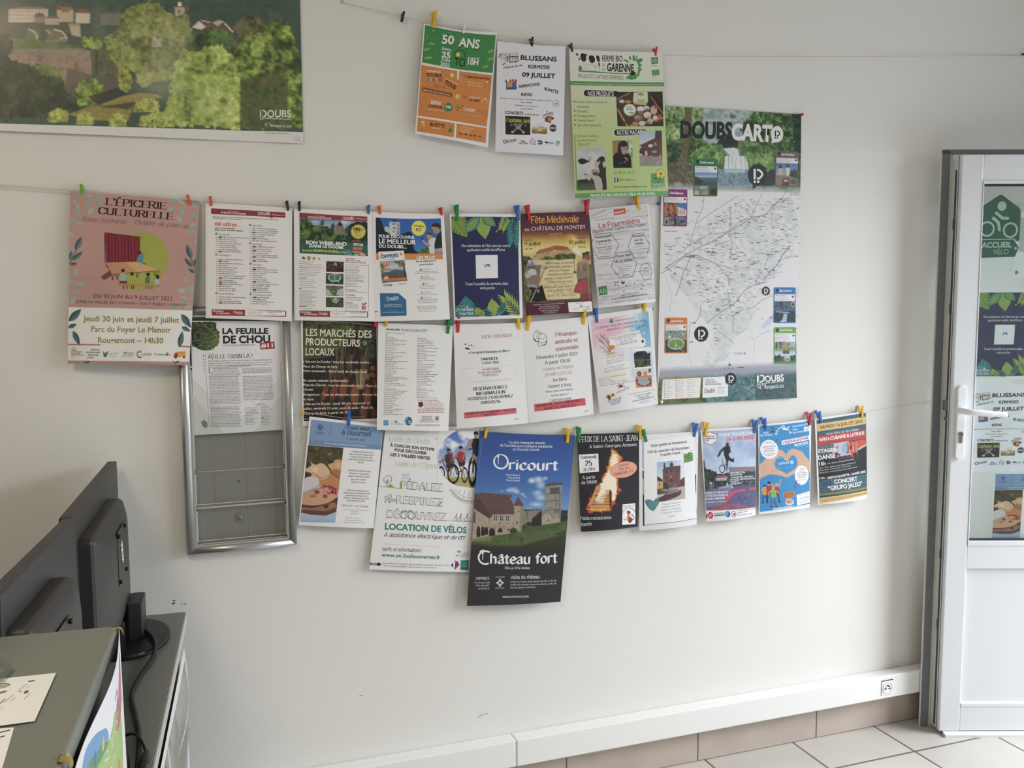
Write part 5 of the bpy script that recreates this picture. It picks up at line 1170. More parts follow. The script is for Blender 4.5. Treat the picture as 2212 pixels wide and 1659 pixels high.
def basket(p):
 p.fill('#2c2320').mott(None,['#241b18','#3f3029','#2a211d'],60,2)
 p.pg(P(560,700,600,640,660,580,700,560,1020,780,1026,840,700,886,600,860),'#6b4a33',.6)
 p.li(P(566,720,660,884),16,'#c99a68').li(P(690,880,1026,800),14,'#c9a070').li(P(560,612,690,548),12,'#b07f50').li(P(900,590,1024,760),10,'#b98a58')
 p.ell(590,650,46,40,'#5a3a30',.3).ell(606,634,32,22,'#d8cfc8',.3).ell(668,640,36,20,'#c9923c',.4)
 p.pg(P(722,546,866,542,872,640,846,676,730,664,716,640),'#c9c08a').pg(P(732,546,862,544,866,634,726,640),'#dfe0c8').bl(P(758,566,800,552,836,570,800,578),'#7faa4a').ell(796,622,44,22,'#a9c060',.3).ell(796,610,30,10,'#dfe0c8',.3)
 p.ell(688,724,68,66,'#b9a890',.12).ell(682,718,62,58,'#f0efe8',.1).ell(664,692,12,8,'#5aa04a',.4).ell(694,692,10,8,'#6aa84a',.4).li(P(650,716,716,714),7,'#5a8a4a').ell(700,750,28,14,'#8aba6a',.4)
 p.ell(792,712,40,30,'#e6e2e0',.15).ell(796,748,36,22,'#b06a72',.3).ell(852,704,34,26,'#dcd8d6',.15).ell(856,716,24,12,'#7a7a80',.4).ell(772,800,52,36,'#8a7468',.2).ell(760,792,34,20,'#b09a8a',.3)
 p.ell(862,772,42,34,'#e8e4dc',.15).ell(870,784,22,14,'#d8a85a',.4).ell(808,856,36,28,'#d6d4d0',.15).ell(890,834,30,34,'#c9c4bc',.2).ell(876,850,22,18,'#8a8078',.4)
 p.pg(P(896,700,930,676,966,690,962,740,940,772,896,756),'#d4b49a').ell(953,690,24,24,'#d0323a',.15).ell(946,805,34,34,'#d88a5a',.2).ell(942,800,24,22,'#e8dccc',.2).ell(990,790,18,28,'#c9543a',.3)
 p.ell(684,846,28,26,'#3f4a3a',.4).ell(738,862,34,26,'#d98048',.15).ell(640,846,18,14,'#4a3a30',.5)
S.pic(P(548,540,1018,540,1028,884,562,886),92,68,basket)
S.ink(P(144,962,164,1520),7,'#4f9a4c')
for k,(t,w)in enumerate((('Ferme de la Garenne',196),('Lieu-dit la Garenne',184),('25250 SOYE',118))):S.tx(t,170+2*k,992+43*k,170+w,994+43*k,24,'#4a4c40','sans')
S.rr(P(518,912,868,910,870,980,520,988),34,'#f0f0ec');S.rr(P(526,918,860,916,862,974,528,982),29,'#2a2526');S.tx('NOTRE MAGASIN',556,972,834,970,46,'#efede8','bold',3)
def cow(p):
 p.grad([(1104,'#b9bcc0'),(1250,'#d9d8d6'),(1420,'#c9c6c4'),(1440,'#3a4436'),(1470,'#4a5a42'),(1530,'#5f6f50')]).mott(p.Y<1415,['#c0c2c6','#e0dedc'],70,3,.5)
 p.foli(P(166,1424,260,1404,448,1412,448,1450,168,1452),['#2e382c','#3a4634'],12,40)
 p.bl(P(380,1260,440,1230,446,1400,452,1520,360,1524,346,1420),'#39332f').bl(P(300,1384,360,1380,400,1420,410,1520,350,1520,330,1440),'#c0bab4').ell(430,1268,22,40,'#cfcac4',.4)
 p.ell(268,1376,34,20,'#bdb8b4',.3).ell(246,1366,12,8,'#2a2624',.4).ell(282,1408,20,26,'#c9c4c0',.4)
 p.bl(P(262,1190,300,1150,344,1156,366,1200,362,1260,380,1330,370,1366,330,1384,300,1350,286,1290,262,1240),'#d9d5d0')
 p.ell(352,1270,24,60,'#b8b2ac',.7).ell(290,1210,24,40,'#b4aeaa',.8).bl(P(176,1222,214,1206,262,1226,258,1252,214,1264,184,1250),'#2b2725').bl(P(368,1212,400,1188,430,1196,432,1224,396,1240),'#312c2a')
 p.ell(274,1236,14,18,'#4a4542',.5).ell(368,1232,14,20,'#3a3532',.4).ell(338,1340,44,32,'#c79a8e',.3).ell(344,1362,36,22,'#5a4a48',.4).ell(318,1334,8,6,'#5f4642',.4).ell(362,1330,8,6,'#5f4642',.4)
S.pic(P(162,1106,440,1104,452,1524,168,1528),58,84,cow)
def lady(p):
 p.fill('#8a7a5a').pg(P(510,1030,566,1030,560,1160,512,1170),'#a8824f').pg(P(640,1028,706,1028,712,1300,660,1300),'#b8c9a8').foli(P(660,1030,706,1030,712,1200,668,1180),['#a9c49a','#d9e2d0','#6f8f5a'],12,40)
 p.pg(P(516,1304,514,1190,546,1150,600,1150,672,1160,694,1200,700,1304),'#201e22').bl(P(562,1150,566,1080,588,1040,630,1032,660,1056,668,1100,650,1150,600,1160),'#2b221e').bl(P(592,1090,612,1070,650,1078,660,1110,650,1150,628,1170,604,1156),'#c09482').li(P(600,1106,660,1110),4,'#3a2a28').li(P(626,1150,644,1150),4,'#a0605a').pg(P(586,1076,620,1050,664,1080,640,1092,600,1094),'#2b221e')
 p.ell(652,1220,16,18,'#d8455a',.4).ell(638,1204,14,8,'#b8b2b4',.5).ell(592,1256,14,9,'#6a746a',.5).ell(630,1244,12,8,'#8a9a8a',.5)
S.pic(P(508,1030,706,1028,712,1304,518,1306),42,58,lady)
def shed(p):
 p.fill('#c2ccd6').grad([(930,'#b4c2d2'),(1080,'#d2d8dc')]).foli(P(776,1110,812,1090,820,1160,780,1170),['#4a5244','#3a4238'],10,20)
 p.pg(P(780,1080,942,1004,1010,960,1012,930,1014,1200,806,1182,806,1092),'#6d3c34').pg(P(944,928,1012,928,1012,990,954,1010,780,1092,776,1080,938,1004),'#3f4448').pg(P(806,1182,1014,1196,1018,1284,782,1286,780,1176),'#9c968e').mott(p.Y>1196,['#8a847c','#aaa49c'],30,2,.7)
 p.pg(P(870,1068,914,1066,914,1094,872,1096),'#dfe2e4').pg(P(926,1048,956,1046,958,1080,930,1084),'#6f93bd').pg(P(906,1128,956,1126,956,1152,906,1152),'#8fa4b4').pg(P(836,1134,858,1132,860,1182,838,1180),'#c9ced0').li(P(808,1128,850,1128),4,'#3a3030').li(P(884,1184,1000,1186),4,'#c9c4bc').li(P(990,1160,992,1196),6,'#e8e6e0')
S.pic(P(774,930,1008,926,1018,1284,782,1286),48,70,shed)
S.tx('06 88 07 48 52',526,1372,734,1370,34,'#5fa04a','sans');S.pg(P(524,1404,566,1400,566,1446,524,1448),'#3a5a9a');S.tx('f',536,1446,558,1444,38,'#eef0f4','bold');S.tx('@gaec.lagarenne',574,1432,732,1430,22,'#55584a','sans');S.tx('ferme.lagarenne@gmail.com',526,1504,852,1498,19,'#43463a','med')
S.pg(P(894,1360,1034,1350,1038,1502,898,1508),'#4fa24c')
for a in range(0,360,60):S.di(997+32*cos(radians(a+20)),1360+30*sin(radians(a+20)),23,21,'#5a4a20',16)
for a in range(0,360,60):S.di(997+32*cos(radians(a+20)),1360+30*sin(radians(a+20)),20,18,'#e8cf4a',16)
S.di(997,1362,14,13,'#b5402c');S.ink(P(996,1384,988,1420,962,1452),6,'#2f4a22',True);S.bl(P(922,1408,944,1400,960,1410,944,1420),'#2a5a2a');S.tx('bienvenue',906,1476,1028,1472,20,'#e9f0e0','type');S.tx('à la ferme',910,1502,1032,1498,20,'#e9f0e0','type')
S.pg(P(146,1560,1074,1532,1078,1580,152,1606),'#5aa850');S.tx('PRODUITS BIO LOCAUX, CELA VA DE SOYE !',296,1594,940,1574,26,'#f2f4ec','heavy')
done(S,'poster','light green organic dairy farm poster with a cow, hanging from the top string',m=GLOSSY)
def doubs_logo(S,x,y,w,h,col,sub=True,font='bold'):
 S.re(x,y-h,x+w*.035,y,col)
 S.ink([(x+w*.075,y-h*.96),(x+w*.12,y-h*.97),(x+w*.185,y-h*.75),(x+w*.19,y-h*.4),(x+w*.14,y-h*.08),(x+w*.075,y-h*.04)],w*.042,col,True)
 S.tx('OUBS',x+w*.23,y,x+w,y,h,col,font,3)
 if sub:S.di(x+w*.02,y+h*.22,w*.022,w*.022,col,10);S.di(x+w*.08,y+h*.22,w*.022,w*.022,col,10)
def jura(S,x,y,w,h,col,tilt=0.0):
 for a in(-2.5,-2.1,-1.7):S.ink([(x,y),(x+h*1.6*cos(a),y+h*1.6*sin(a))],h*.12,col)
 S.ink([(x+h*.5,y-h*1.6),(x+h*.4,y-h*.9)],h*.16,col);S.ink([(x+h*.9,y-h*1.5),(x+h*1.2,y-h*.9),(x+h*1.5,y-h*1.4)],h*.16,col)
 S.tx('Montagnes du Jura',x+h*1.1,y+tilt*.2,x+w,y+tilt,h,col,'handb')
S=sheet('doubs',paper='#eceae8',nu=48,nv=24,wave=lambda u,v:.006*np.sin(PI*u)*v+.0035*np.sin(26*u+1.2)*np.clip((u-.72)*5,0,1)*np.clip(v*3-.8,0,1))
c_=np.array([[p[0],p[1]]for p in SHEETS['doubs'][1]])*SHEETS['doubs'][4]
TLd,TRd,BRd,BLd=[tuple(p)for p in c_]
def landscape(p):
 X,Y=p.X,p.Y
 p.grad([(-1500,'#8fa8b8'),(-700,'#6f8a7a'),(-300,'#3d5648'),(60,'#33493f'),(240,'#3a4c3c')])
 p.mott(Y>-500,['#2c4038','#3f5546','#35493c','#4a5f4a'],120,3,.7)
 p.mott(None,['#2f443c','#3b5244'],60,9,.35)
 def house(x0,y0,x1,y1,wall,roof,rh):
  p.pg([(x0,y0),(x1,y0),(x1,y1),(x0,y1)],wall);p.pg([(x0-6,y0+3),(x0+(x1-x0)*.25,y0-rh),(x1-(x1-x0)*.2,y0-rh),(x1+6,y0+3)],roof)
 house(66,66,342,160,'#c2b29a','#7d5f50',14)
 for i in range(12):
  for j in range(3):p.pg([(76+22*i,78+26*j),(84+22*i,78+26*j),(84+22*i,92+26*j),(76+22*i,92+26*j)],'#8d7e6a')
 house(404,70,520,160,'#b9a284','#8a5a48',20);p.pg(P(398,70,420,28,436,72),'#8a4a3c');p.pg(P(430,92,462,56,500,90),'#93604c')
 house(536,92,636,168,'#c9b99e','#7f5344',26);house(712,96,860,180,'#6f6a5c','#5d4f46',14);house(320,130,420,178,'#b09a80','#6a5044',16);house(244,120,320,160,'#8a765f','#5a443c',24)
 p.pg(P(0,90,64,100,64,170,0,168),'#4f4a3e');p.pg(P(640,60,690,60,690,260,640,260),'#4a5248',.8)
 p.pg(P(0,176,500,182,510,212,480,270,0,262),'#4c4a3a');p.pg(P(490,186,568,186,572,266,506,250),'#b4a488');p.pg(P(480,166,566,170,566,190,490,190),'#9a8a72')
 p.pg(P(200,210,270,212,290,262,262,290,180,270),'#5f6b3a');p.pg(P(340,206,430,214,470,262,420,286,330,280),'#6a6a48')
 p.li(P(208,208,240,224,262,250,268,286),9,'#c9b898').li(P(386,210,440,226,466,256,470,284),10,'#c9b898').li(P(330,216,360,240),8,'#b8a68c').li(P(426,276,474,268),10,'#bba98f')
 p.pg(P(60,262,300,290,574,330,574,352,300,352,60,352),'#56682c');p.mott(p.mpoly(P(60,268,574,330,574,350,60,350)),['#6b7a34','#4a5a28'],40,4,.6)
 p.pg(P(320,282,470,282,470,300,330,306),'#8f7f68',.7)
 p.pg(P(60,352,576,346,650,360,650,530,480,620,440,600,60,420),'#7d6a5a');p.mott(p.mpoly(P(60,356,650,356,650,530,480,610,60,420)),['#5f5046','#8f7866','#a0846e','#6a5a4c'],70,7,.75)
 p.pg(P(575,360,650,372,650,540,480,600,560,440),'#9a7f6a',.5);p.pg(P(80,350,576,340,576,362,80,366),'#8a8270',.5)
 p.pg(P(480,480,650,530,830,540,830,660,560,720,460,640),'#5a5248',.8);p.pg(P(640,360,840,360,840,540,650,540),'#4c4f38');p.mott(p.mpoly(P(640,360,840,350,840,560,650,545)),['#3c4030','#5f6640','#4a4e38'],40,8,.8)
 p.pg(P(670,360,690,360,690,520,672,520),'#2f3028',.7);p.pg(P(528,440,548,440,548,500,528,500),'#54463c',.6)
 p.foli(P(580,350,590,270,700,250,720,330,700,352),['#7f8e2e','#64752a','#98a53c'],26,60,4)
 p.foli(P(810,380,800,240,860,110,960,40,1060,10,1160,60,1230,120,1330,130,1360,260,1340,420,1200,560,1000,620,930,500,830,480),['#646c2c','#7a8236','#8a8f44','#5a622c','#969a50'],30,420,5)
 p.foli(P(730,260,800,250,830,350,820,460,760,380),['#8a9434','#6f7c2e'],16,60,9)
 p.pg(P(1228,50,1296,46,1300,110,1232,120),'#b3a486');p.pg(P(1222,52,1246,16,1276,10,1316,52),'#4a4640');p.pg(P(1250,20,1276,16,1278,48,1254,50),'#d8cfc0');p.pg(P(1254,70,1266,70,1266,100,1254,100),'#6a5f50');p.pg(P(1296,30,1330,46,1330,80,1300,80),'#5f5a50')
 p.foli(P(1236,120,1290,100,1330,130,1300,240,1230,220),['#7f8440','#6f7638'],22,60,19)
 p.pg(P(1072,256,1136,252,1140,334,1070,334),'#b4a68a');p.pg(P(1096,258,1130,258,1112,282),'#4f5636');p.pg(P(1084,290,1096,290,1096,320,1084,320),'#7a6c58');p.pg(P(1066,420,1150,420,1140,470,1066,460),'#8d8468',.8)
 p.pg(P(1350,196,1400,150,1452,190,1412,212),'#d2c6b6');p.pg(P(1396,140,1480,150,1560,190,1600,170,1640,230,1440,210,1450,188),'#6a4a40');p.pg(P(1490,160,1540,142,1580,150,1530,186),'#b9a596');p.li(P(1580,165,1645,232),9,'#d8ccbc');p.li(P(1416,146,1470,158),7,'#cbbfae')
 p.foli(P(1640,200,1680,120,1800,110,1850,160,1800,280,1660,260),['#5e5a3a','#6d6842','#4c4a32'],22,110,6)
 p.foli(P(1330,230,1460,210,1640,250,1680,330,1620,420,1340,380,1280,330),['#37492a','#465a2e','#2e3f28','#54683a'],28,160,7)
 p.foli(P(1460,230,1520,190,1600,230,1590,320,1470,330),['#46642e','#56762f'],22,50,8)
 p.foli(P(1640,420,1680,300,1760,230,1840,180,1900,150,2000,150,2060,210,2060,330,2120,360,2138,900,1700,900,1660,640),['#566c22','#6c8428','#7f9632','#46591f','#93a83e','#3a4a1e'],30,620,11)
 p.foli(P(1206,540,1250,440,1330,370,1430,330,1560,320,1640,390,1680,560,1700,900,1060,890,1160,760,1190,640),['#7d9430','#8fa53a','#a2b548','#6c832c','#b0bf58'],32,560,12)
 p.pg(P(1690,560,1960,480,2010,560,2020,900,1690,900),'#33401f',.55);p.mott(p.mpoly(P(1690,590,2020,520,2030,905,1690,905)),['#2c3a1c','#4a5c2a','#5f5a40','#384824'],46,13,.6)
 p.li(P(1890,450,1905,520),12,'#8a7660',.8).ell(1850,580,40,30,'#7a5f4c',.7,.6)
 p.pg(P(2060,380,2125,350,2134,520,2060,520),'#2c3c26',.7)
 p.foli(P(-1300,830,-1300,330,0,370,60,400,180,450,330,470,440,560,480,640,520,700,640,750,500,800,340,830),['#242f1c','#2c3922','#1f2a1a','#354426'],36,420,14)
 p.foli(P(0,240,60,250,100,300,80,380,0,390),['#26331e','#2e3c24'],20,40,15)
 p.foli(P(240,470,330,450,440,520,430,560,300,530),['#6a7f2a','#566a26'],18,50,16)
 p.foli(P(530,680,560,580,640,540,720,580,730,680,660,745,570,750),['#6f8a2c','#5d7626','#88a038','#4a5f20'],20,150,17)
 p.foli(P(830,560,850,460,900,480,940,560,900,660,840,630),['#8a8f34','#a09c3e','#73792c'],16,80,18)
 p.pg(P(620,680,830,620,900,670,700,745),'#2b2f22',.8)
 p.pg(P(706,738,860,680,980,656,1110,664,1150,690,980,710,760,746),'#8f8038');p.pg(P(490,806,640,752,800,748,930,780,900,850,600,850),'#8a7a34');p.mott(p.mpoly(P(490,806,640,752,1110,664,930,780,900,850,600,850)),['#9a8a3c','#7a6c2c','#a89644'],26,21,.6)
 p.pg(P(760,744,980,716,900,770,700,756),'#3a3a20',.8)
 for x,y,r_,s_ in((410,810,70,31),(600,830,60,32),(1030,740,90,33),(830,840,60,34),(1100,840,130,35)):p.foli([(x-r_,y+50),(x-r_*.8,y-20),(x,y-50),(x+r_,y-30),(x+r_,y+55)],['#9aa43c','#b0b648','#7f8c30'],10,70,s_)
 for x,y,rx,ry,a in((1180,430,230,330,.50),(1120,620,260,130,.45),(1420,720,330,220,.28),(1230,250,160,200,.35),(900,260,240,220,.16),(700,160,60,260,.22)):p.ell(x,y,rx,ry,'#a9ad86',1.0,a)  # pale haze painted in: mostly window glare on the gloss, some valley mist
 p.mott(p.Y>-9e9,['#000000','#ffffff'],9,41,.05);p.C=p.C*1.12+.035  # fine grain, then print colours lifted to stand in for glare
y0=TLd[1]
S.pic([(TLd[0],TLd[1]),(TRd[0]-4,TRd[1]),(TRd[0]-2,-40),(TLd[0],-40)],60,40,lambda p:(p.grad([(-1500,'#9fb6c6'),(-800,'#7e98a0'),(-300,'#42584e'),(-40,'#31483e')]),p.mott(p.Y>-900,['#2f463c','#486052'],150,3,.5)))
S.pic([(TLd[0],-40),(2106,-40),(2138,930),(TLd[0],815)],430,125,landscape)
doubs_logo(S,1828,826,214,50,'#eef0ea');S.pa(1860,832,2046,842,1,8,'#e4e6dc',2,slope=.05,fill=(1,1));jura(S,1876,888,168,17,'#eef0ea',10);S.pa(1862,936,2030,942,1,5,'#77746c',4,slope=.03,fill=(1,1))
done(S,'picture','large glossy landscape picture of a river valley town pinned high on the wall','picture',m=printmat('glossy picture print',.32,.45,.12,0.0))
# --- waterfall map poster
S=sheet('carto',paper='#eceaee',nu=24,nv=40,wave=lambda u,v:.004*np.sin(PI*v)+.010*np.clip((v-.86)*7,0,1)**2*(u*.6+.2))
def topart(p):
 X,Y=p.X,p.Y
 p.fill('#4f6f42').mott(None,['#35502f','#5a7a48','#82a068','#446238'],90,2)
 p.pg(P(500,100,1180,130,1180,300,900,480,640,500,560,300),'#9fb6b8',.9);p.mott(p.mpoly(P(540,100,1100,130,1060,300,900,400,740,500,600,470,560,300)),['#8aa2a8','#b4c8c8','#cdd9d6','#7c9498'],70,5,.85)
 for k in range(40):
  R=random.Random(k);x,y=R.uniform(580,1020),R.uniform(130,460);p.li([(x,y),(x+R.uniform(-50,50),y+R.uniform(10,60))],5,R.choice(['#6d848a','#c9d8da','#5f767c']),.6)
 p.ell(920,210,50,30,'#6f6f58',.6)
 p.foli(P(185,95,400,100,420,300,380,460,190,460),['#7fa35c','#9abb74','#5f8247','#b4cf92','#4a6a3a'],24,190,3);p.foli(P(480,100,600,110,590,320,500,420,460,300),['#8aad68','#6a8f50','#a8c68a'],20,90,4)
 p.foli(P(1180,150,1660,190,1662,700,1500,760,1300,640,1160,500,1080,420,1000,330,1080,220),['#2f4a2a','#446636','#5f8a48','#3a5830','#7aa45c','#263e24'],30,430,5);p.foli(P(1560,180,1662,190,1662,620,1580,560),['#24342a','#2e4632'],24,90,6)
 p.pg(P(780,430,980,450,970,540,850,550,740,500),'#2c3530').pg(P(860,380,920,380,980,500,800,520),'#27302c',.9)
 p.foli(P(190,460,480,440,640,500,480,600,430,720,200,720),['#3a5632','#4c6c3c','#5f8048','#2e4428'],26,160,7);p.foli(P(440,620,520,560,660,510,790,520,820,640,800,760,640,740,480,720),['#5f8a3c','#79a24a','#8ab45a','#4c7232'],22,200,8);p.foli(P(990,480,1090,460,1320,540,1400,640,1380,760,1090,740,1000,600),['#5a8040','#73994e','#466634','#8aae62'],24,190,9)
 p.pg(P(800,550,930,540,970,560,990,640,860,640),'#dfe6ea').li(P(806,556,880,640),18,'#7f968f').pg(P(830,632,1040,632,1076,700,1082,780,818,780),'#e6ebef')
 for x0,x1 in((905,912),(950,944),(1000,1012),(870,866),(1040,1056)):p.li([(x0,636),(x1,776)],6,'#8aa0aa',.8)
 p.pg(P(745,772,1090,772,1100,860,1380,880,1380,960,740,960),'#7f9eb0');p.mott(p.mpoly(P(745,800,1090,800,1380,880,1380,970,740,970)),['#6f8fa6','#8fb0c0','#54707f','#a2bcc6'],34,11,.85);p.pg(P(820,776,1050,776,1050,812,826,812),'#c9dade',.8)
 p.pg(P(1260,830,1330,770,1370,780,1380,950,1220,960),'#2a3038',.9)
 p.pg(P(406,95,482,102,462,320,440,500,396,770,300,770,340,700,372,520,396,300),'#6f6348');p.mott(p.mpoly(P(406,95,482,102,440,500,396,770,300,770,372,520)),['#4f4632','#84755a','#5f563c','#97886a'],26,12,.85)
 p.pg(P(200,700,320,690,480,740,490,970,210,960),'#5a5440');p.mott(p.mpoly(P(200,705,330,695,480,740,490,970,210,960)),['#3f3c2e','#7a7258','#55503a','#8f8870','#4a5232'],50,13,.9);p.li(P(330,780,440,900,470,960),14,'#8a8064').ell(320,930,60,30,'#9c968a',.5)
 f=np.clip((Y-905-(X-200)*.035)/85,0,1)[...,None]
 p.C=p.C*(1-f)+srgb('#d9d6e2')*f
q0=P(155,92,1665,186,1660,1030,150,1010)
S.pic(q0,200,118,topart)
# lower coordinates are those of the second scan, converted once
def lo(x,y):return((x/(1614/360))*(1810/360),((y/(1614/360))+310)*(1810/360))
Lq=lambda*pts:[lo(*p)for p in pts]
def relief(p):
 X,Y=p.X,p.Y
 p.fill('#eae8ec')
 dep=p.mpoly(P(1560,1100,1420,1080,1000,1130,640,1300,430,1440,160,1580)+Lq((120,100),(200,330),(330,480),(470,700),(640,830),(600,990),(520,1180),(600,1250),(760,1080),(820,950),(960,820),(1180,400),(1360,60),(1440,-40))+[(1640,1400)])
 n=fbm(X+Y*.55,(Y-X*.6)*2.2,46,4,3);n2=fbm(X,Y,200,8,2)
 p.put(dep*np.clip((n-.47)*5,0,1)*.55,'#c3c7c6');p.put(dep*np.clip((n2-.42)*4,0,1)*.30,'#b9cfc0');p.put(np.clip((n-.58)*5,0,1)*.22,'#cfd0d6')
 p.bl(Lq((1090,820),(1140,760),(1220,690),(1230,720),(1180,790),(1110,835)),'#c3d6ea');p.bl(Lq((700,1160),(740,1100),(790,1070),(770,1110),(720,1160)),'#c9d4e4');p.pg(Lq((1424,440),(1450,440),(1450,520),(1424,530)),'#c3d6ea')
 f=np.clip((Y-lo(0,1215)[1]+(X-130)*.05)/60,0,1)[...,None]
 p.C=p.C*(1-f)+srgb('#8e93a8')*f*.75+p.C*f*.25
S.pic(P(150,1000,1660,1024)+Lq((1452,1262),(110,1318)),150,170,relief)
RD,GR='#8d6d68','#8c8a90'
for pts,w,c in(P(1230,1030,1190,1120,1150,1200,1110,1290),5,'#8f7f80'),(P(1400,1120,1350,1170,1260,1260,1110,1300,1010,1360,880,1440,720,1530,500,1640,300,1760,160,1850),7,'#9a8278'),(P(1110,1300,980,1340,860,1440,660,1480,450,1590,330,1690),5,'#a08878'),(P(600,1080,580,1200,530,1300,470,1480,440,1600),4,GR),(P(960,1060,760,1190,560,1320,520,1360),4,GR),(P(880,1180,890,1340,870,1440,900,1580,880,1720),4,GR),(P(1510,990,1420,1110,1340,1160),4,GR),(P(1360,1180,1330,1290,1350,1420),4,GR),(P(1520,1030,1560,1120,1640,1180,1650,1280),2.5,'#b09aa2'):S.ink(pts,w,c,True)
for pts,w,c in(Lq((120,300),(220,240),(320,160),(400,130),(480,130)),6,'#9a7a78'),(Lq((400,150),(380,200),(330,300),(300,420),(260,520)),6,GR),(Lq((480,130),(580,180),(660,220),(760,330),(780,430)),6,GR),(Lq((660,220),(800,250),(900,250),(990,240)),5,'#a08480'),(Lq((760,450),(780,560),(780,640),(820,700),(810,860)),5,GR),(Lq((1360,40),(1290,130),(1240,220),(1160,300),(1110,380)),9,'#7d8fa0'),(Lq((1200,60),(1150,160),(1100,290),(1040,350),(1030,400)),4,GR),(Lq((1110,390),(980,430),(900,500),(820,600),(680,690),(560,790)),5,GR),(Lq((810,720),(900,660),(1010,630),(1100,560),(1200,520)),4,'#9a98a0'),(Lq((810,860),(880,880),(960,830)),4,GR),(Lq((500,600),(500,690),(450,780),(400,800),(390,930)),4,'#77757c'),(Lq((390,930),(390,1080),(415,1200)),3,'#aaa6ae'),(Lq((640,830),(760,930),(830,990)),4,GR),(Lq((940,930),(1020,950),(1020,1190),(1100,1250)),3,'#b4b0b8'),(Lq((1170,860),(1080,900),(1010,950)),3,'#b4b0b8'),(Lq((120,1250),(200,1250),(300,1210),(360,1210)),3,'#b4b0b8'),(Lq((170,340),(210,480),(220,560),(200,680)),3,'#b0a8ac'),(Lq((620,830),(1060,860)),.1,GR):S.ink(pts,w,c,True)
R=random.Random(12)
P0=P(1000,1080,1620,1080,1620,1500,1420,1900,1200,2080,1000,2280,820,2450,760,2640,700,2640,690,2350,460,2050,180,1900,160,1600,480,1400,760,1180)
mk=Pic(np.zeros((1,1)),np.zeros((1,1)))
def inside(x,y):mk.X=np.array([[x]]);mk.Y=np.array([[y]]);return bool(mk.mpoly(P0)[0,0])
cnt=0;S.hold=True
while cnt<560:
 x,y=R.uniform(150,1640),R.uniform(1050,2660)
 if not inside(x,y)and R.random()>.05:continue
 w=R.uniform(14,44);cnt+=1
 S.re(x,y,x+w,y+R.uniform(3.5,5.5),R.choice(['#8f8d94','#a09ea6','#77757c','#a5a3aa']))
 if R.random()<.34:S.di(x-5,y+2,5,5,R.choice(['#a0303c','#8a2a38','#b0484c','#4a4a55','#3f6a9a','#3a3a44']),7)
 if R.random()<.06:S.re(x,y-10,x+R.uniform(20,40),y-3,R.choice(['#b04a52','#8f3a50','#4a7ab0']))
S.hold=False
S.tx('Haute-Saône',170,1446,308,1446,14,'#8f9098','sans');S.tx('Territoire',1534,1034,1640,1034,13,'#8f9098','sans');S.tx('de Belfort',1534,1054,1640,1054,13,'#8f9098','sans')
for x,y,s in((1330,145,88),(828,1090,88)):a,b_=lo(x,y),lo(x+s,y);S.tx('SUISSE',a[0],a[1],b_[0],b_[1],17,'#8f9098','light');q=lo(x+s+8,y);S.re(q[0],q[1]-17,q[0]+16,q[1]-1,'#b03a50');S.re(q[0]+5,q[1]-12,q[0]+11,q[1]-6,'#ece8ec')
for x,y in((395,140),(416,140),(436,140),(618,90),(252,302)):q=lo(x,y);S.ri(q[0],q[1],9,9,5,'#a02a58',16)
for x,y in((1016,206),(786,70)):q=lo(x,y);S.ri(q[0],q[1],8,9,3,'#3f8f6a',14)
for x,y in((1352,40),(1258,182),(1040,376),(1118,340)):q=lo(x,y);S.ri(q[0],q[1],9,9,3,'#5a8ac0',14)
q=lo(786,1195);S.ink([(q[0],q[1]-34),(q[0],q[1]+18)],2,'#55555f');S.pg([(q[0]-16,q[1]),(q[0],q[1]-18),(q[0]+16,q[1]),(q[0],q[1]+16)],'#6a6a74');a=lo(732,1226)
for k in range(3):S.re(a[0]+40*k,a[1],a[0]+20+40*k,a[1]+6,'#3c3c46')
a=lo(864,1216);S.re(a[0],a[1],a[0]+70,a[1]+6,'#3c3c46')
def bottom(p):
 X,Y=p.X,p.Y
 p.fill('#4f7078').mott(None,['#2f4a44','#5f8a94','#3f6a70','#7fa6b0','#34503c'],60,3)
 p.mott(X<620,['#2c3c24','#5a6a34','#7f8a3a','#3a4a2a'],40,5,.8);p.mott(X>1150,['#2c444a','#3f5a5a','#35504c'],60,6,.7);p.ell(140,2990,60,90,'#a8b84a',.8,.7)
 t0=lo(0,1310)[1];f=np.clip(1-(Y-t0+(X-130)*.05+20)/80,0,1)[...,None];p.C=p.C*(1-f)+srgb('#b4b6c4')*f
S.pic(Lq((106,1300),(1454,1240),(1425,1524),(82,1594)),140,36,bottom)
S.tx('DOUBS',346,430,910,444,166,'#1f252c','ultra',4);S.tx('CART',900,452,1340,472,162,'#f2f3f4','ultra',4);S.di(1396,398,68,86,'#f2f3f4',36);S.pg(P(1340,440,1336,494,1390,480),'#f2f3f4')
def bubble(cx,cy,r,tail,col='#23262e',ink='#f2f2f4',k=1.12):
 S.di(cx,cy,r,r*k,col,36);S.pg([(cx-r*.5,cy+r*.7),tail,(cx+r*.1,cy+r*.9)]if tail[1]>cy+r*.8 else[(cx+(r if tail[0]>cx else -r)*.75,cy-r*.2),tail,(cx+(r if tail[0]>cx else -r)*.6,cy+r*.55)],col)
 w=r*.2
 S.re(cx-r*.42,cy-r*.62,cx-r*.2,cy+r*.42,ink);S.ink([(cx-r*.08,cy-r*.5),(cx+r*.2,cy-r*.48),(cx+r*.48,cy-r*.1),(cx+r*.2,cy+r*.30),(cx-r*.08,cy+r*.34)],w,ink,True)
 S.di(cx-r*.3,cy+r*.66,r*.13,r*.14,ink,12);S.di(cx+r*.06,cy+r*.66,r*.13,r*.14,ink,12)
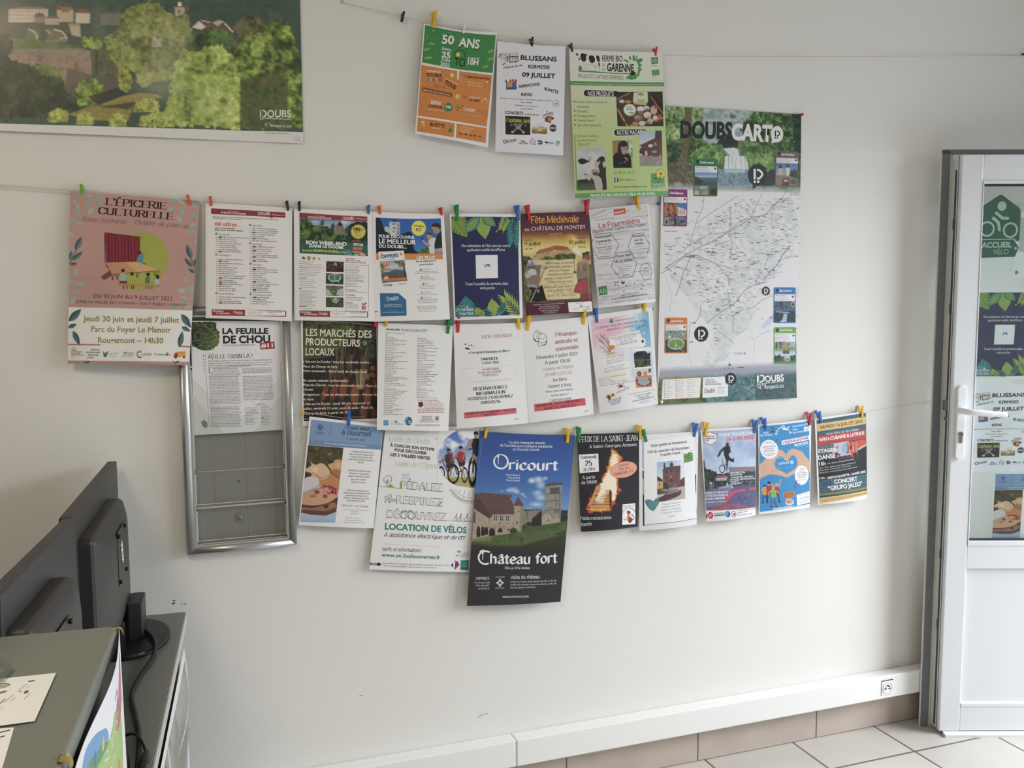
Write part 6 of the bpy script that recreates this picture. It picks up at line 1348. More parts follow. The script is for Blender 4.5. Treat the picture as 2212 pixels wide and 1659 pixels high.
bubble(1396,396,60,(1396,396),'#f2f3f4','#20242a',1.2);bubble(1182,836,106,(1132,988));bubble(*lo(508,892),76,lo(575,955));bubble(*lo(1132,473),44,lo(1090,452));bubble(*lo(796,1332),60,lo(732,1372))
def card(quad,col,title,art,h1,h2,ink='#f0f0f0'):
 (xa,ya),(xb,yb),(xc,yc),(xd,yd)=quad
 S.rr(quad,16,col);m_=(xb-xa)*.035
 S.pg([(xa+m_,ya+h1),(xb-m_,yb+h1),(xb-m_,yb+h2),(xa+m_,ya+h2)],'#ecebee')
 S.tx(title,xa+(xb-xa)*.26,ya+h1*.62,xb-(xb-xa)*.18,yb+h1*.62,h1*.30,ink,'heavy');S.bl([(xa+22,ya+22),(xa+42,ya+14),(xa+58,ya+26),(xa+44,ya+44),(xa+34,ya+62),(xa+28,ya+44)],'#26282c',4)
 S.tx('Offices de tourisme',xa+m_*1.6,ya+h1+18,xa+(xb-xa)*.56,ya+h1+18,10,col,'bold',1);S.pa(xa+m_*1.6,ya+h1+30,xb-60,ya+h2-8,max(2,int((h2-h1)/16)),4,'#8f8f96',3);S.pg([(xb-30,ya+h1+12),(xb-14,ya+h1+26),(xb-30,ya+h1+40),(xb-44,ya+h1+28)],'#5a3a80')
 S.pic([(xa+m_,ya+h2),(xb-m_,yb+h2),(xc-m_,yc-m_*1.5),(xd+m_,yd-m_*1.5)],44,52,art)
def art_central(p):
 x0,y0,x1,y1=p.X.min(),p.Y.min(),p.X.max(),p.Y.max();h=y1-y0
 p.grad([(y0,'#5a86c0'),(y0+h*.2,'#b4c6d8'),(y0+h*.25,'#54707c'),(y0+h*.55,'#3c5448')]).foli([(x0,y0+h*.12),(x0+40,y0+h*.2),(x0+110,y0+h*.45),(x0,y0+h*.55)],['#2a3a30','#34463a'],18,50).pg([(x0,y0+h*.575),(x1,y0+h*.575),(x1,y0+h*.6),(x0,y0+h*.6)],'#2f8a5a')
 p.pg([(x0,y0+h*.6),(x0+62,y0+h*.6),(x0+62,y1),(x0,y1)],'#8a8a70').pg([(x0+64,y0+h*.6),(x0+158,y0+h*.6),(x0+158,y1),(x0+64,y1)],'#7c8a6c').pg([(x0+64,y0+h*.6),(x0+158,y0+h*.6),(x0+110,y0+h*.75),(x0+64,y0+h*.72)],'#9fb4c8').pg([(x0+160,y0+h*.6),(x1,y0+h*.6),(x1,y1),(x0+160,y1)],'#4f5a38').pg([(x0+180,y0+h*.75),(x1-8,y0+h*.72),(x1-8,y1),(x0+176,y1)],'#2c2f28').pg([(x0+6,y0+h*.82),(x0+50,y0+h*.8),(x0+56,y1),(x0,y1)],'#c9bca4').pg([(x0+80,y0+h*.85),(x0+150,y0+h*.8),(x0+150,y1),(x0+80,y1)],'#a49a86')
card(P(492,660,750,664,744,1064,482,1060),'#137a4c','Doubs central',art_central,78,146)
def art_montb(p):
 x0,y0,x1,y1=p.X.min(),p.Y.min(),p.X.max(),p.Y.max();w,h=x1-x0,y1-y0
 p.grad([(y0,'#4f78b4'),(y0+h*.45,'#8fb0d4'),(y0+h*.6,'#a49a8c')]).pg([(x0+w*.16,y0+h*.2),(x0+w*.34,y0+h*.2),(x0+w*.36,y0+h*.5),(x0+w*.12,y0+h*.52)],'#c4beb4').pg([(x0+w*.2,y0+h*.02),(x0+w*.33,y0+h*.22),(x0+w*.14,y0+h*.22)],'#3a3f4c').pg([(x0+w*.44,y0+h*.18),(x0+w*.64,y0+h*.18),(x0+w*.64,y0+h*.58),(x0+w*.44,y0+h*.58)],'#d8d4cc').pg([(x0+w*.55,y0),(x0+w*.66,y0+h*.2),(x0+w*.42,y0+h*.2)],'#454a58').pg([(x0+w*.3,y0+h*.3),(x0+w*.48,y0+h*.24),(x0+w*.48,y0+h*.56),(x0+w*.3,y0+h*.54)],'#a8a296').foli([(x0+w*.64,y0+h*.34),(x1,y0+h*.26),(x1,y0+h*.7),(x0+w*.64,y0+h*.62)],['#3a4250','#4a5848','#34404a'],16,40).pg([(x0,y0+h*.52),(x0+w*.6,y0+h*.56),(x1,y0+h*.7),(x1,y1),(x0,y1)],'#8d8478').ell(x0+w*.8,y0+h*.82,w*.18,h*.14,'#4a6a44',.4).pg([(x0+w*.32,y0+h*.66),(x0+w*.6,y0+h*.64),(x0+w*.62,y1),(x0+w*.28,y1)],'#6a4038').pg([(x0+w*.36,y0+h*.72),(x0+w*.56,y0+h*.72),(x0+w*.54,y0+h*.82),(x0+w*.38,y0+h*.82)],'#d0b8a0').ell(x0+w*.3,y0+h*.86,w*.05,h*.06,'#c9343a',.3).li([(x0+w*.05,y1-8),(x0+w*.25,y1-14)],8,'#4a7a4a')
card(P(1378,576,1628,584,1622,966,1368,962),'#75655a','Pays de Montbéliard',art_montb,74,130)
def art_bes(p):
 x0,y0,x1,y1=p.X.min(),p.Y.min(),p.X.max(),p.Y.max();w,h=x1-x0,y1-y0
 p.fill('#8f3078').pic=None
 a=p.mpoly([(x0,y0),(x0+w*.58,y0),(x0+w*.58,y0+h*.6),(x0,y0+h*.6)]);p.mott(a,['#4a2418','#a8643a','#c98a54','#6a341e'],26,4)
 for k in range(5):p.li([(x0+20+30*k,y0+20),(x0+20+30*k,y0+h*.58)],9,['#c98a4c','#3a1a12'][k%2],.7)
 p.pg([(x0+w*.6,y0),(x1,y0),(x1,y0+h*.6),(x0+w*.6,y0+h*.6)],'#4a78b8').pg([(x0+w*.6,y0+h*.18),(x1,y0+h*.34),(x1,y0+h*.6),(x0+w*.6,y0+h*.6)],'#d8d0c0')
 for i in range(4):p.li([(x0+w*(.65+.08*i),y0+h*.34),(x0+w*(.65+.08*i),y0+h*.5)],6,'#7a7468')
 for i,(c1,c2)in enumerate((('#7a8a6a','#b8b4a8'),('#9aa4ae','#4a5058'),('#6f94c4','#5a6248'))):
  xa,xb=x0+w*(.24*i if i<2 else .6),x0+w*(.22 if i==0 else .57 if i==1 else 1);a=p.mpoly([(xa,y0+h*.64),(xb,y0+h*.64),(xb,y1),(xa,y1)]);p.mott(a,[c1,c2],24,5+i)
 p.ell(x0+w*.1,y0+h*.85,14,26,'#2e2e30',.4).ell(x0+w*.82,y0+h*.84,34,14,'#3a3f48',.4).pg([(x0+w*.44,y0+h*.68),(x0+w*.54,y0+h*.68),(x0+w*.54,y1),(x0+w*.44,y1)],'#2c3038')
card(P(160,984,420,990,414,1388,158,1384),'#92307a','Grand Besançon',art_bes,84,146)
def art_loue(p):
 x0,y0,x1,y1=p.X.min(),p.Y.min(),p.X.max(),p.Y.max();w,h=x1-x0,y1-y0
 p.fill('#8a9a9a').mott(p.Y<y0+h*.4,['#5a6a58','#9aa89a','#6a7a78','#b4c0c4'],34,3).mott(p.Y>y0+h*.44,['#2c3a34','#4a5a4a','#34443c'],24,5).pg([(x0,y0+h*.38),(x1,y0+h*.38),(x1,y0+h*.44),(x0,y0+h*.44)],'#d9823c').li([(x0+w*.56,y0),(x0+w*.56,y0+h*.4)],5,'#d9823c').ell(x0+w*.2,y0+h*.3,20,24,'#d4dce0',.5)
 p.ell(x0+w*.5,y0+h*.62,w*.42,h*.27,'#c9cccf',.05).ell(x0+w*.5,y0+h*.62,w*.36,h*.22,'#6a9a3c',.08).li([(x0+w*.46,y0+h*.46),(x0+w*.48,y0+h*.9)],5,'#dfe0d8').li([(x0+w*.5,y0+h*.64),(x0+w*.86,y0+h*.98)],5,'#d8d8d0')
 for a in range(0,200,24):p.ell(x0+w*.5+w*.40*cos(radians(a)),y0+h*.64+h*.26*sin(radians(a)),12,9,'#4a3f52',.4)
def cq(x0,y0,x1,y1):return[lo(x0,y0),lo(x1,y0),lo(x1+4,y1),lo(x0-2,y1)]
card(cq(156,732,372,1082),'#dc7f38','Loue-Lison',art_loue,74,140)
def art_hor(p):
 x0,y0,x1,y1=p.X.min(),p.Y.min(),p.X.max(),p.Y.max();w,h=x1-x0,y1-y0
 p.fill('#2a78c0').mott((p.Y<y0+h*.38),['#3a4a5a','#5a7080','#2c3a40'],30,3).ell(x0+w*.9,y0+h*.15,26,36,'#cfc9bc',.3).ell(x0+w*.9,y0+h*.16,18,24,'#3a3430',.4).mott(p.Y>y0+h*.46,['#1f2a28','#3c4a44','#2a3630'],26,6).li([(x0+w*.1,y0+h*.5),(x0+w*.7,y0+h*.56)],16,'#b4b8b8',.8).pg([(x0+w*.46,y0+h*.6),(x0+w*.62,y0+h*.62),(x0+w*.6,y1),(x0+w*.36,y1)],'#a4c0de').ell(x0+w*.4,y1-6,40,14,'#c4d8ec',.5)
card(cq(1208,438,1420,786),'#2a78c0','Pays horloger',art_hor,74,150)
def art_haut(p):
 x0,y0,x1,y1=p.X.min(),p.Y.min(),p.X.max(),p.Y.max();w,h=x1-x0,y1-y0
 p.fill('#7fa84a').mott(p.Y<y0+h*.36,['#5f7a5a','#8aa06a','#b4c0b8','#6a6a60'],30,3).li([(x0+w*.1,y0),(x0+w*.1,y0+h*.3)],14,'#4a4a50').li([(x0+w*.3,y0),(x0+w*.3,y0+h*.3)],14,'#55555a').ell(x0+w*.55,y0+h*.24,40,26,'#c08a4a',.4).pg([(x0+w*.74,y0),(x1,y0),(x1,y0+h*.16),(x0+w*.74,y0+h*.18)],'#9fc0dc').grad([(y0+h*.42,'#9cc0e0'),(y0+h*.66,'#d4e0e8'),(y0+h*.7,'#4a5a48'),(y1,'#6a8a5a')],mask=p.Y>y0+h*.42).foli([(x0,y0+h*.66),(x0+w*.3,y0+h*.6),(x0+w*.34,y0+h*.9),(x0,y0+h*.9)],['#2e4438','#3c5444'],12,30).ell(x0+w*.62,y0+h*.78,46,40,'#c9ccd0',.4).ell(x0+w*.62,y0+h*.82,30,20,'#8a8f92',.4).foli([(x0+w*.74,y0+h*.68),(x1,y0+h*.6),(x1,y0+h*.88),(x0+w*.74,y0+h*.88)],['#3f5a44','#2f4638'],10,20).pg([(x0+w*.4,y0+h*.4),(x0+w*.7,y0+h*.4),(x0+w*.7,y0+h*.56),(x0+w*.4,y0+h*.56)],'#4a6a5a')
card(cq(1212,826,1428,1190),'#6fae3c','Haut-Doubs',art_haut,66,160)
S.rr(Lq((136,1334),(510,1316),(496,1520),(124,1540)),10,'#d08a58');S.rr(Lq((140,1340),(506,1322),(492,1515),(128,1535)),8,'#f0efee')
for k,x in enumerate((150,262,378)):
 a,b_=lo(x,1352-k*5),lo(x+100,1352-k*5);c2=lo(x,1514-k*5)
 S.pa(a[0]+18,a[1],b_[0],c2[1],10,5,'#8a8a92',20+k,dx=-4,slope=-.05,fill=(.4,.95))
 for j in range(10):S.di(a[0]+4,a[1]+(c2[1]-a[1])*j/9,5,5,['#8a8a90','#a04048','#4a6a9a','#4a4a52'][(j+k)%4],8)
S.pg(Lq((526,1320),(736,1308),(744,1378),(768,1392),(764,1504),(518,1520)),'#f1f0f2')
for k,t in enumerate(('POUR TOUT','SAVOIR SUR LA','DESTINATION DOUBS')):a,b_=lo(550-k,1350+k*21),lo((634,660,700)[k],1347+k*21);S.tx(t,a[0],a[1],b_[0],b_[1],13,'#3a3a44','heavy')
a,b_=lo(540,1472),lo(638,1464);S.tx('Doubs',a[0],a[1],b_[0],b_[1],44,'#22262e','handb');a,b_=lo(666,1420),lo(740,1474);S.pa(a[0],a[1],b_[0],b_[1],5,5,'#8a8a92',6,slope=-.05)
a,b_=lo(1048,1372),lo(1312,1350);w_=b_[0]-a[0]
S.pg([(a[0],a[1]-80),(a[0]+24,a[1]-82),(a[0]+18,a[1]-4),(a[0]-2,a[1]-2)],'#eef0f2');S.ink([(a[0]+36,a[1]-80),(a[0]+70,a[1]-76),(a[0]+72,a[1]-30),(a[0]+28,a[1]-6)],16,'#eef0f2',True);S.tx('OUBS',a[0]+88,a[1]-8,b_[0],b_[1]-4,66,'#eef0f2','heavy',3)
S.di(a[0]+4,a[1]+14,8,8,'#eef0f2',10);S.di(a[0]+26,a[1]+13,8,8,'#eef0f2',10);S.tx('LES BELLES RENCONTRES',a[0]+40,a[1]+16,b_[0]-6,b_[1]+14,13,'#eef0f2','bold',1)
a=lo(1104,1442);jura(S,a[0]-24,a[1]-8,250,38,'#eef0f2',-22)
done(S,'poster','tall map poster with a waterfall at its top and DOUBSCARTO lettering',m=GLOSSY)
# --- travelling theatre poster
S=sheet('epi',paper='#f1efec',bulge=.010,nu=40,nv=48,wave=lambda u,v:.0016*np.sin(11*u+7*v)+.0014*np.sin(5*u-13*v)-.0010*np.exp(-((v-.52)/.012)**2))
PK='#c99a92'
S.pg(P(125,127,1229,217,1196,1172,112,1138),PK)
S.pg(P(104,1578,1142,1588,1139,1616,104,1602),'#c39488');S.pg(P(108,1442,390,1446,390,1456,108,1454),'#b9877e');S.pg(P(1050,1456,1150,1462,1150,1474,1050,1470),'#b9877e')
def leaf(x,y,L,w,a,col,col2=None):
 c,s=cos(a),sin(a);up_,dn=[],[]
 for t in np.linspace(0,1,9):
  q=w*sin(PI*t**.85);up_.append((x+L*t*c-q*s,y+L*t*s+q*c));dn.append((x+L*t*c+q*s,y+L*t*s-q*c))
 S.pg(up_+dn[::-1][1:-1],col)
 if col2:S.pg(up_+[(x+L*t*c,y+L*t*s)for t in np.linspace(1,0,5)][1:-1],col2)
LG,LG2='#a9bcb4','#9db5ac'
for i,(x,y,L,w,a)in enumerate(((140,165,100,18,0),(262,170,60,22,.1),(342,150,90,18,.7),(128,220,60,18,.4),(250,250,82,24,-.5),(180,240,66,16,1.3),(356,224,64,24,.8),(285,345,76,22,-1.1),(158,312,70,20,.5),(120,430,70,16,-.6),(168,414,80,18,.1),(118,500,56,22,1.0),(980,240,60,20,-.6),(1040,200,90,16,.6),(1150,255,82,16,.1),(968,310,70,20,-.5),(1050,290,76,26,.7),(1046,340,74,18,1.3),(1160,390,60,18,-1.1),(1136,440,72,18,-.3),(1110,490,80,20,0),(1204,340,50,14,-1.0),(1206,500,30,12,.6),(1190,570,60,20,1.0),(124,640,70,20,1.3),(170,880,70,18,-1.4),(112,900,60,20,.9),(170,950,84,16,.2),(128,1030,94,18,-.3),(130,1108,66,18,-.9),(250,1056,60,14,1.1),(1040,1000,72,20,.1),(1130,1010,90,22,-.7),(1066,1060,84,20,.4),(1100,880,60,18,1.2),(1110,1160,60,20,-1.2),(1000,1160,60,18,-1.0),(1170,1060,40,16,-.9),(1170,1170,34,14,-.4))):leaf(x,y,L,w,a,LG if i%2 else LG2,'#8fada4' if i%3==0 else None)
D1,D2='#3f6166','#5f8584'
S.ink(P(118,774,150,718,186,640,226,540),5,'#2f2a2a',True);S.ink(P(1212,860,1180,790,1150,700,1128,610),5,'#2f2a2a',True)
for x,y,L,w,a in((172,658,135,26,-1.15),(126,740,80,18,-1.4),(146,744,120,20,-.7),(120,780,70,14,-.1),(1160,730,130,24,-1.9),(1170,800,106,20,-2.3),(1184,790,84,18,-1.2),(1190,850,70,16,-2.6)):leaf(x,y,L,w,a,D1,D2)
SB='#2a2222'
S.tx('L’ÉPICERIE',432,254,942,294,62,SB,'serifb');S.tx('CULTURELLE',366,334,1000,386,58,SB,'serifb')
S.tx('Scène itinérante • Théâtre de plein air',218,398,1138,462,40,'#5f4844','script')
S.di(752,700,205,200,'#a8ae3c',40);S.di(748,740,212,190,'#a8ae3c',40);S.di(720,900,180,100,'#a8ae3c',40)
def curtain(p):
 p.fill('#8a2438')
 for k in range(22):p.li([(424+14*k,500),(430+14*k,770)],5+(k*7)%5,['#6a1a2a','#a8344c','#4f1420','#94283f'][k%4],.8)
S.pic(P(420,504,728,540,720,764,432,764),60,40,curtain);S.ink(P(410,500,730,542),4,SB)
S.pg(P(440,764,720,756,880,834,484,866),'#cf9468');S.pg(P(600,762,720,758,880,830,700,846),'#dcab72');S.ink(P(430,766,484,868,882,834,895,858),4,SB);S.ink(P(720,758,782,782),6,SB);S.ink(P(424,764,420,520),4,SB)
for x in(480,520,690,780,842):S.ink([(x,866-(x-480)*.05),(x+18,918-(x-480)*.09)],5,SB);S.ink([(x+30,862-(x-480)*.05),(x+4,912-(x-480)*.09)],5,SB)
S.pg(P(390,886,470,830,482,880,420,916),'#7a5448');S.ink(P(400,892,474,846),3,SB);S.ink(P(430,800,440,790,446,806),4,SB)
S.pg(P(712,696,756,686,748,768,692,762),'#4a95a8');S.di(722,678,15,17,'#5a2a24',12);S.ink(P(744,696,770,668),8,'#c97858');S.ink(P(706,684,692,690),6,SB);S.ink(P(728,768,726,806),6,'#c98a6a')
S.pg(P(552,862,596,854,610,888,604,922,548,920),'#9fb8bc');S.di(580,834,16,16,'#3a2422',12);S.di(656,862,15,15,'#2a2020',12);S.di(792,866,15,15,'#2a2020',12);S.di(874,886,14,20,'#241c1c',12);S.pg(P(770,892,806,884,806,942,766,944),'#4f7f4a');S.pg(P(852,906,890,906,886,950,846,948),'#a8c8cc')
S.pg(P(548,922,610,922,620,944,556,944),'#7a3a34');S.pg(P(536,944,906,958,908,972,540,964),'#c98a5c')
for x in(582,612,650,668,776,794,816,832):S.ink([(x,960),(x+4,992)],7,'#3a2626' if x<700 else '#7a7a5a')
S.tx('DU 30 JUIN AU 9 JUILLET 2022',328,1062,998,1088,32,'#33292a','sans',3);S.tx('DANS LA VALLÉE DE L’OGNON • TOUT PUBLIC • GRATUIT',178,1104,1130,1138,22,'#33292a','sans')
OL='#8f9430'
S.tx('Jeudi 30 juin et jeudi 7 juillet',238,1258,1056,1272,45,OL,'bold',3);S.tx('Parc du Foyer Le Manoir',308,1344,984,1354,45,OL,'bold',3);S.tx('Rougemont – 14h30',368,1434,922,1440,45,OL,'bold',3)
for x,y,L,w,a in((112,1258,150,30,-.75),(106,1310,84,18,-.35),(150,1336,136,24,1.1),(1074,1200,140,28,.95),(1076,1306,84,18,.45),(1056,1472,136,24,-1.35)):leaf(x,y,L,w,a,D1,'#4f7a80')
S.ink(P(1120,1262,1150,1306),4,'#2a3030');S.ink(P(106,1262,140,1230),4,'#2a3030')
S.re(142,1472,150,1480,'#2a2a5a');S.re(162,1472,172,1480,'#b03040')
for k,t in enumerate(('PRÉFET','DE LA RÉGION','BOURGOGNE-','FRANCHE-COMTÉ')):S.tx(t,138,1498+13*k,138+(46,94,80,112)[k],1500+13*k,9,'#33333c','bold',1)
S.pa(138,1546,168,1556,2,3,'#88888f',3)
for k,t in enumerate(('RÉGION','BOURGOGNE','FRANCHE','COMTÉ')):S.tx(t,(310,270,284,268)[k],1496+21*k,(380,384,368,328)[k],1498+21*k,11,'#2a2a2e','heavy',1)
S.pg(P(410,1500,430,1520,456,1500,444,1546,424,1552),'#5a7a62');S.pg(P(412,1520,430,1540,420,1552),'#2f5a8a');S.tx('Vallées Vertes',462,1536,542,1524,15,'#4f6a58','hand',1);S.pa(456,1546,536,1550,1,4,'#5a9a9a',2)
S.tx('Vallée',600,1524,672,1532,22,'#4a4e42','script',1);S.tx('de Ognon',574,1546,668,1548,20,'#4a4e42','script',1);S.bl(P(584,1516,602,1508,614,1516,598,1526),'#8aa05a')
S.ri(726,1528,26,28,6,'#3f6a8a',18,60,300);S.ri(728,1530,18,20,4,'#3a3a44',16,60,300);S.tx('ULTURE70',738,1542,828,1538,20,'#3f4a5a','sans',1);S.tx('Destinati n',850,1536,984,1540,18,'#5a7a8a','bold',1);S.di(956,1526,13,16,'#c9b83a',14);S.di(956,1530,7,9,'#4a6a4a',10)
S.pg(P(1040,1508,1110,1504,1110,1550,1040,1552),'#e0a83a');S.bl(P(1010,1540,1022,1518,1040,1516,1042,1552,1012,1554),'#b8382c',3);S.di(1028,1554,9,9,'#5a4a44',12);S.di(1096,1552,9,9,'#5a4a44',12);S.pa(1052,1516,1100,1518,1,4,'#b8782a',3)
for x in(240,1000):S.ink([(x,1580),(x+30,1606)],5,'#33383a');S.ink([(x+36,1582),(x+16,1600)],5,'#33383a');leaf(x+30,1598,34,7,-.5,D1)
S.pa(370,1598,830,1600,1,4,'#b07a6a',4,fill=(1,1))
done(S,'poster','pink theatre poster reading L’ÉPICERIE CULTURELLE, leaves printed down both its sides')
# --- sixty offers list
RDk='#9c3540'
def red_header(S,q,txt,logo,jur,tip):
 S.rr(q,12,RDk)
 S.tx('VOTRE WEEK-END',txt[0]+(txt[2]-txt[0])*.28,txt[1]-24,txt[0]+(txt[2]-txt[0])*.72,txt[1]-16,9,'#ead0d0','bold',1);S.tx('PATRIMOINE & GASTRONOMIE',*txt,24,'#f2e6e6','bold');doubs_logo(S,*logo,'#f4eaea',False);jura(S,*jur,'#f4eaea',8)
 if tip:S.pg(tip,RDk)
def red_footer(S,q,split):
 (xa,ya),(xb,yb),(xc,yc),(xd,yd)=q
 S.rr(q,14,RDk);S.pg([(split,ya+10),(xb-14,yb+8),(xc-14,yc-8),(split,yc-12)],'#f3f1f0')
 S.tx('Informations',xa+14,ya+30,xa+138,ya+34,24,'#f4e8e8','bold');S.tx('et réservation',xa+54,ya+56,xa+216,ya+60,24,'#f4e8e8','bold');S.tx('Doubs',split-138,ya+50,split-32,ya+56,32,'#f4e8e8','handb');S.pa(split-98,ya+62,split-34,ya+64,1,4,'#e0c4c4',2)
 S.tx('Tél. 33(0) 3 81 21 29 80',split+16,ya+46,split+206,ya+44,20,'#77737a','sans',1);S.tx('doubs.com',split+34,ya+60,split+190,ya+62,10,'#a86a5a','bold',1);S.pa(split+234,ya+26,xb-26,ya+40,2,7,'#3c383c',5,align='c');S.pa(split+300,ya+60,split+380,ya+60,1,5,'#b08a7a',6);S.pa(split+230,ya+76,xb-24,ya+78,1,6,'#55515a',7,fill=(1,1))
S=sheet('sixty',paper='#efeceb',bulge=.004)
S.ink(P(100,180,1088,246,1092,1550,98,1516,100,180),1.5,'#c9c4c0')
red_header(S,P(142,222,1028,272,1030,336,144,290),(260,284,554,304),(698,304,150,34),(880,306,138,13),P(840,326,864,344,886,328))
S.tx('Avec votre passeport Offres+, bénéficiez d’une entrée gratuite pour une entrée payante de ce',162,326,944,366,12,'#4a4a44','bold',1);S.tx('territoire auprès de nos sites partenaires,',162,344,502,364,12,'#4a4a44','bold',1)
S.tx('60 offres...',190,430,494,442,42,'#d2543a','serifb');S.tx('dont 17 nouveautés',190,466,426,474,17,'#3c4a44','serifb',1);S.tx('pour notre nouvelle édition !',190,488,532,502,17,'#3c4a44','serifb',1)
def rows(S,x,y,items,dy,w,col='#4a474a',tagc=None,tags=(),seed=1,h=13):
 R=random.Random(seed)
 for k,t in enumerate(items):
  yy=y+dy*k;S.re(x-26,yy-5,x-16,yy+4,'#9a979c');xs=x
  if k in tags:S.re(x+2,yy-8,x+44,yy+8,tagc);xs=x+50
  if t:S.tx(t,xs,yy+6,xs+min(330,len(t)*8.0),yy+6+min(330,len(t)*8.0)*.035,h,col,'bold',1)
  else:S.pa(xs,yy,xs+R.uniform(.42,.8)*w,yy,1,h*.8,col,seed*40+k,slope=.035,fill=(1,1),word=(1.6,6.0))
LIST=(
(204,528,'#3c4a86','Pays Loue-Lison',130,570,(0,7),('Office de Tourisme Destination Loue-Lison','Saline royale Arc-et-Senans','Musée Gustave Courbet Ornans','La Taillanderie Nans-sous-Ste-Anne','Gouffre de Poudrey Etalans','','','')),
(205,775,'#b03a50','Grand Besançon',136,832,(1,),('Office de Tourisme du Grand Besançon','Citadelle','Musée des Beaux-Arts et d’Archéologie','Musée du Temps','Maison natale de Victor Hugo','Petit train de Besançon','Bateau de Besançon Le Vauban','','Fonds régional d’Art contemporain (Frac)')),
(207,1237,'#a8303c','Pays de Montbéliard',176,1280,(3,),('Office de Tourisme du Pays de Montbéliard','Musée de l’Aventure','Pavillon des Sciences Montbéliard','')),
(605,422,'#4a7a44','Doubs Central',116,464,(2,5),('Office de Tourisme de Baume-les-Dames','Office de Tourisme des 2 vallées vertes','Brasserie du Château de Bournel','Musée de la Mémoire et de la Paix','Château de Belvoir','Parc Les Campaines','Association Sites remarquables du Goût')),
(607,644,'#8a3a5a','Pays Horloger',116,684,(0,2,5,7),('','Musée de l’horlogerie Morteau','Musée de la Vie d’antan','Bateaux du Saut du Doubs','Vedettes Panoramiques du Saut du Doubs','','Forêt de l’aventure','')),
(610,888,'#3a3a3c','Haut-Doubs',100,930,(1,7,11),('','Office de Tourisme de Pontarlier','Musée d’Art et d’Histoire de Pontarlier','Abbaye de Montbenoît','Château de Joux','','','Maison du Patrimoine','Musée du Costume comtois et de la forêt','','','','')),
(614,1250,'#3a5a9a','Sur les Sentiers du Doubs',222,1288,(0,),('','','','')))
for x,y,c,t,w,y0,tg,items in LIST:
 S.di(x,y,13,13,c,14);S.di(x,y,5,5,'#e6e2e4',8);S.tx(t,x+26,y+16,x+26+w,y+22,20,'#77747a','serifi',1);rows(S,x+24,y0,items,24.4,330,'#4c494c',c,tg,int(x+y))
rows(S,230,1056,['']*7,24.6,330,'#4c494c','#b03a50',(0,2,3),77)
red_footer(S,P(150,1428,1040,1446,1042,1518,152,1502),546)
done(S,'poster','white list sheet headed in red, reading 60 offres, second from the left in its row')
# --- weekend offer sheet
S=sheet('wk',paper='#efedec',bulge=.005,sag=.002)
def wkpic(p):
 X,Y=p.X,p.Y
 p.grad([(290,'#5f90c4'),(380,'#a4c0dc'),(440,'#8aa4a4'),(560,'#2c4a3c'),(600,'#2c5a48'),(750,'#2a4c40')]).ell(700,335,110,30,'#dfe6ee',.9).ell(350,330,60,24,'#c9d8e8',.9)
 p.pg(P(408,340,424,306,448,308,454,366,410,362),'#5a5450').pg(P(534,372,572,340,588,380,580,460,540,440),'#54483f').pg(P(620,356,646,316,676,356,686,400,612,392),'#2e2c2e').pg(P(590,372,690,380,716,470,610,460),'#8a7466').pg(P(706,430,734,390,752,440,750,500,710,480),'#6a5a58').pg(P(730,388,708,430,754,436),'#3a3440').pg(P(636,400,662,400,664,470,640,466),'#9a8470')
 p.foli(P(152,300,250,296,300,350,420,370,520,400,600,440,700,490,760,530,740,580,152,570),['#2c4426','#3f5c30','#54743c','#243a20','#6a8846'],26,190,4).foli(P(740,380,860,320,1000,340,1000,600,760,580),['#223626','#2c442e','#1e2f22'],24,100,5)
 p.grad([(560,'#2a4a3a'),(640,'#2f6a54'),(760,'#2c5848')],mask=(Y>570)*.85).ell(720,680,60,40,'#6f94a8',.9,.6).pg(P(700,742,760,660,800,700,800,748),'#8aa8b8',.8).ell(770,610,40,26,'#7aa0a0',.9,.5)
 p.pg(P(540,745,600,700,700,690,720,748),'#4a7a8a',.6).mott(Y>600,['#1f3a30','#3f7a60','#2c5a48'],30,8,.35)
S.pic(P(152,282,992,322,996,754,154,716),110,62,wkpic)
red_header(S,P(152,220,992,270,992,326,153,288),(256,286,542,302),(682,306,140,38),(856,298,128,13),None)
S.tx('BON WEEK-END',230,600,732,622,40,'#f2f4f2','ultra',3);S.tx('DANS LE DOUBS',270,640,690,660,32,'#f2f4f2','ultra',3);S.tx('PRINTEMPS OU AUTOMNE',322,684,612,698,16,'#dfe04a','heavy',1);S.tx('PROFITEZ DE 2 NUITS POUR LE PRIX D’UNE',184,692,728,716,19,'#dfe04a','heavy',1)
S.di(876,452,92,88,'#d8c83a',40);S.di(874,450,84,80,'#2c3a2c',40);S.di(874,450,81,77,'#e3d440',40);S.tx('180',816,434,904,442,36,BK,'ultra',3);S.tx('€',914,440,938,442,22,BK,'heavy');S.tx('pour 2 !',822,462,916,466,20,BK,'heavy');S.pa(826,478,924,510,4,6,'#55552a',4,align='c')
S.tx('INCLUS',800,574,902,574,20,'#c9604a','heavy',1);S.pg(P(818,588,938,604,914,726,804,702),'#8a6a52');S.pg(P(818,588,938,604,934,634,814,618),'#d8e0d8');S.tx('OFFRES+',824,620,926,632,18,'#3f7a7a','heavy',1);S.pg(P(812,640,928,652,924,676,808,664),'#d07a5a');S.pg(P(806,686,918,704,914,724,804,704),'#b89a80');S.bl(P(890,730,920,706,950,716,972,748,920,752),'#d8a488');S.pg(P(830,720,890,732,884,748,820,740),'#b0c4c8')
S.pg(P(180,772,200,754,222,772,222,794,182,792),'#6a6a70');S.di(267,776,22,24,'#5f5a4c',18);S.di(267,776,13,14,'#c9b87a',14);S.re(310,764,350,800,'#d8b83a');S.re(324,772,336,784,'#5a4a2a');S.bl(P(386,790,388,772,396,772,398,792),'#3a3a40',3);S.tx('Club',374,802,412,804,10,'#55555c','script',1)
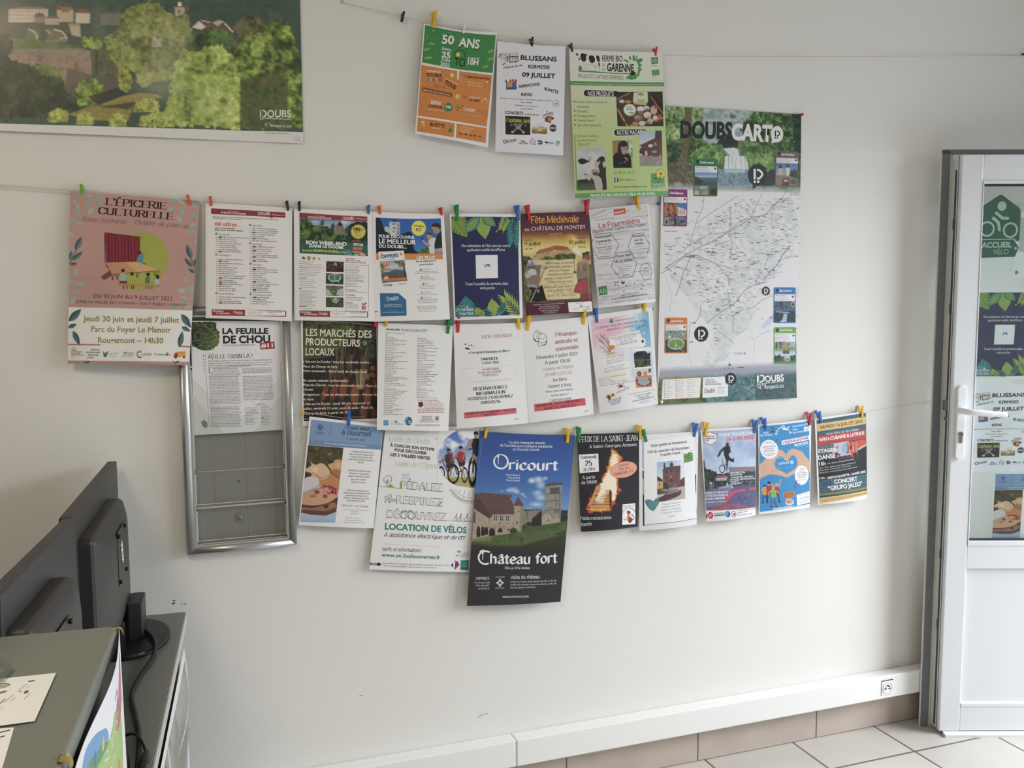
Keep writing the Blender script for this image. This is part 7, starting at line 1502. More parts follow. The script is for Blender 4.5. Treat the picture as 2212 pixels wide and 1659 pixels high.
for y0,n,sd in((818,3,1),(890,4,2),(985,1,3)):S.pa(148,y0,462,y0+26*(n-1),n,7,'#77747a',sd,slope=.05,fill=(.5,.98))
S.re(148,1018,244,1026,'#66636a')
S.pa(154,1044,400,1138,5,7,'#88858a',9,slope=.04,fill=(.5,.85));S.re(148,1150,184,1158,'#55525a');S.pa(154,1176,400,1362,12,7,'#88858a',11,slope=.04,fill=(.45,.95));S.re(148,1376,240,1384,'#55525a');S.pa(154,1402,330,1402,1,7,'#88858a',12,slope=.04)
S.pic(P(480,814,696,820,694,952,478,944),34,22,lambda p:(p.mott(None,['#2a1c18','#5a3a2a','#7a4a34','#1f1614'],40,3),p.ell(590,856,26,30,'#8fb0d8',.4),p.ell(586,886,18,30,'#2a2a30',.4),p.pg(P(478,910,694,918,694,952,478,946),'#3a2220',.7)))
S.pic(P(475,962,692,972,690,1106,474,1098),40,26,lambda p:(p.mott(None,['#2a3a2a','#3f5a3a','#1f2c22'],24,4),p.ell(582,1020,84,52,'#c4ccd0',.05),p.ell(582,1018,70,42,'#3f8a4a',.06),p.li(P(582,970,584,1050),6,'#d8dcdc'),p.li(P(582,1050,540,1090),6,'#ccd0d0'),p.li(P(590,1050,640,1080),6,'#ccd0d0'),p.li(P(478,980,690,992),8,'#7f8a9a')))
S.pic(P(474,1116,690,1124,690,1250,474,1244),40,26,lambda p:(p.mott(None,['#5a6448','#7a8260','#4a5440','#8f9478'],24,5),p.pg(P(474,1150,520,1180,560,1240,474,1242),'#b4bcc8'),p.pg(P(690,1150,620,1170,600,1240,690,1250),'#b9c0cc'),p.ell(566,1190,44,40,'#55603c',.3),p.ell(566,1192,28,24,'#7f8460',.4)))
S.pic(P(474,1264,690,1268,692,1392,474,1388),40,26,lambda p:(p.mott(None,['#2c3826','#4a5a38','#3a4a30'],30,6),p.ell(592,1306,40,36,'#a4a880',.3),p.li(P(540,1272,556,1320,600,1340,640,1300,636,1272),6,'#c9ccb0'),p.ell(592,1284,24,12,'#dfe2d8',.4),p.ell(648,1350,12,10,'#5a8a9a',.4)))
S.tx('3 Jours/2 Nuits',716,790,832,794,18,'#a03a44','bold',1);S.tx('Valable du 15 avril au 1 juillet',716,812,904,818,18,'#a03a44','bold',1);S.tx('Et du 5 septembre au 6 novembre 2022',716,834,968,842,18,'#a03a44','bold',1)
S.ink(P(712,858,1008,868,1006,1440,714,1436),3,'#6a666c',closed=True)
S.tx('Votre séjour comprend :',722,888,894,894,17,'#7f8a7f','sans',1);S.pa(722,912,990,1126,12,8,'#77747a',21,slope=.03,fill=(.5,1));S.tx('Ne comprend pas :',722,1178,852,1182,18,'#a0303a','bold',1);S.pa(722,1194,990,1194,1,7,'#77747a',22,slope=.03);S.tx('Vous allez aimer :',722,1242,842,1246,18,'#a0303a','bold',1);S.pa(730,1264,950,1302,3,7,'#77747a',23,slope=.03);S.re(722,1332,806,1340,'#66636a');S.pa(722,1358,890,1400,3,7,'#77747a',24,slope=.03)
S.pg(P(904,1370,984,1382,972,1424,912,1418),'#e6e0e0');S.pg(P(924,1372,944,1376,942,1422,926,1420),'#b8303c');S.pg(P(958,1378,972,1380,962,1424,952,1422),'#b8303c');S.ink(P(946,1374,924,1340,946,1350,976,1334,948,1374),9,'#c03a44',True)
red_footer(S,P(154,1430,1000,1446,1000,1522,156,1506),526)
done(S,'poster','weekend offer sheet with a castle photo and a round yellow 180 euro badge')
# --- tourist passport sheet
S=sheet('pass',paper='#f0efee',bulge=.006,sag=.003)
def passpic(p):
 p.grad([(232,'#2a66b8'),(480,'#2f70c0'),(680,'#4a86c8')])
 p.bl(P(130,260,180,240,214,300,240,380,300,400,320,440,340,560,132,640),'#1f2c3c');p.foli(P(132,420,240,400,300,420,300,660,134,668),['#16202a','#1f2c34'],20,50)
 p.pg(P(160,300,184,254,206,300,204,360,166,360),'#26303c').pg(P(238,352,262,330,300,350,318,400,300,420,246,392),'#c4ccd4').pg(P(300,282,440,290,436,450,310,440),'#d0d6dc').ell(370,286,70,18,'#b4bcc6',.1).pg(P(350,250,392,250,404,276,340,274),'#2a3440').pg(P(392,292,440,296,436,450,380,446),'#aeb8c4')
 for x,y in((344,294),(362,294),(348,340),(364,342),(414,306),(412,350),(350,384),(412,396)):p.pg([(x,y),(x+12,y),(x+12,y+22),(x,y+22)],'#4a5664')
 p.pg(P(470,430,520,400,570,396,600,440,600,520,630,660,300,672,310,450),'#1c2836').pg(P(134,640,480,500,640,640,700,680,134,668),'#18222e').foli(P(688,640,720,600,790,594,830,640,830,676,690,676),['#4a6a34','#5f7f44','#3a5428'],16,40)
 p.bl(P(846,560,880,520,920,440,966,400,980,420,982,610,940,620,880,600),'#22262c').pg(P(836,340,860,304,930,294,962,330,950,400,916,430,880,420,860,380),'#b98a74').pg(P(840,340,852,308,900,294,948,306,962,340,950,380,930,350,880,340),'#33261f').pg(P(880,620,976,600,980,656,890,662),'#c49a80')
 p.pg(P(800,510,850,470,900,480,880,540,880,676,816,676,806,580),'#dcdad4').pg(P(776,436,800,420,846,424,850,470,820,500,790,490),'#c49680').pg(P(770,430,784,410,830,408,852,430,850,470,836,440,790,434),'#5a4030').pg(P(740,500,770,530,836,566,830,588,760,556,726,516),'#c99a82').pg(P(714,470,730,464,740,500,724,506),'#14161c').ell(738,506,14,12,'#c99a82',.3)
S.pic(P(128,230,960,242,984,676,132,668),120,64,passpic)
S.pg(P(132,668,984,676,987,748,134,752),'#e08f42')
S.tx('POUR DÉCOUVRIR',166,474,626,486,38,'#eef2f6','heavy',3);S.tx('LE MEILLEUR',168,542,640,556,54,'#f2f4f8','heavy',3);S.tx('DU DOUBS...',170,598,522,606,40,'#f2f4f8','heavy',3)
S.di(678,354,92,94,'#f0e868',40);S.di(678,354,86,88,'#d8cc2e',40);S.di(678,354,83,85,'#f0e23c',40);S.tx('en vente',620,328,740,344,24,'#2c3a6a','heavy');S.tx('ICI',644,386,706,392,36,'#2c3a6a','heavy',3)
S.pg(P(160,652,486,632,534,1028,210,1054),'#f2f1ef');S.tx('LES',184,692,222,688,22,'#d87a3a','heavy');S.tx('OFFRES',190,734,420,712,40,'#2a5f8f','ultra',3);S.re(446,654,458,698,'#d87a3a');S.re(432,670,472,682,'#d87a3a');S.tx('Doubs',304,750,378,744,20,'#3a5a8a','handb');S.pa(226,748,290,746,1,5,'#a88a70',2)
def bookpic(p):
 p.grad([(760,'#2f6f8f'),(772,'#8fb0c0'),(850,'#d4dce0'),(900,'#7a8ca0'),(940,'#4f6478'),(980,'#7a5f3c'),(1010,'#c07a3c'),(1024,'#2f6f8f')]).foli(P(184,800,230,790,240,900,200,940),['#6f7a4a','#9a8a4a'],16,40).pg(P(300,900,380,870,480,890,520,960,220,960),'#4a5f74',.8).li(P(380,780,460,800,490,860,506,1010),18,'#4a3424').li(P(430,790,420,850),9,'#54402c').li(P(470,800,440,850),8,'#4a3828').foli(P(420,770,500,770,510,840,440,830),['#8a6a34','#b08a44','#6a5a30'],12,40).pg(P(210,1000,520,980,530,1012,212,1030),'#c98444').mott(p.mpoly(P(200,950,470,930,500,980,206,1000)),['#8a5a34','#5a4a38','#b4783c'],20,4,.8)
S.pic(P(180,774,494,752,532,1022,212,1050),50,40,bookpic);S.tx('60',220,846,300,840,42,'#e8663a','ultra',3);S.tx('offres',220,882,314,878,28,'#e8663a','heavy');S.re(224,896,318,902,'#f0ece8');S.di(262,988,32,32,'#e07a3c',24);S.tx('10€',238,1002,286,998,26,'#f2ece4','heavy')
doubs_logo(S,224,1094,112,28,'#2f4a6a',False);S.tx('Montagnes du Jura',426,1072,524,1062,12,'#4a4a52','handb',1)
S.tx('LES PLUS',652,744,882,740,38,'#f6f2ea','heavy',3);S.tx('de ce passeport',638,782,898,774,24,'#3a5a78','bold');S.tx('touristique',680,824,864,816,24,'#3a5a78','bold')
for k,(x,y,c,t,w,n)in enumerate(((704,880,'#2f5f8a','INTÉRESSANT',104,2),(718,970,'#e08a4a','COMPLET',76,2),(738,1062,'#2f5f8a','UTILE',44,3),(722,1180,'#e07a4a','ATTRACTIF',86,1),(714,1250,'#2f6a8f','ÉCONOMIQUE',104,3),(668,1370,'#d8983a','DE RAISONS DE REVENIR',206,3))):
 S.di(x,y,14,15,c,16);S.re(x-6,y-2,x+6,y+2,'#f2f0ee');S.re(x-2,y-7,x+2,y+7,'#f2f0ee');S.tx(t,x+22,y+8,x+22+w,y+4,20,'#5f7a8a' if k in(1,3,5)else '#b0aca8','light',1);S.pa(610+k*4,y+24,952,y+24+22*(n-1),n,7,'#77757a',30+k,slope=-.02,fill=(.55,.98),align='c')
S.pg(P(182,1186,420,1188,516,1276,522,1490,190,1498),'#2a6ea0');S.tx('Doubs',270,1286,420,1262,46,'#eaf0f4','handb');S.tx('tourisme',320,1290,420,1284,14,'#b4cede','sans',1);S.tx('RENSEIGNEMENTS ET RÉSERVATION',240,1350,458,1346,13,'#dfe8f0','bold',1);S.pa(232,1366,470,1366,1,8,'#c4d6e4',3,fill=(1,1));S.pa(300,1422,402,1422,1,6,'#8fb4d0',4,fill=(1,1));S.pa(210,1442,498,1440,1,8,'#c4d6e4',5,fill=(1,1))
done(S,'poster','white tourist passport sheet with a blue sky photo and a yellow ICI badge')
# --- navy leaf poster (a second print is stuck on the door glass)
def tropic(S,qr=True):
 NV,LM,TE,OLV='#2b2e5c','#96b43c','#2f8a86','#7f9f34'
 S.pg(P(92,234,972,238,998,1538,148,1570),NV)
 def monstera(cx,cy,L,w,a,col,cuts,dk):
  c,s=cos(a),sin(a);pts=[]
  for t in np.linspace(0,1,15):q=w*sin(PI*t**.62);pts.append((L*t,q))
  lobe=[(cx+x*c-y*s,cy+x*s+y*c)for x,y in pts]+[(cx+x*c+y*s,cy+x*s-y*c)for x,y in pts[::-1][1:-1]]
  S.pg([(max(94,x),max(236,y))for x,y in lobe],col)
  for k in range(cuts):
   t=.2+.62*k/cuts
   for sg in(-1,1):
    q=w*sin(PI*t**.62)
    P=[(L*(t-.05),sg*q*.35),(L*(t+.11),sg*q*1.04),(L*(t+.055),sg*q*1.04)]
    P=[(cx+x*c-y*s,cy+x*s+y*c)for x,y in P]
    if all(y>238 and x>96 for x,y in P):S.pg(P,dk)
  S.ink([(max(96,cx),max(240,cy)),(cx+L*.92*c,cy+L*.92*s)],4,dk)
 def leafy(cx,cy,L,w,a,col,col2,vein):
  c,s=cos(a),sin(a);U,D=[],[]
  for t in np.linspace(0,1,13):q=w*sin(PI*t**.8);U.append((cx+L*t*c-q*s,cy+L*t*s+q*c));D.append((cx+L*t*c+q*s,cy+L*t*s-q*c))
  cl=lambda P:[(min(max(x,94),996),min(max(y,237),1560))for x,y in P]
  S.pg(cl(U+D[::-1][1:-1]),col)
  if col2:
   U2=[(cx+L*(.08+.84*t)*c-w*.6*sin(PI*t)*s,cy+L*(.08+.84*t)*s+w*.6*sin(PI*t)*c)for t in np.linspace(0,1,9)];D2=[(cx+L*(.08+.84*t)*c+w*.6*sin(PI*t)*s,cy+L*(.08+.84*t)*s-w*.6*sin(PI*t)*c)for t in np.linspace(0,1,9)]
   S.pg(cl(U2+D2[::-1][1:-1]),col2)
  S.ink(cl([(cx,cy),(cx+L*.9*c,cy+L*.9*s)]),3,vein)
  for k in range(1,6):
   t=k/6.5;q=w*sin(PI*min(t+.14,1)**.8)*.75
   for sg in(-1,1):S.ink(cl([(cx+L*t*c,cy+L*t*s),(cx+L*(t+.14)*c-sg*q*s,cy+L*(t+.14)*s+sg*q*c)]),2,vein)
 def palm(cx,cy,L,a,col,n,spread=.95,wl=15,flip=1):
  c,s=cos(a),sin(a)
  cl=lambda P:[(min(max(x,94),994),min(max(y,238),1552))for x,y in P]
  S.ink(cl([(cx,cy),(cx+L*c,cy+L*s)]),5,col)
  for k in range(n):
   t=k/n;bx,by=cx+L*t*c,cy+L*t*s;l2=L*(.62-.25*abs(t-.4))
   for sg in(-1,1):
    b2=a+sg*spread*(1-.55*t);ex,ey=bx+l2*cos(b2),by+l2*sin(b2)
    mx,my=bx+l2*.5*cos(b2),by+l2*.5*sin(b2);nx,ny=-sin(b2)*wl,cos(b2)*wl
    P=cl([(bx,by),(mx+nx,my+ny),(ex,ey),(mx-nx,my-ny)])
    if max(p[0]for p in P)-min(p[0]for p in P)>3 and max(p[1]for p in P)-min(p[1]for p in P)>3:S.pg(P,col)
 palm(930,238,330,1.62,TE,7,.7,16);palm(822,238,170,1.95,LM,6,.9,13);palm(700,420,30,2.3,LM,2,.6,9)
 monstera(110,232,340,130,.98,OLV,5,NV);leafy(494,232,310,96,1.42,LM,None,'#5f7a2c');leafy(462,232,300,74,2.28,TE,'#8aab4a','#2a5f4a');leafy(500,232,225,70,.62,TE,'#7fa84a','#2a6a54')
 monstera(300,1500,210,110,-1.7,TE,4,NV);leafy(660,1545,224,80,-1.76,LM,None,'#5f7a2c');palm(985,1540,300,-2.25,LM,7,.8,15)
 leafy(640,1552,190,54,-2.75,TE,'#1f3f52','#7fb49a');leafy(690,1552,240,46,-.98,TE,'#1f4a56','#8fbf9a');monstera(400,1556,120,80,-1.9,OLV,3,NV);palm(520,1550,130,-2.5,LM,5,.8,11)
 S.pg(P(148,1470,390,1440,400,1556,150,1568),'#2f7f8c');leafy(170,1440,120,40,.5,'#2a7a80',None,'#1f5a60')
 R=random.Random(3)
 for k in range(34):S.di(R.uniform(760,980),R.uniform(250,500)if k%2 else R.uniform(1330,1520),4,6,'#b9d06a',6)
 TW='#dfe3ea'
 S.tx('Nos animations de l’été sont sur notre',226,642,860,640,38,TW,'med');S.tx('application mobile IntraMuros',296,698,800,694,38,TW,'med');S.tx('Toute l’actualité du territoire dans',272,1152,840,1142,38,TW,'med');S.tx('votre poche',464,1204,662,1200,36,TW,'med')
 S.pg(P(410,750,702,748,706,1056,416,1062),'#eeeef0')
 S.pg(P(528,872,598,866,602,932,532,936),'#3f8fc8');S.di(546,886,12,12,'#d8b85a',12);S.bl(P(534,918,566,896,598,914,598,930,534,934),'#e8eef2',4)
 S.tx('communauté',150,1434,300,1424,17,'#c4d8dc','hand',1);S.tx('2Vallées',148,1490,374,1484,42,'#e4eef0','handb');S.tx('Vertes',190,1540,376,1532,36,'#e4eef0','handb');S.pa(220,1560,370,1556,1,5,'#b4d0d4',3)
 S.pg(P(282,1430,318,1432,300,1452),'#eef2f0')
S=sheet('nos',paper='#edecee',bulge=.006)
tropic(S);done(S,'poster','navy poster with tropical leaves and a blank white square, on the second string')
# --- medieval fair poster
S=sheet('fete',paper='#4a2433',bulge=.006)
def fete(p):
 X,Y=p.X,p.Y
 p.grad([(180,'#5a2a3a'),(400,'#5f2c38'),(480,'#8a5038'),(560,'#c9a04a'),(640,'#e3cc6a'),(720,'#ecdc8c'),(780,'#d8c470'),(1400,'#8a7c4a')])
 p.ell(780,530,110,70,'#f0c44a',.9,.8).ell(750,520,60,36,'#d8803a',.8,.8).ell(840,560,60,60,'#f4e49a',.9,.8)
 p.foli(P(115,780,200,790,250,830,240,900,130,960),['#3f4a22','#55622c','#2f3a1c'],18,60,3).foli(P(940,740,1040,720,1046,840,950,860),['#4a4a30','#33361f'],16,40,4)
 p.pg(P(256,830,262,786,330,740,540,720,780,690,800,720,790,800,560,830,380,850,300,880),'#b49a6c');p.mott(p.mpoly(P(256,830,330,740,780,690,790,800,380,850)),['#8a744c','#c9b284','#a48c60'],24,5,.7);p.pg(P(300,742,340,704,566,640,730,660,772,706,560,706,500,722,300,760),'#b06a38');p.pg(P(556,660,580,640,730,660,770,706,550,704),'#a85a34');p.pg(P(250,830,316,790,330,860,260,880),'#c4ac7c')
 p.foli(P(520,830,570,780,640,750,720,770,800,740,850,790,830,830,640,850),['#4a5a26','#5f6f30','#38441e'],18,80,6).foli(P(370,840,420,790,500,790,540,830,420,850),['#5a6030','#454c24'],14,40,7)
 p.mott(Y>900,['#4a5024','#6f7434','#33381c','#8a8440'],60,8,.8)
 p.bl(P(250,860,420,840,620,840,830,830,880,880,860,1000,870,1150,900,1380,700,1384,480,1400,400,1300,330,1150,360,980),'#dcc994',1);p.mott(p.mpoly(P(380,860,850,850,870,1150,890,1370,500,1390,400,1300)),['#d4bf88','#e8d8a8','#cdb67c'],80,9,.8);p.pg(P(470,1390,900,1370,940,1400,480,1420),'#4a4624',.8)
 p.bl(P(190,860,214,838,250,846,284,900,290,930,260,960,180,976,176,930),'#8f9096').pg(P(186,862,214,840,240,846,216,900),'#c4c8d0').pg(P(188,930,290,920,280,980,176,980),'#5a5458').bl(P(160,980,230,950,300,960,340,1020,360,1110,330,1180,220,1190,160,1130),'#8a7a66').pg(P(180,1000,240,960,300,980,310,1040,220,1060),'#c9c9cc').ell(190,1050,46,50,'#b4bac4',.3).ell(176,1030,18,16,'#7fa0d0',.5).bl(P(290,920,360,910,420,920,450,950,440,970,370,960,300,960),'#77787f').ell(398,936,40,26,'#b9c0cc',.4).ell(410,926,14,10,'#6f94cc',.5).bl(P(180,1180,280,1180,320,1210,350,1260,330,1300,290,1240,200,1220),'#a4a2a4').pg(P(214,1210,330,1230,380,1180,400,1240,440,1400,300,1420,220,1400),'#1f1c20').pg(P(208,1250,250,1250,230,1340,200,1330),'#b49a80',.7).ell(330,1270,24,30,'#8a888c',.4)
 p.li(P(495,796,420,960),7,'#b07a48').li(P(420,960,300,1250),14,'#b07040').li(P(300,1250,220,1440),16,'#a8a6a8').li(P(230,1410,190,1540),6,'#c4b8b0').foli(P(140,1260,210,1240,230,1420,150,1430),['#6f7434','#4f5628'],18,60,10)
 p.li(P(822,740,830,1010),8,'#6a4a34').pg(P(800,700,860,650,936,790,880,760),'#e8e4dc').ell(836,1010,26,20,'#7a4a34',.3).bl(P(870,900,920,850,990,830,1030,900,1040,1100,1000,1130,890,1120,860,1050),'#8a7458').bl(P(900,880,940,830,1000,820,1020,880,990,970,920,980),'#b49a78').ell(970,930,46,60,'#77695c',.5).ell(975,970,40,22,'#4a423e',.5).bl(P(960,790,1000,770,1036,780,1036,830,970,820),'#a84a44').pg(P(880,1110,1010,1080,1020,1130,880,1150),'#4a4448').bl(P(880,1150,960,1110,1020,1130,1040,1220,990,1290,880,1300,820,1280,840,1200),'#a8404a').bl(P(920,1320,1000,1300,1060,1310,1066,1390,940,1396),'#8a3440').ell(920,1240,40,24,'#b85a60',.7).li(P(1020,900,1044,1390),7,'#c9bca8',.7).mott(p.mpoly(P(860,880,1040,860,1040,1110,870,1110)),['#5f5040','#a89070','#77634c'],22,12,.45)
 p.pg(P(150,1420,400,1430,900,1400,1078,1384,1092,1556,164,1612),'#5a2434')
S.pic(P(97,200,1030,176,1092,1556,164,1612),126,186,fete)
S.tx('Fête Médiévale',236,334,890,318,92,'#e0a040','uncial');S.tx('au CHÂTEAU DE MONTBY',148,442,990,410,54,'#ece6ea','sans',3);S.tx('2022',482,540,668,530,62,'#d09038','uncial')
BR='#3a2418'
S.tx('Samedi',148,576,252,572,20,BR,'uncial');S.tx('9 juillet',148,640,364,638,46,BR,'uncial');S.tx('14h-19h',150,702,256,696,20,BR,'uncial');S.tx('Dimanche',846,550,984,544,22,BR,'uncial');S.tx('10 juillet',756,618,986,612,44,BR,'uncial');S.tx('10h-18h',886,672,988,668,20,BR,'uncial')
for t,a,y0,b_,y1 in(('Nombreuses animations',430,898,816,886),('médiévales, échoppes,',448,950,808,938),('artisanat, troupes,',474,1002,762,990),('monde des enfants,',466,1056,778,1042),('concerts, visites guidées...',414,1110,830,1088),('restauration sur place',452,1160,798,1144),('Réservation repas dimanche',414,1230,816,1212),('midi au 06.84.25.26.08',456,1280,788,1258),('ENTRÉE : 5€ - gratuit < 12 ans',452,1350,846,1330)):S.tx(t,a,y0,b_,y1,26,'#4a3a22','serif')
S.ink(P(532,1184,748,1170),3,'#7a6030');S.ink(P(550,1300,748,1286),3,'#7a6030')
for t,a,y0,b_,y1 in(('Association « Les amis du château de Montby »',262,1468,692,1442),('www.chateaudemontby.com',350,1494,608,1476),('Mail : asso.montby@gmail.com',338,1522,628,1502),('25340 Gondenans-Montby',364,1554,610,1536),('Tél : 06.26.25.02.72',400,1580,582,1566)):S.tx(t,a,y0,b_,y1,17,'#dfd0d4','serif')
S.rr(P(734,1426,1070,1408,1086,1550,748,1562),14,'#f0eeee')
for a,b_ in(((922,1474),(918,1424)),((922,1474),(896,1446)),((922,1474),(852,1546)),((922,1474),(952,1534)),((952,1534),(1030,1500)),((930,1478),(1040,1510))):S.ink([a,b_],3,'#77727a')
S.di(922,1476,9,9,'#2a262a',10);S.pa(840,1440,900,1440,1,7,'#66626a',2);S.pa(934,1428,986,1426,1,7,'#66626a',3);S.pa(814,1516,852,1526,2,6,'#66626a',4);S.pa(866,1496,900,1494,1,6,'#66626a',5);S.tx('29E',990,1504,1046,1492,24,'#4a464e','hand');S.pa(1006,1526,1066,1522,1,7,'#66626a',6)
done(S,'poster','burgundy medieval fair poster with a knight, reading Fête Médiévale')
# --- wood grain farm shop sheet
S=sheet('four',paper='#f0eef0',bulge=.010)
def wood(p):
 p.fill('#dddade');v=p.Y+(p.X-500)*.10
 n=vnoise(p.X*.12,v,9,3)*.6+vnoise(p.X*.05,v,22,4)*.4
 p.put(np.clip((n-.56)*4.5,0,1)*.60,'#b4adb4');p.put(np.clip((.36-n)*5,0,1)*.5,'#eeecef')
 for k in range(7):
  y=340+190*k;p.put(np.clip(1-np.abs(v-y)/4,0,1)*.75,'#7f787e')
 p.bl(P(110,300,300,206,290,228,130,300),'#8a8288',.7);p.ell(600,235,24,22,'#b9b2b8',.8)
S.pic(P(84,216,880,144,988,1440,208,1544),70,150,wood)
S.rr(P(404,212,566,192,574,268,416,296),4,'#d2542c');S.tx('demeter',424,278,552,248,34,'#f4ece8','handb')
S.tx('Ferme bio',178,382,414,348,36,'#c0343e','hand');S.tx('La Fourmilière',208,476,772,402,66,'#c02a38','handb');S.tx('Regardez Sentez Touchez Goûtez Imaginez',130,546,846,444,46,'#2f2a2e','scriptb')
for pts in(P(104,716,160,570,360,540,476,704,404,888,214,910),P(606,746,666,566,818,546,914,708,862,886,704,904),P(372,1018,446,828,622,804,726,966,664,1146,486,1168),P(764,1086,798,978,888,964,948,1062,916,1176,822,1188)):S.ink(pts,6,'#37333a',closed=True)
for t,a,y0,b_,y1,h in(('Boutique',168,624,372,594,32),('Epicerie',184,684,372,658,32),('Rencontre',668,608,830,592,30),('avec les',694,662,816,650,28),('Abeilles',706,712,824,698,28),('Petit Dej’',450,892,640,864,34),('de la ferme',426,962,664,930,34),('Horaires',814,1040,894,1030,17)):S.tx(t,a,y0,b_,y1,h,'#3a363c','serifb')
for x0,y0,x1,n,y1,sd in((124,720,430,1,720,1),(184,760,396,4,836,2),(200,884,406,1,884,3),(640,750,896,2,786,4),(716,838,846,3,884,5),(450,1028,664,3,1080,6),(496,1132,650,2,1146,7),(790,1064,922,4,1140,8)):S.pa(x0,y0,x1,y1,n,11,'#8f868c' if sd in(1,4,6)else '#77727a',sd,slope=-.12,fill=(.6,.95),align='c')
S.pg(P(204,1288,312,1270,322,1384,216,1404),'#2f8a44');S.tx('AB',222,1380,306,1364,56,'#e8efe6','hand');S.pa(200,1420,324,1402,1,7,'#77727a',3,slope=-.1,fill=(1,1));S.pa(210,1280,304,1266,1,6,'#8f8a90',4,slope=-.1)
for cx,cy,r in((436,1280,30),(440,1228,20),(524,1220,26),(536,1300,22),(620,1220,20),(640,1300,34),(720,1230,34),(760,1270,30),(700,1310,22),(400,1340,24)):S.ri(cx,cy,r,r*.9,3,'#9a949c',16)
for cx,cy in((420,1226),(456,1224),(508,1226),(546,1222),(424,1262),(462,1266),(690,1244),(770,1316),(794,1306),(790,1246),(814,1270),(538,1350),(570,1268)):S.di(cx,cy,8,9,'#33303a',8)
S.pg(P(502,1212,516,1250,540,1250,550,1206,528,1226),'#4a464e')
for t,a,y0,b_,y1,h in(('Adrien : 06 35 52 19 63',502,1410,754,1364,18),('12 rue de l’église à ORANNE MONTMARTIN',374,1462,870,1388,20)):S.tx(t,a,y0,b_,y1,h,'#4a464c','serifb')
S.pa(414,1484,830,1430,2,9,'#8a858c',9,slope=-.13,dx=70,fill=(.7,.95))
done(S,'poster','pale wood grain farm shop sheet with hexagons, reading La Fourmilière')
# --- newspaper sheet in the rack
S=sheet('feuille',paper='#eeedf0',bulge=.003)
def cabbage(p):
 p.fill('#eeedf0');m=p.mpoly(spl(P(178,198,460,200,492,270,526,340,520,430,490,480,400,530,300,530,240,500,182,440),5,True),16,3)
 p.mott(m,['#26301f','#34422a','#1f281a','#44552f'],40,4);g=np.clip((p.X-250)/240,0,1)*np.clip((p.Y-230)/200,0,1);p.put(m*g*.75,'#6f8a4a')
 for pts,w in((P(300,200,400,280,470,340,510,420),8),(P(420,300,380,330,300,340),5),(P(460,350,420,380,330,390,250,430),6),(P(490,400,430,430,340,440,280,480),6),(P(500,430,440,470,380,500),5),(P(380,260,330,250,270,240),4),(P(420,290,450,250,450,215),4),(P(340,390,330,330,300,290),3),(P(380,440,360,400,370,350),3),(P(300,440,270,400,240,380),3),(P(430,430,400,480,350,520),4)):p.li(spl(pts,4),w,'#98ac70',.75)
 n=fbm(p.X,p.Y,20,9,2);p.put(m*np.clip((np.abs(n-.5)<.035).astype(float),0,1)*.6,'#9db07a');p.ell(270,245,9,12,'#8a5a4a',.4).ell(346,300,12,10,'#8a3a34',.5)
S.pic(P(180,196,532,190,534,534,194,540),74,72,cabbage)
DG='#26302a'
S.tx('LA FEUILLE',560,336,1108,334,64,DG,'ultra',3);S.tx('DE CHOU',568,448,1130,440,84,DG,'ultra',3);S.tx('DE VOYAGEURS-AUTREMENT.COM',568,484,944,476,16,'#8a8a4a','bold')
S.pg(P(1006,446,1176,428,1184,512,1014,524),'#b42a3a');S.tx('#11',1022,502,1162,494,46,'#f2eef0','ultra',3);S.di(440,520,20,7,'#a86a6a',12)
S.tx('A(H) CE TRAIN LA !',388,634,918,620,46,'#2c292c','serif',3);S.tx('ÉDITO',388,580,440,578,10,'#a85a5a','serif')
for k,t in enumerate(('A(H) ce train là ! Au fameux : il par le paradoxe ? Mais n’a-t-il commencé le temps ? Le','temps de ralentir, de souffler, de s’arrêter. Au train où vont nos vies. A ce train-là,','les chiens aboient, la caravane passe, le paysage défile, l’horizon s’éclaircit.','A(H) ce train-là, il ne va peut-être pas (refait le tour) !')):S.tx(t,390,668+27*k,(1152,1152,1110,896)[k],(652,680,708,722)[k],14,'#44414a','serif',1)
S.ink(P(354,568,398,1448),3,'#77747c')
S.tx('L',398,800,436,798,44,'#4a5a3a','serif',2)
S.pa(446,752,768,788,3,9,'#88858c',1,slope=-.015,fill=(.9,1));S.pa(398,812,772,1176,21,9,'#85828a',2,dx=14,slope=-.018,fill=(.94,1));S.pa(414,1212,782,1448,14,9,'#85828a',3,dx=8,slope=-.02,fill=(.94,1));S.pa(800,748,1168,800,4,9,'#85828a',4,slope=-.02,fill=(.92,1));S.pa(802,846,1168,1124,17,9,'#85828a',5,dx=8,slope=-.02,fill=(.94,1))
S.tx('S O M M A I R E',924,1188,1072,1180,13,'#66636a','serif',1);S.pa(830,1222,990,1418,12,8,'#8f8c94',6,slope=-.02,fill=(.5,1));S.pa(1022,1202,1160,1416,13,8,'#8f8c94',7,slope=-.02,fill=(.5,1));S.re(1024,1332,1050,1342,'#8a6a5a');S.di(920,1146,6,6,'#3a3a3a',8)
S.bl(P(306,1392,330,1366,350,1368,358,1384,378,1398,376,1452,340,1456,316,1430),'#6f9a84')
for k in range(6):S.re(328+k*1.4,590+40*k,336+k*1.4,612+40*k,'#9a979e' if k%2 else '#66636a')
done(S,'newspaper','newspaper with a cabbage leaf, reading LA FEUILLE DE CHOU, in the metal rack','newspaper')
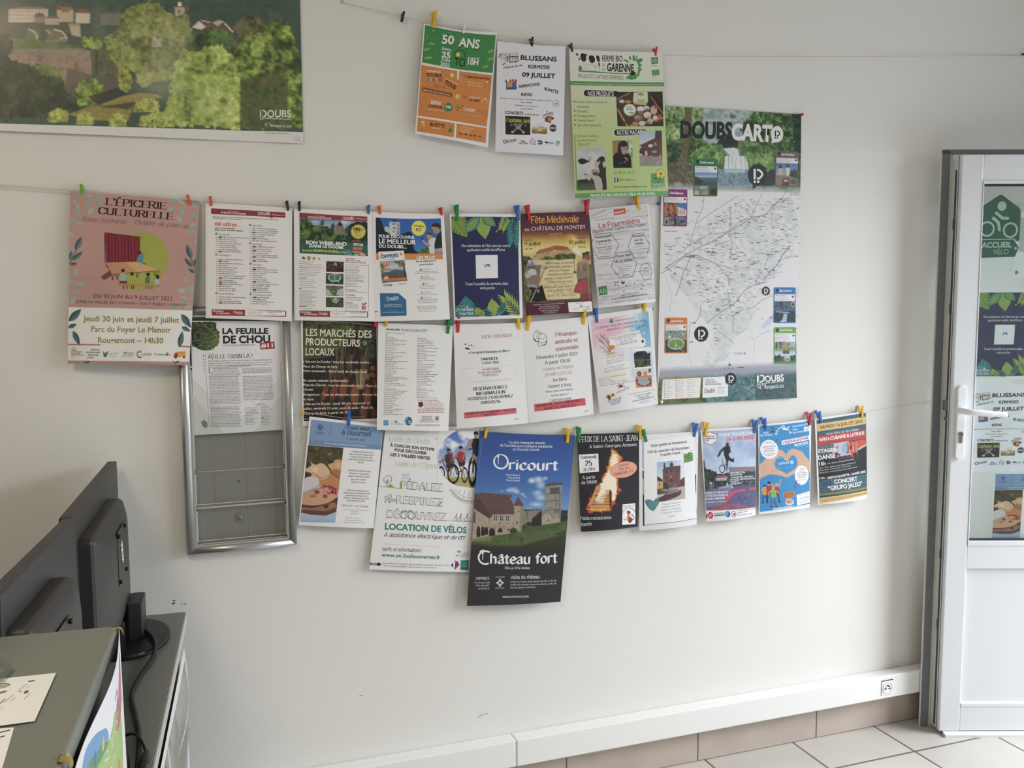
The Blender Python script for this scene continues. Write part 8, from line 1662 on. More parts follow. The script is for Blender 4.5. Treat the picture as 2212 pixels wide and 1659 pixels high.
# --- vegetable market poster
S=sheet('march',paper='#e9e7e6')
def veg(p):
 X,Y=p.X,p.Y
 p.fill('#2c2422')
 p.bl(P(60,100,860,100,880,300,780,460,560,560,300,640,60,660),'#3f4528');m=p.mpoly(spl(P(60,80,860,80,880,300,780,450,560,540,300,610,60,620),5,True));p.mott(m,['#2f3820','#4f5a2e','#68723c','#3a4226'],90,3)
 R=random.Random(6)
 for k in range(34):
  x,y,a=R.uniform(110,820),R.uniform(100,560),R.uniform(-.9,.6)
  if y<600-(x-100)*.32:p.ell(x,y,R.uniform(60,110),R.uniform(16,30),R.choice(['#5f6a34','#77803f','#4a5428','#6a7438']),.5,.7,a)
 p.li(spl(P(100,640,380,640,620,560,790,440,870,300),6),22,'#4a5640').li(spl(P(880,110,860,240,880,420,980,540,1210,700),6),26,'#6f2026')
 m=p.mpoly(P(890,100,1210,100,1210,700,1000,540,900,420,880,240));p.mott(m,['#242a22','#3a4434','#2c332a'],60,5)
 for k in range(26):
  x,y=R.uniform(920,1200),R.uniform(120,640)
  if y<480+(x-900)*.6:p.ell(x,y,R.uniform(34,60),R.uniform(18,34),R.choice(['#5f6b44','#77805a','#4a5638','#858a64','#3a4630']),.4,.8,R.uniform(-.8,1.2))
 p.ell(1022,424,40,46,'#9a9a78',.3,.9)
 for k in range(26):
  x0=R.uniform(560,1100);p.li([(x0,R.uniform(480,620)),(x0+R.uniform(-120,40),R.uniform(780,1000))],R.uniform(8,14),R.choice(['#7a6a44','#94825a','#66583c','#8a7a50']),.75)
 for k in range(8):x0=140+70*k;p.li([(x0+60,700),(x0+150-k*12,1050)],9,R.choice(['#54503a','#6a644a']),.6)
 for x,y,L,w,a,c in((520,870,260,52,1.8,'#7a4428'),(420,1180,300,62,1.9,'#8a4a2a'),(560,1150,330,74,1.85,'#7f4528'),(700,1100,380,84,1.75,'#8f4e2c'),(870,1200,400,96,1.62,'#96522f'),(1060,1230,420,84,1.56,'#8a4a2c'),(1180,1100,380,60,1.5,'#7a4028'),(1140,800,90,60,.3,'#a05a34'),(1140,900,120,50,.2,'#98543a'),(760,1420,240,80,1.7,'#7a4028'),(1000,1460,260,80,1.5,'#80442a'),(420,1420,260,80,1.8,'#5f3422'),(1160,1480,200,60,1.5,'#6f3a26')):
  p.ell(x,y,L*.62,w,'#2c1a14',.2,.7,a).ell(x,y,L*.6,w*.9,c,.5,1,a).ell(x-w*.25,y-L*.1,L*.35,w*.3,'#b4744a',.9,.28,a)
 for k in range(16):x0=R.uniform(860,1060);p.li([(x0,820),(900+(x0-860)*.5,1110)],12,R.choice(['#b0946a','#8a7250','#c4a87a','#6f5a40']),.8)
 p.ell(928,1104,30,22,'#a88a60',.5).pg(P(1030,880,1100,900,1080,980,1040,960),'#a8745a',.8)
 p.mott(p.mpoly(P(95,1100,330,1220,420,1460,95,1590)),['#1f1a1c','#3a3030','#2a2424'],60,12,.8).li(P(120,1150,340,1340),12,'#5f5a58',.6).li(P(200,1080,400,1110),8,'#7a6a58',.5)
 p.C*=.90
S.pic(P(98,60,1196,60,1208,1548,110,1590),104,150,veg)
CR='#ece4d0'
S.tx('PAR LE TERROIR LOCAL',138,132,520,140,26,'#b4ae98','light');S.tx('LES VALLÉES DU DOUBS',790,120,1130,136,18,'#a49e88','light',1)
S.tx('LES MARCHÉS DES',142,314,1122,346,104,CR,'bold',3);S.tx('PRODUCTEURS',140,452,946,476,100,CR,'bold',3);S.tx('LOCAUX',138,604,568,610,102,CR,'bold',3)
for t,x0,y0,x1,y1 in(('L’Isle-sur-le-Doubs : tous les vendredis matins -',102,718,1114,730),('Place du Champ de foire',102,788,616,796),('Foire mensuelle : 3ème lundi de chaque mois',102,856,1054,872),('En saison estivale (juillet-août) :',104,1000,792,1004),('Pays-de-Clerval : tous les mercredis soirs - Place du',106,1064,1206,1082),('Gravier',108,1134,256,1136),('Rougemont : Tous les dimanches matins - Avenue de',108,1208,1202,1208),('la Gare',110,1280,256,1280),('L’Isle-sur-le-Doubs : Jeudi 30 juin, mercredi 13',110,1350,1096,1336),('juillet, vendredi 12 août, jeudi 25 août - Place du',112,1420,1142,1400),('Champ de foire, à partir de 18h',114,1492,790,1472)):S.tx(t,x0,y0,x1,y1,36,CR,'med')
S.tx('www.lesvalleesvertes.fr',700,1540,1022,1530,20,'#c9a88a','sans',1);S.tx('Pour',118,1566,184,1562,20,CR,'med',1)
done(S,'poster','dark vegetable photo poster reading LES MARCHÉS DES PRODUCTEURS LOCAUX')
# --- agenda
S=sheet('agenda',paper='#f0efee',bulge=.006)
S.tx('Agenda',212,218,402,224,36,'#2f4f6f','bold',3);S.tx('de juin à octobre 2022',420,228,772,242,38,'#2f4a66','serifi',3);S.tx('Animations au Pays d’Isle-sur-le-Doubs',206,256,472,272,11,'#6a5a6a','bold',1)
LC=(('JUIN',0,'#b03a4a',286),('Samedi 11 juin',2,0,316),('Samedi 18 juin',2,0,388),('Dimanche 19 juin',1,0,460),('Lundi 20 juin',1,0,510),('Samedi 25 juin',2,0,560),('Samedi 25 juin',2,0,632),('Dimanche 26 juin',2,0,704),('Dimanche 26 juin',2,0,774),('Mardi 28 juin',3,0,846),('Jeudi 30 juin',2,0,936),('JUILLET',0,'#9a9aa2',1006),('Vendredi 1er juillet',1,0,1038),('Du samedi 9 au dimanche 17 juillet',1,0,1090),('Mercredi 13 juillet',2,0,1140),('Jeudi 14 juillet',2,0,1212),('Jeudi 14 juillet',2,0,1282),('Lundi 18 juillet',1,0,1354))
RC=(('AOÛT',0,'#9a9aa2',304),('Vendredi 12 août',4,0,336),('Lundi 15 août',1,0,444),('Jeudi 25 août',1,0,494),('Vendredi 26 août',1,0,546),('Dimanche 28 août',2,0,596),('SEPTEMBRE',0,'#b03a4a',666),('Samedi 3 et dimanche 4 septembre',2,0,696),('Samedi 3 septembre',2,0,766),('Du samedi 10 au dimanche 18 septembre',1,0,838),('du 14 au 18 septembre',2,0,886),('Lundi 19 septembre',1,0,956),('OCTOBRE',0,'#b03a4a',1006),('Samedi 15 octobre',2,0,1036),('du 27 au 30 octobre',2,0,1108))
for col,X0,dx in((LC,206,-.023),(RC,642,-.021)):
 for k,(t,n,c,y)in enumerate(col):
  x=X0+(y-300)*dx;w=len(t)*8.0
  S.tx(t,x,y+4,x+w,y+6,13 if n else 11,c or '#4a484e','bold',1)
  if n:S.pa(x,y+23,x+330,y+23+23*(n-1),n,11,'#88868c',60+k+X0,slope=.02,fill=(.45,.98),word=(1.6,5.5))
RD2='#b8505e'
S.tx('LES RESTOS FONT LEUR FESTIVAL !',650,1196,930,1200,14,RD2,'bold',1);S.pa(732,1214,1030,1294,4,11,RD2,5,fill=(.6,1));S.pa(644,1308,1032,1352,3,11,RD2,6,fill=(.9,1));S.pg(P(652,1216,716,1208,724,1262,684,1284,654,1270),'#8a3040');S.pg(P(668,1226,700,1222,704,1256,676,1262),'#3a3a4a');S.ink(P(656,1284,706,1276),5,'#a84a5a')
S.re(180,1456,244,1526,'#3f9ac8');S.ri(212,1488,18,22,4,'#c4e0ee',16);S.pg(P(268,1462,326,1462,326,1518,268,1518),'#e4e4e6');S.rr(P(334,1462,366,1464,364,1492,334,1492),5,'#3f8ab8');S.tx('IntraMuros',334,1514,450,1520,20,'#6a6a72','sans',1)
S.di(516,1468,52,58,'#1f6f9a',32);S.ink(spl(P(478,1510,482,1450,506,1424),5),7,'#e4eef2');S.tx('L’Isle',514,1476,556,1482,20,'#e4eef2','bold');S.tx('Doubs',510,1500,558,1504,15,'#e4eef2','bold')
S.rr(P(656,1390,884,1394,882,1488,656,1486),4,'#eceaea');S.pa(664,1404,876,1478,6,9,'#4a484e',8,fill=(.6,1),align='c');S.pg(P(880,1398,946,1400,942,1488,878,1486),'#d8d4d4');S.pg(P(888,1430,930,1420,936,1450,896,1456),'#b85a54');S.pg(P(890,1408,930,1406,934,1418,892,1420),'#5a6a5a');S.pa(606,1514,1020,1528,2,8,'#77747c',9,slope=.01,fill=(.7,1))
done(S,'poster','white agenda sheet in two columns of dates, reading Agenda de juin à octobre 2022')
# --- jumble sale sheet
S=sheet('vide',paper='#f1f0f1',bulge=.010,sag=.002,wave=lambda u,v:.006*np.clip((u-.6)*2.5,0,1)**2*v)
PKT='#b98088'
S.tx('VIDE GRENIER',462,326,904,304,44,'#b8707a','serif',3)
for x,y,r in((232,410,11),(282,426,9),(316,422,10),(352,432,7),(246,468,16),(276,474,14),(326,474,6),(264,380,4)):S.bl([(x-r,y-r*.6),(x+r*.6,y-r*.8),(x+r,y+r*.5),(x-r*.2,y+r)],'#2a2630',4)
S.tx('« Les quatre fontaines en fête »',276,544,862,514,32,'#3a3740','serifb');S.tx('DIMANCHE',456,636,702,622,34,'#3c3942','serifb');S.tx('7 AOUT 2022',460,690,710,678,32,'#3c3942','serifb')
S.ink(P(188,762,944,708,950,830),2,'#b4b0b8');S.ink(P(188,762,194,888,700,862),2,'#cfcbd2')
S.tx('de 7h00 à 18h00',472,780,706,764,26,PKT,'serifb');S.tx('PLACE DE L’EGLISE',416,830,750,806,28,PKT,'serifb');S.tx('25340 UZELLE',472,866,698,852,28,PKT,'serifb')
S.tx('5 € BON LES EMPLACEMENTS',280,962,890,920,26,'#d8d4da','serif');S.pa(470,984,690,984,1,8,'#d8d4da',3,slope=-.05)
for t,x0,y0,x1,y1,h in(('RESERVATION ET',344,1070,830,1036,44),('INFORMATION',384,1140,796,1108,44),('0772025231 / 0785397818 /',266,1214,904,1168,40),('0381543716',450,1268,726,1246,40)):S.tx(t,x0,y0,x1,y1,h,'#312e38','serifb',3)
S.pg(P(212,1392,954,1324,956,1406,214,1480),'#dd6a74');S.tx('BARBECUE, FRITES MAISON ET BUVETTE',236,1424,936,1362,27,'#6a1c2c','serifb');S.tx('SUR PLACE',488,1440,680,1424,26,'#6a1c2c','serifb');S.tx('2022',924,1502,990,1494,22,'#6a6770','serifi',1)
done(S,'poster','white jumble sale sheet with a pink band, reading VIDE GRENIER')
# --- boules game sheet
S=sheet('pet',paper='#f1f0f2',bulge=.008,wave=lambda u,v:.005*np.clip((u-.6)*2.5,0,1)**2*v)
INK='#34313a'
S.ri(268,370,54,78,5,INK,30);S.di(344,418,62,84,'#f1f0f2',32);S.ri(344,418,61,84,5,INK,32);S.ink(spl(P(216,400,240,440,284,450),5),12,INK);S.ink(spl(P(330,500,380,490,402,430),5),11,INK)
S.ink(spl(P(284,404,340,410,390,380),5),4,INK);S.ink(spl(P(300,470,350,464,400,436),5),4,INK);S.ink(spl(P(250,300,268,330,262,380,240,420),5),4,INK);S.ink(spl(P(268,322,320,330),3),4,INK);S.di(300,488,22,28,'#f1f0f2',20);S.ri(300,488,22,28,4,INK,20)
PK2='#b87886'
for t,x0,y0,x1,y1,h in(('Pétanque',532,374,830,346,54),('amicale et',522,480,850,446,54),('conviviale',530,582,856,544,54)):S.tx(t,x0,y0,x1,y1,h,PK2,'serifb',3)
for t,x0,y0,x1,y1,h,c in(('Dimanche 3 juillet 2022',254,700,846,640,46,INK),('A partir 10h30',378,774,734,738,46,INK),('2 place de l’église',350,866,780,816,42,'#b4929c'),('25340 UZELLE',374,948,766,902,42,'#b4929c'),('Jeu libre',476,1020,682,1000,42,INK),('Ouvert à tous',418,1112,746,1078,44,INK),('Venez avec vos boules...',376,1180,794,1136,28,'#55525a'),('et des ami.e.s !',462,1234,716,1206,28,'#55525a'),('2 euros par joueur',438,1302,748,1266,28,INK)):S.tx(t,x0,y0,x1,y1,h,c,'serif')
S.ink(P(436,1308,748,1276),3,INK)
S.pg(P(220,1346,948,1256,955,1360,226,1452),'#e0606c');S.tx('BARBECUE, FRITES MAISON ET',258,1386,916,1300,34,'#5f1a28','serifb');S.tx('BUVETTE SUR PLACE',368,1426,822,1368,34,'#5f1a28','serifb');S.tx('phil',934,1456,990,1446,22,'#77747c','serifi',1)
done(S,'poster','white boules game sheet with two drawn balls, reading Pétanque amicale et conviviale')
# --- workshop sheet, pink and blue
S=sheet('lib',paper='#f0eff3',bulge=.012,wave=lambda u,v:.008*np.clip((u-.55)*2.2,0,1)**2*v)
def wash(p):
 X,Y=p.X,p.Y
 p.fill('#f0eff3');d=X*.9+(Y-150)*.05
 n=(fbm(X,Y,160,4,3)-.5)*240
 p.put(np.clip((660-d+n*.6)/260,0,1)*np.clip((900-Y+n)/330,0,1),'#ecc3d0');p.put(np.clip((d-560+n)/200,0,1)*np.clip((1000-Y+n*.7+(X-600)*.5)/320,0,1),'#8fc4e4');p.put(np.clip((d-700+n)/160,0,1)*np.clip((640-Y+n*.5)/300,0,1)*.7,'#5fa8d8')
 p.ell(420,1080,260,90,'#f2e8b8',1.0,.8).ell(700,1050,60,160,'#a4cce4',1,.6)
 for x,y,r in((756,276,20),(862,494,26),(628,430,26),(440,470,14),(894,260,12),(230,360,10),(440,490,10),(640,796,9)):p.ell(x,y,r,r,'#f6f4f8',.9,.8)
 p.li(P(128,480,216,472),5,'#fbf8fa',.8).li(P(152,420,160,520),5,'#fbf8fa',.8)
S.pic(P(108,290,928,156,1000,700,1012,1290,210,1400)[:2]+P(1010,1290,212,1400),90,120,wash)
NVY='#3a4a6a'
S.bl(P(366,310,380,278,404,272,420,300,416,326,384,330),'#1f6a9a');S.bl(P(376,290,400,280,408,310,384,316),'#3f9a7a')
S.tx('L’envolée des Chrysalides',438,310,730,266,20,NVY,'type');S.tx('« Libérez-vous des chaînes qui vous',180,424,882,310,34,'#7a4a64','type');S.tx('empêchent d’avancer »',334,454,752,386,32,'#7a4a64','type')
S.ink(spl(P(752,400,780,420,800,360),5),5,NVY);S.ink(spl(P(770,440,790,410,840,390,870,350,904,310,910,410),5),5,NVY);S.ink(P(840,386,890,376),4,NVY)
S.pg(P(360,546,800,450,830,560,888,660,852,700,380,700),'#f3f2f4')
for t,x0,y0,x1,y1 in(('Atelier découverte et lâcher prise',376,586,812,494),('Samedi 25 juin 2022',440,606,760,536),('De 9h à 16h',512,640,696,596),('À Gondenans-Montby',452,692,762,622)):S.tx(t,x0,y0,x1,y1,32,'#2f2c36','script')
for a in range(0,360,45):S.di(842+28*cos(radians(a)),616+34*sin(radians(a)),16,18,'#f4f3f6',12)
S.di(842,618,18,22,'#4a2a24',14)
for pts in(P(380,780,330,700,260,620,190,540),P(370,770,340,640,280,560,240,510),P(380,780,360,660,320,560),P(360,770,290,720,240,690),P(370,780,310,770,280,770),P(300,660,260,600,250,500),P(330,620,290,560,300,500),P(260,620,210,590),P(350,640,362,590)):S.ink(pts,6,'#5f4450',True)
S.bl(P(342,690,380,672,430,674,446,700,410,740,366,736),'#e09a3a');S.di(396,716,14,12,'#b8662a',12);S.pg(P(326,800,440,766,452,792,334,828),'#d8b67a');S.ink(P(396,820,404,856),4,'#6a4a3a')
S.pg(P(262,850,540,830,640,1000,640,1040,300,1090),'#f2f1f3')
for t,x0,y0,x1,y1 in(('Colère, peur, stress,',314,872,562,820),('angoisse, maladie,',330,912,562,862),('relations toxiques...',328,952,580,890)):S.tx(t,x0,y0,x1,y1,22,'#4a4752','hand',1)
for t,x0,y0,x1,y1 in(('Séance de libération énergétique',294,1020,584,956),('Auto-soin et portail sonore',300,1050,556,990),('Relaxation aux bols tibétains et gong',306,1074,636,1000),('Pause de midi et supports théoriques inclus',222,1156,590,1094),('En partenariat avec :',228,1180,388,1156),('Restaurant : La Tuilerie',232,1206,424,1172),('Sonne Loisirs : une semaine à la campagne',234,1232,606,1166),('Anne-Marie : Relaxation sonore de tibétains et gong',238,1256,720,1176)):S.tx(t,x0,y0,x1,y1,14,'#55525c','med',1)
S.pg(P(690,722,966,700,974,1250,736,1276),'#f3f2f4')
S.pic(P(708,772,952,750,962,978,720,996),44,40,lambda p:(p.grad([(740,'#dfe6ec'),(800,'#c9d4da')]),p.foli(P(708,800,760,750,830,740,900,780,954,770,960,900,712,910),['#2a2c34','#343840','#22252c'],26,40),p.foli(P(712,890,960,880,962,980,720,996),['#3c4a34','#54663f','#2c3828'],20,40),p.li(P(722,888,940,884),8,'#8a9a54',.7),p.pg(P(870,976,962,966,962,982,860,990),'#c98a70')))
S.pic(P(722,1016,966,1000,970,1252,734,1272),50,50,lambda p:(p.fill('#d8cfc8'),p.pg(P(722,1010,966,1000,968,1100,726,1120),'#dcd4cc'),p.ell(786,1080,34,36,'#3a2a2a',.15),p.ell(786,1080,22,24,'#8a7068',.2),p.pg(P(846,1050,900,1040,900,1100,850,1110),'#c98a70'),p.pg(P(920,1010,960,1006,960,1060,924,1064),'#6a5a5a'),p.ell(946,1088,26,28,'#e8e2de',.2),p.pg(P(726,1120,968,1096,972,1254,734,1274),'#d08a5a'),p.ell(850,1188,118,64,'#a8acb4',.1),p.ell(850,1170,60,26,'#8a90a0',.6),p.ell(850,1170,24,10,'#c4c8d0',.6))+tuple(p.ell(850+104*cos(a),1188+54*sin(a),15,17,('#7a2a2a','#2e2630','#c9543a','#5a2a24')[k%4],.4)for k,a in enumerate(np.linspace(-.7,3.6,13)))+(p.pg(P(736,1210,790,1264,736,1272),'#d8a054'),))
for a in(10,130,180,230,300):S.di(522+38*cos(radians(a)),1250+26*sin(radians(a)),24,9,'#c48a84',10,radians(a))
S.di(522,1250,20,20,'#6a2a30',14);S.ink(P(540,1230,570,1204),3,'#c9a88a');S.tx('Médiumnité',466,1352,638,1272,28,'#4a4756','hand');S.tx('Réservations par mail ou par téléphone',636,1366,1014,1294,18,'#b08a98','sans',1)
for t,x0,y0,x1,y1 in(('L’envolée des Chrysalides',718,1390,960,1340),('Marylise SIGIER',770,1412,926,1380),('lenvoleedeschrysalides@gmail.com',684,1456,994,1390),('06 14 47 51 11',784,1476,930,1444)):S.tx(t,x0,y0,x1,y1,18,'#4a4752','med',1)
S.bl(P(310,1390,350,1360,430,1346,440,1390,400,1400,370,1430,345,1410),'#e0c880');S.pg(P(340,1372,376,1380,380,1430,352,1436),'#7a3028');S.di(408,1370,14,16,'#5a3a28',10);S.di(334,1398,10,12,'#6a4a2a',10);S.di(420,1386,10,10,'#e8dca8',10)
for k in range(4):S.pa(340+18*k,1462+16*k-10,556-12*k,1462+16*k-10,1,11,'#4f6a94',80+k,slope=-.34,fill=(.8,1))
S.tx('2022',1000,1424,1022,1420,14,'#9a97a0','hand',1)
done(S,'poster','pink and blue washed workshop sheet with flowers, reading Libérez-vous des chaînes')
# --- picnic sheet (a second print is pinned behind the door glass)
def picnic(S):
 S.pg(P(250,212,1170,322,1142,600,216,536),'#7f9fc9');S.pg(P(230,468,1148,544,1142,600,216,536),'#7690bb')
 T='#33405f'
 S.di(368,310,38,32,'#5f80b0',20);S.ri(368,308,36,30,4,T,20);S.ri(368,312,20,22,3,T,16);S.ink(P(362,340,358,358),5,T);S.ink(P(374,340,380,356),5,T);S.tx('DOMAINE',300,380,414,388,16,T,'serif');S.tx('DE BOURNEL',296,400,412,406,12,T,'serif',1)
 S.ink(P(508,266,488,436),4,T);S.tx('LE PIQUE-NIQUE',684,332,1002,354,33,'#28324e','serifb');S.tx('à Bournel',646,402,1014,430,62,'#28324e','serif',3);S.tx('Le 16 Juillet 2022',700,470,944,488,26,'#2f3a58','sans');S.tx('RDV annuel dans les jardins privés du Château de Bournel',420,522,954,560,19,'#eef2f8','med',1)
 def food(p):
  p.grad([(540,'#4a4230'),(700,'#54482f'),(800,'#3f3826')]).mott(p.Y<800,['#3c3626','#5f5236','#4a4a2a','#6a5a3c'],70,3,.8)
  for x,y,r,c in((110+0,590,10,'#000'),(320,580,34,'#b48a4a'),(490,652,40,'#d89a44'),(240,740,30,'#b4783c'),(600,620,30,'#7a5a34'),(260,640,34,'#6f5a38'),(420,610,30,'#6f6a40')):p.ell(x,y,r,r*.7,c,.9,.7)
  p.pg(P(140,1150,180,950,300,930,420,900,640,890,640,1120,600,1150,420,1300,130,1300),'#c8905a').pg(P(430,920,520,890,640,960,610,1120,440,1060,350,1040),'#c98a50')
  p.bl(P(176,850,250,800,245,758,310,790,380,768,440,800,490,870,480,930,400,980,330,940,260,940,210,900),'#e0ba92').bl(P(470,790,540,760,560,728,640,732,650,850,600,870,520,860),'#d8a268').bl(P(490,870,560,850,640,870,630,960,540,930),'#b4754a').ell(300,850,60,50,'#edd4b4',.8).ell(600,790,44,50,'#e4b884',.8).li(P(260,890,330,930,400,960,480,920),7,'#7a4a34',.8).li(P(490,880,560,930,620,960),9,'#5f3a2a',.8).pg(P(170,880,240,890,270,930,190,930),'#3f352c',.9).pg(P(470,744,540,738,520,766,480,768),'#2c2a24',.8)
  p.bl(P(160,980,240,940,330,950,356,1010,340,1050,200,1120,146,1130),'#d8cfd0').pg(P(146,1140,350,1050,390,1080,150,1168),'#c4bcc0').li(P(150,1160,270,1112),14,'#8a92a4').li(P(270,1115,390,1080),8,'#4a4044')
  p.bl(P(132,1190,220,1140,400,1080,560,1090,600,1130,590,1200,480,1270,300,1310,140,1296),'#d4a27a').bl(P(124,1300,300,1310,480,1270,590,1200,586,1260,460,1320,300,1350,126,1330),'#5f3c30').bl(P(130,1340,300,1340,540,1270,570,1330,500,1400,300,1420,126,1400),'#a4745c').bl(P(120,1372,280,1370,440,1380,560,1340,560,1400,440,1440,250,1430,118,1408),'#6a4440').pg(P(400,1320,480,1290,460,1340,440,1350),'#4a2c26')
  R=random.Random(2)
  for k in range(28):p.ell(R.uniform(385,575),R.uniform(1040,1160),17,16,R.choice(['#b0304c','#c84a64','#96263f','#d86a80']),.3)
  p.ell(325,1138,38,28,'#8a4a50',.2).ell(270,1186,48,24,'#b46a34',.2).ell(262,1178,34,14,'#d08a4c',.4).ell(430,1192,48,42,'#d8b08a',.1).ell(430,1192,36,32,'#a4543a',.2).ell(480,1158,20,16,'#c04a64',.3)
  p.grad([(1420,'#b0c4de'),(1540,'#9ab4d4')],mask=p.mpoly(P(100,1400,250,1430,440,1440,570,1390,560,1540,100,1540)))
 S.pic(P(212,540,666,572,556,1530,106,1524),84,150,food)
 tx='#55505a'
 for t,x0,y0,x1,y1 in(('Le domaine de Bournel vous',758,626,1040,646),('invite à découvrir l’histoire de la',736,660,1054,680),('Franche Comté au tour d’un',750,692,1032,712),('Pique-Nique champêtre devant le',722,724,1054,746),('Château',838,764,928,770),('Stands de produits locaux',728,866,1012,886),('Musique et animations',742,904,992,920),('Calèche chevaux comtois',722,940,1000,956),('Jeux pour enfants',758,980,956,992),('Ateliers bien être',758,1016,946,1028),('Le Marquis de Moustier vous',692,1118,986,1138),('attend pour une présentation d’un',664,1152,1002,1172),('personnage historique de la',692,1186,968,1202),('famille et la Marquise pour une',668,1218,986,1236),('visite guidée des jardins',710,1252,938,1266),('DRESS CODE : TOUT EN BLANC',644,1316,984,1338)):S.tx(t,x0,y0,x1,y1,21,tx,'serifi',1)
 S.ink(P(660,1356,980,1378),3,'#66616a');S.pa(746,1390,860,1416,2,12,'#aaa6ae',3,align='c');S.pa(652,1464,930,1524,3,11,'#aaa6ae',4,slope=.04,fill=(.6,1),align='c')
S=sheet('piq',paper='#efeeef',bulge=.006)
picnic(S);done(S,'poster','blue headed picnic sheet with a cheese board photo, hanging beside the metal rack')
# --- bicycle hire poster
S=sheet('velos',paper='#efeeee',bulge=.004)
TL2,OLG,DK='#2a8a8a','#a8a83c','#3c3a40'
R=random.Random(9)
for k in range(12):
 S.di(540+22*k,100+2.6*k,3,3,'#6a6a6a',6);S.di(534+20*k,134+2.6*k,3,3,'#6a6a6a',6)
for j in range(6):
 for k in range(8):S.di(900+34*k+12*(j%2),1074+44*j+k*2,3,3,'#7a7a78',6)
S.ri(866,182,46,46,6,TL2,32)
for a in range(0,360,45):S.ink([(866+62*cos(radians(a+2)),182+62*sin(radians(a+2))),(866+98*cos(radians(a+2)),182+98*sin(radians(a+2)))],5,'#4f8f98')
# big wheel outline and the round photo
S.ri(1150,560,245,262,13,'#b8b4b4',50,30,170);S.ri(1150,560,215,232,4,'#a09c9c',50,30,170)
for a in range(40,170,6):S.ink([(1150+252*cos(radians(a)),560+270*sin(radians(a))),(1150+272*cos(radians(a)),560+292*sin(radians(a)))],12,'#b8b4b4')
for a in(60,78,96,112,128,144):S.ink([(1150+60*cos(radians(a)),560+60*sin(radians(a))),(1150+214*cos(radians(a)),560+230*sin(radians(a)))],3,'#a09c9c')
def bikes(p):
 X,Y=p.X,p.Y
 p.fill('#efeeee');m=p.mpoly([(990+0,84)]+[(1180+388*cos(t),380+322*sin(t))for t in np.linspace(-2.1,-4.2,40)]+P(1260,700,1260,100))
 p.grad([(80,'#4a6cc0'),(250,'#6f90d4'),(420,'#b8c8e4'),(560,'#d4dcea')],mask=m);n=fbm(X,Y,120,5,3);p.put(m*np.clip((n-.46)*5,0,1)*np.clip((560-Y)/60,0,1),'#eef0f6')
 p.grad([(560,'#a4b048'),(620,'#b8ac54'),(660,'#c4ac84'),(720,'#b49c78')],mask=m*np.clip((Y-566-(1000-X)*.02)/14,0,1));p.mott(m*(Y>590),['#8a9440','#c9b878','#a89c68','#d0bc94'],24,7,.6)
 def rider(x,y,s,jer,skin='#b0785c',hel='#1c1c20'):
  p.ell(x,y,24*s,20*s,hel,.2).ell(x-2*s,y+24*s,16*s,18*s,skin,.2)
  p.pg([(x-46*s,y+60*s),(x-10*s,y+40*s),(x+44*s,y+50*s),(x+60*s,y+120*s),(x+40*s,y+170*s),(x-20*s,y+170*s),(x-40*s,y+110*s)],jer).li([(x-40*s,y+70*s),(x-90*s,y+136*s)],20*s,skin).li([(x+44*s,y+60*s),(x+30*s,y+120*s)],18*s,skin).pg([(x-30*s,y+160*s),(x+56*s,y+150*s),(x+40*s,y+210*s),(x-20*s,y+200*s)],'#2a2a30').li([(x+30*s,y+200*s),(x+20*s,y+280*s)],20*s,skin)
 def wheel(x,y,rx,ry,w=12):
  d=np.sqrt(((X-x)/rx)**2+((Y-y)/ry)**2);p.put(np.clip((.16*w/12-np.abs(d-.92))/.05,0,1),'#18181c')
  for a in range(0,180,30):p.li([(x-rx*.85*cos(radians(a)),y-ry*.85*sin(radians(a))),(x+rx*.85*cos(radians(a)),y+ry*.85*sin(radians(a)))],2,'#6a6a72',.5)
 wheel(830,540,38,78);wheel(960,540,62,98);wheel(1084,550,34,78);wheel(1170,520,44,140,18)
 p.li(P(850,420,900,520,960,470),10,'#202024').li(P(960,400,1000,540,1080,480),10,'#202024').li(P(1000,380,1060,540),10,'#1c1c20').li(P(806,418,880,396),9,'#202024').li(P(920,390,1000,370),9,'#202024').li(P(1096,290,1236,270),12,'#18181c').li(P(1180,280,1176,520),16,'#1c1c24')
 rider(908,292,.95,'#4a3038');rider(1040,268,.95,'#a82e3a');rider(1206,124,1.15,'#23242c');p.pg(P(1150,190,1240,180,1240,290,1180,280),'#20222a').li(P(1160,200,1104,290),24,'#c48a70').pg(P(1170,290,1240,280,1240,340,1180,350),'#2a2c34').li(P(1190,350,1170,400),26,'#c48a70').pg(P(890,310,950,320,960,400,930,410),'#6a3a44',.7)
 p.C=np.where((m>.5)[...,None],p.C,srgb('#efeeee'))
S.pic(P(793,92,1250,100,1216,716,793,690),108,144,bikes)
S.tx('Vallée du Doubs',276,204,704,232,58,'#9ac4cc','script',3);S.tx('Vallée de l’Ognon',340,458,790,482,54,'#ccd2a0','script',3)
for t,x0,y0,x1,y1 in(('À CHACUN SON RYTHME',302,256,758,304),('POUR DÉCOUVRIR',346,306,676,342),('LES 2 VALLÉES VERTES',308,354,712,392)):S.tx(t,x0,y0,x1,y1,30,'#2e2b30','heavy')
S.ink(P(192,672,268,676,404,690),4,DK);S.ink(P(236,592,278,554,318,574,316,618,270,642,240,622,236,592),4,DK);S.ink(P(274,590,268,676),4,DK);S.ink(P(252,610,272,628,294,600),4,DK);S.bl(P(272,676,300,648,324,656,336,684),'#9ab03c')
for k in range(4):S.ink([(420+12*i,544+15*k+(0 if i%2 else -6))for i in range(8)],4,'#8fb4bc')
for t,x0,y0,x1,y1 in(('PÉDALEZ',414,690,846,722),('RESPIREZ',362,844,846,878),('DÉCOUVREZ',264,996,884,1030)):
 S.tx(t,x0,y0,x1,y1,76,'#4a484e','heavy',3);S.tx(t,x0+4,y0-3,x1-4,y1-3,70,'#efeeee','med',3)
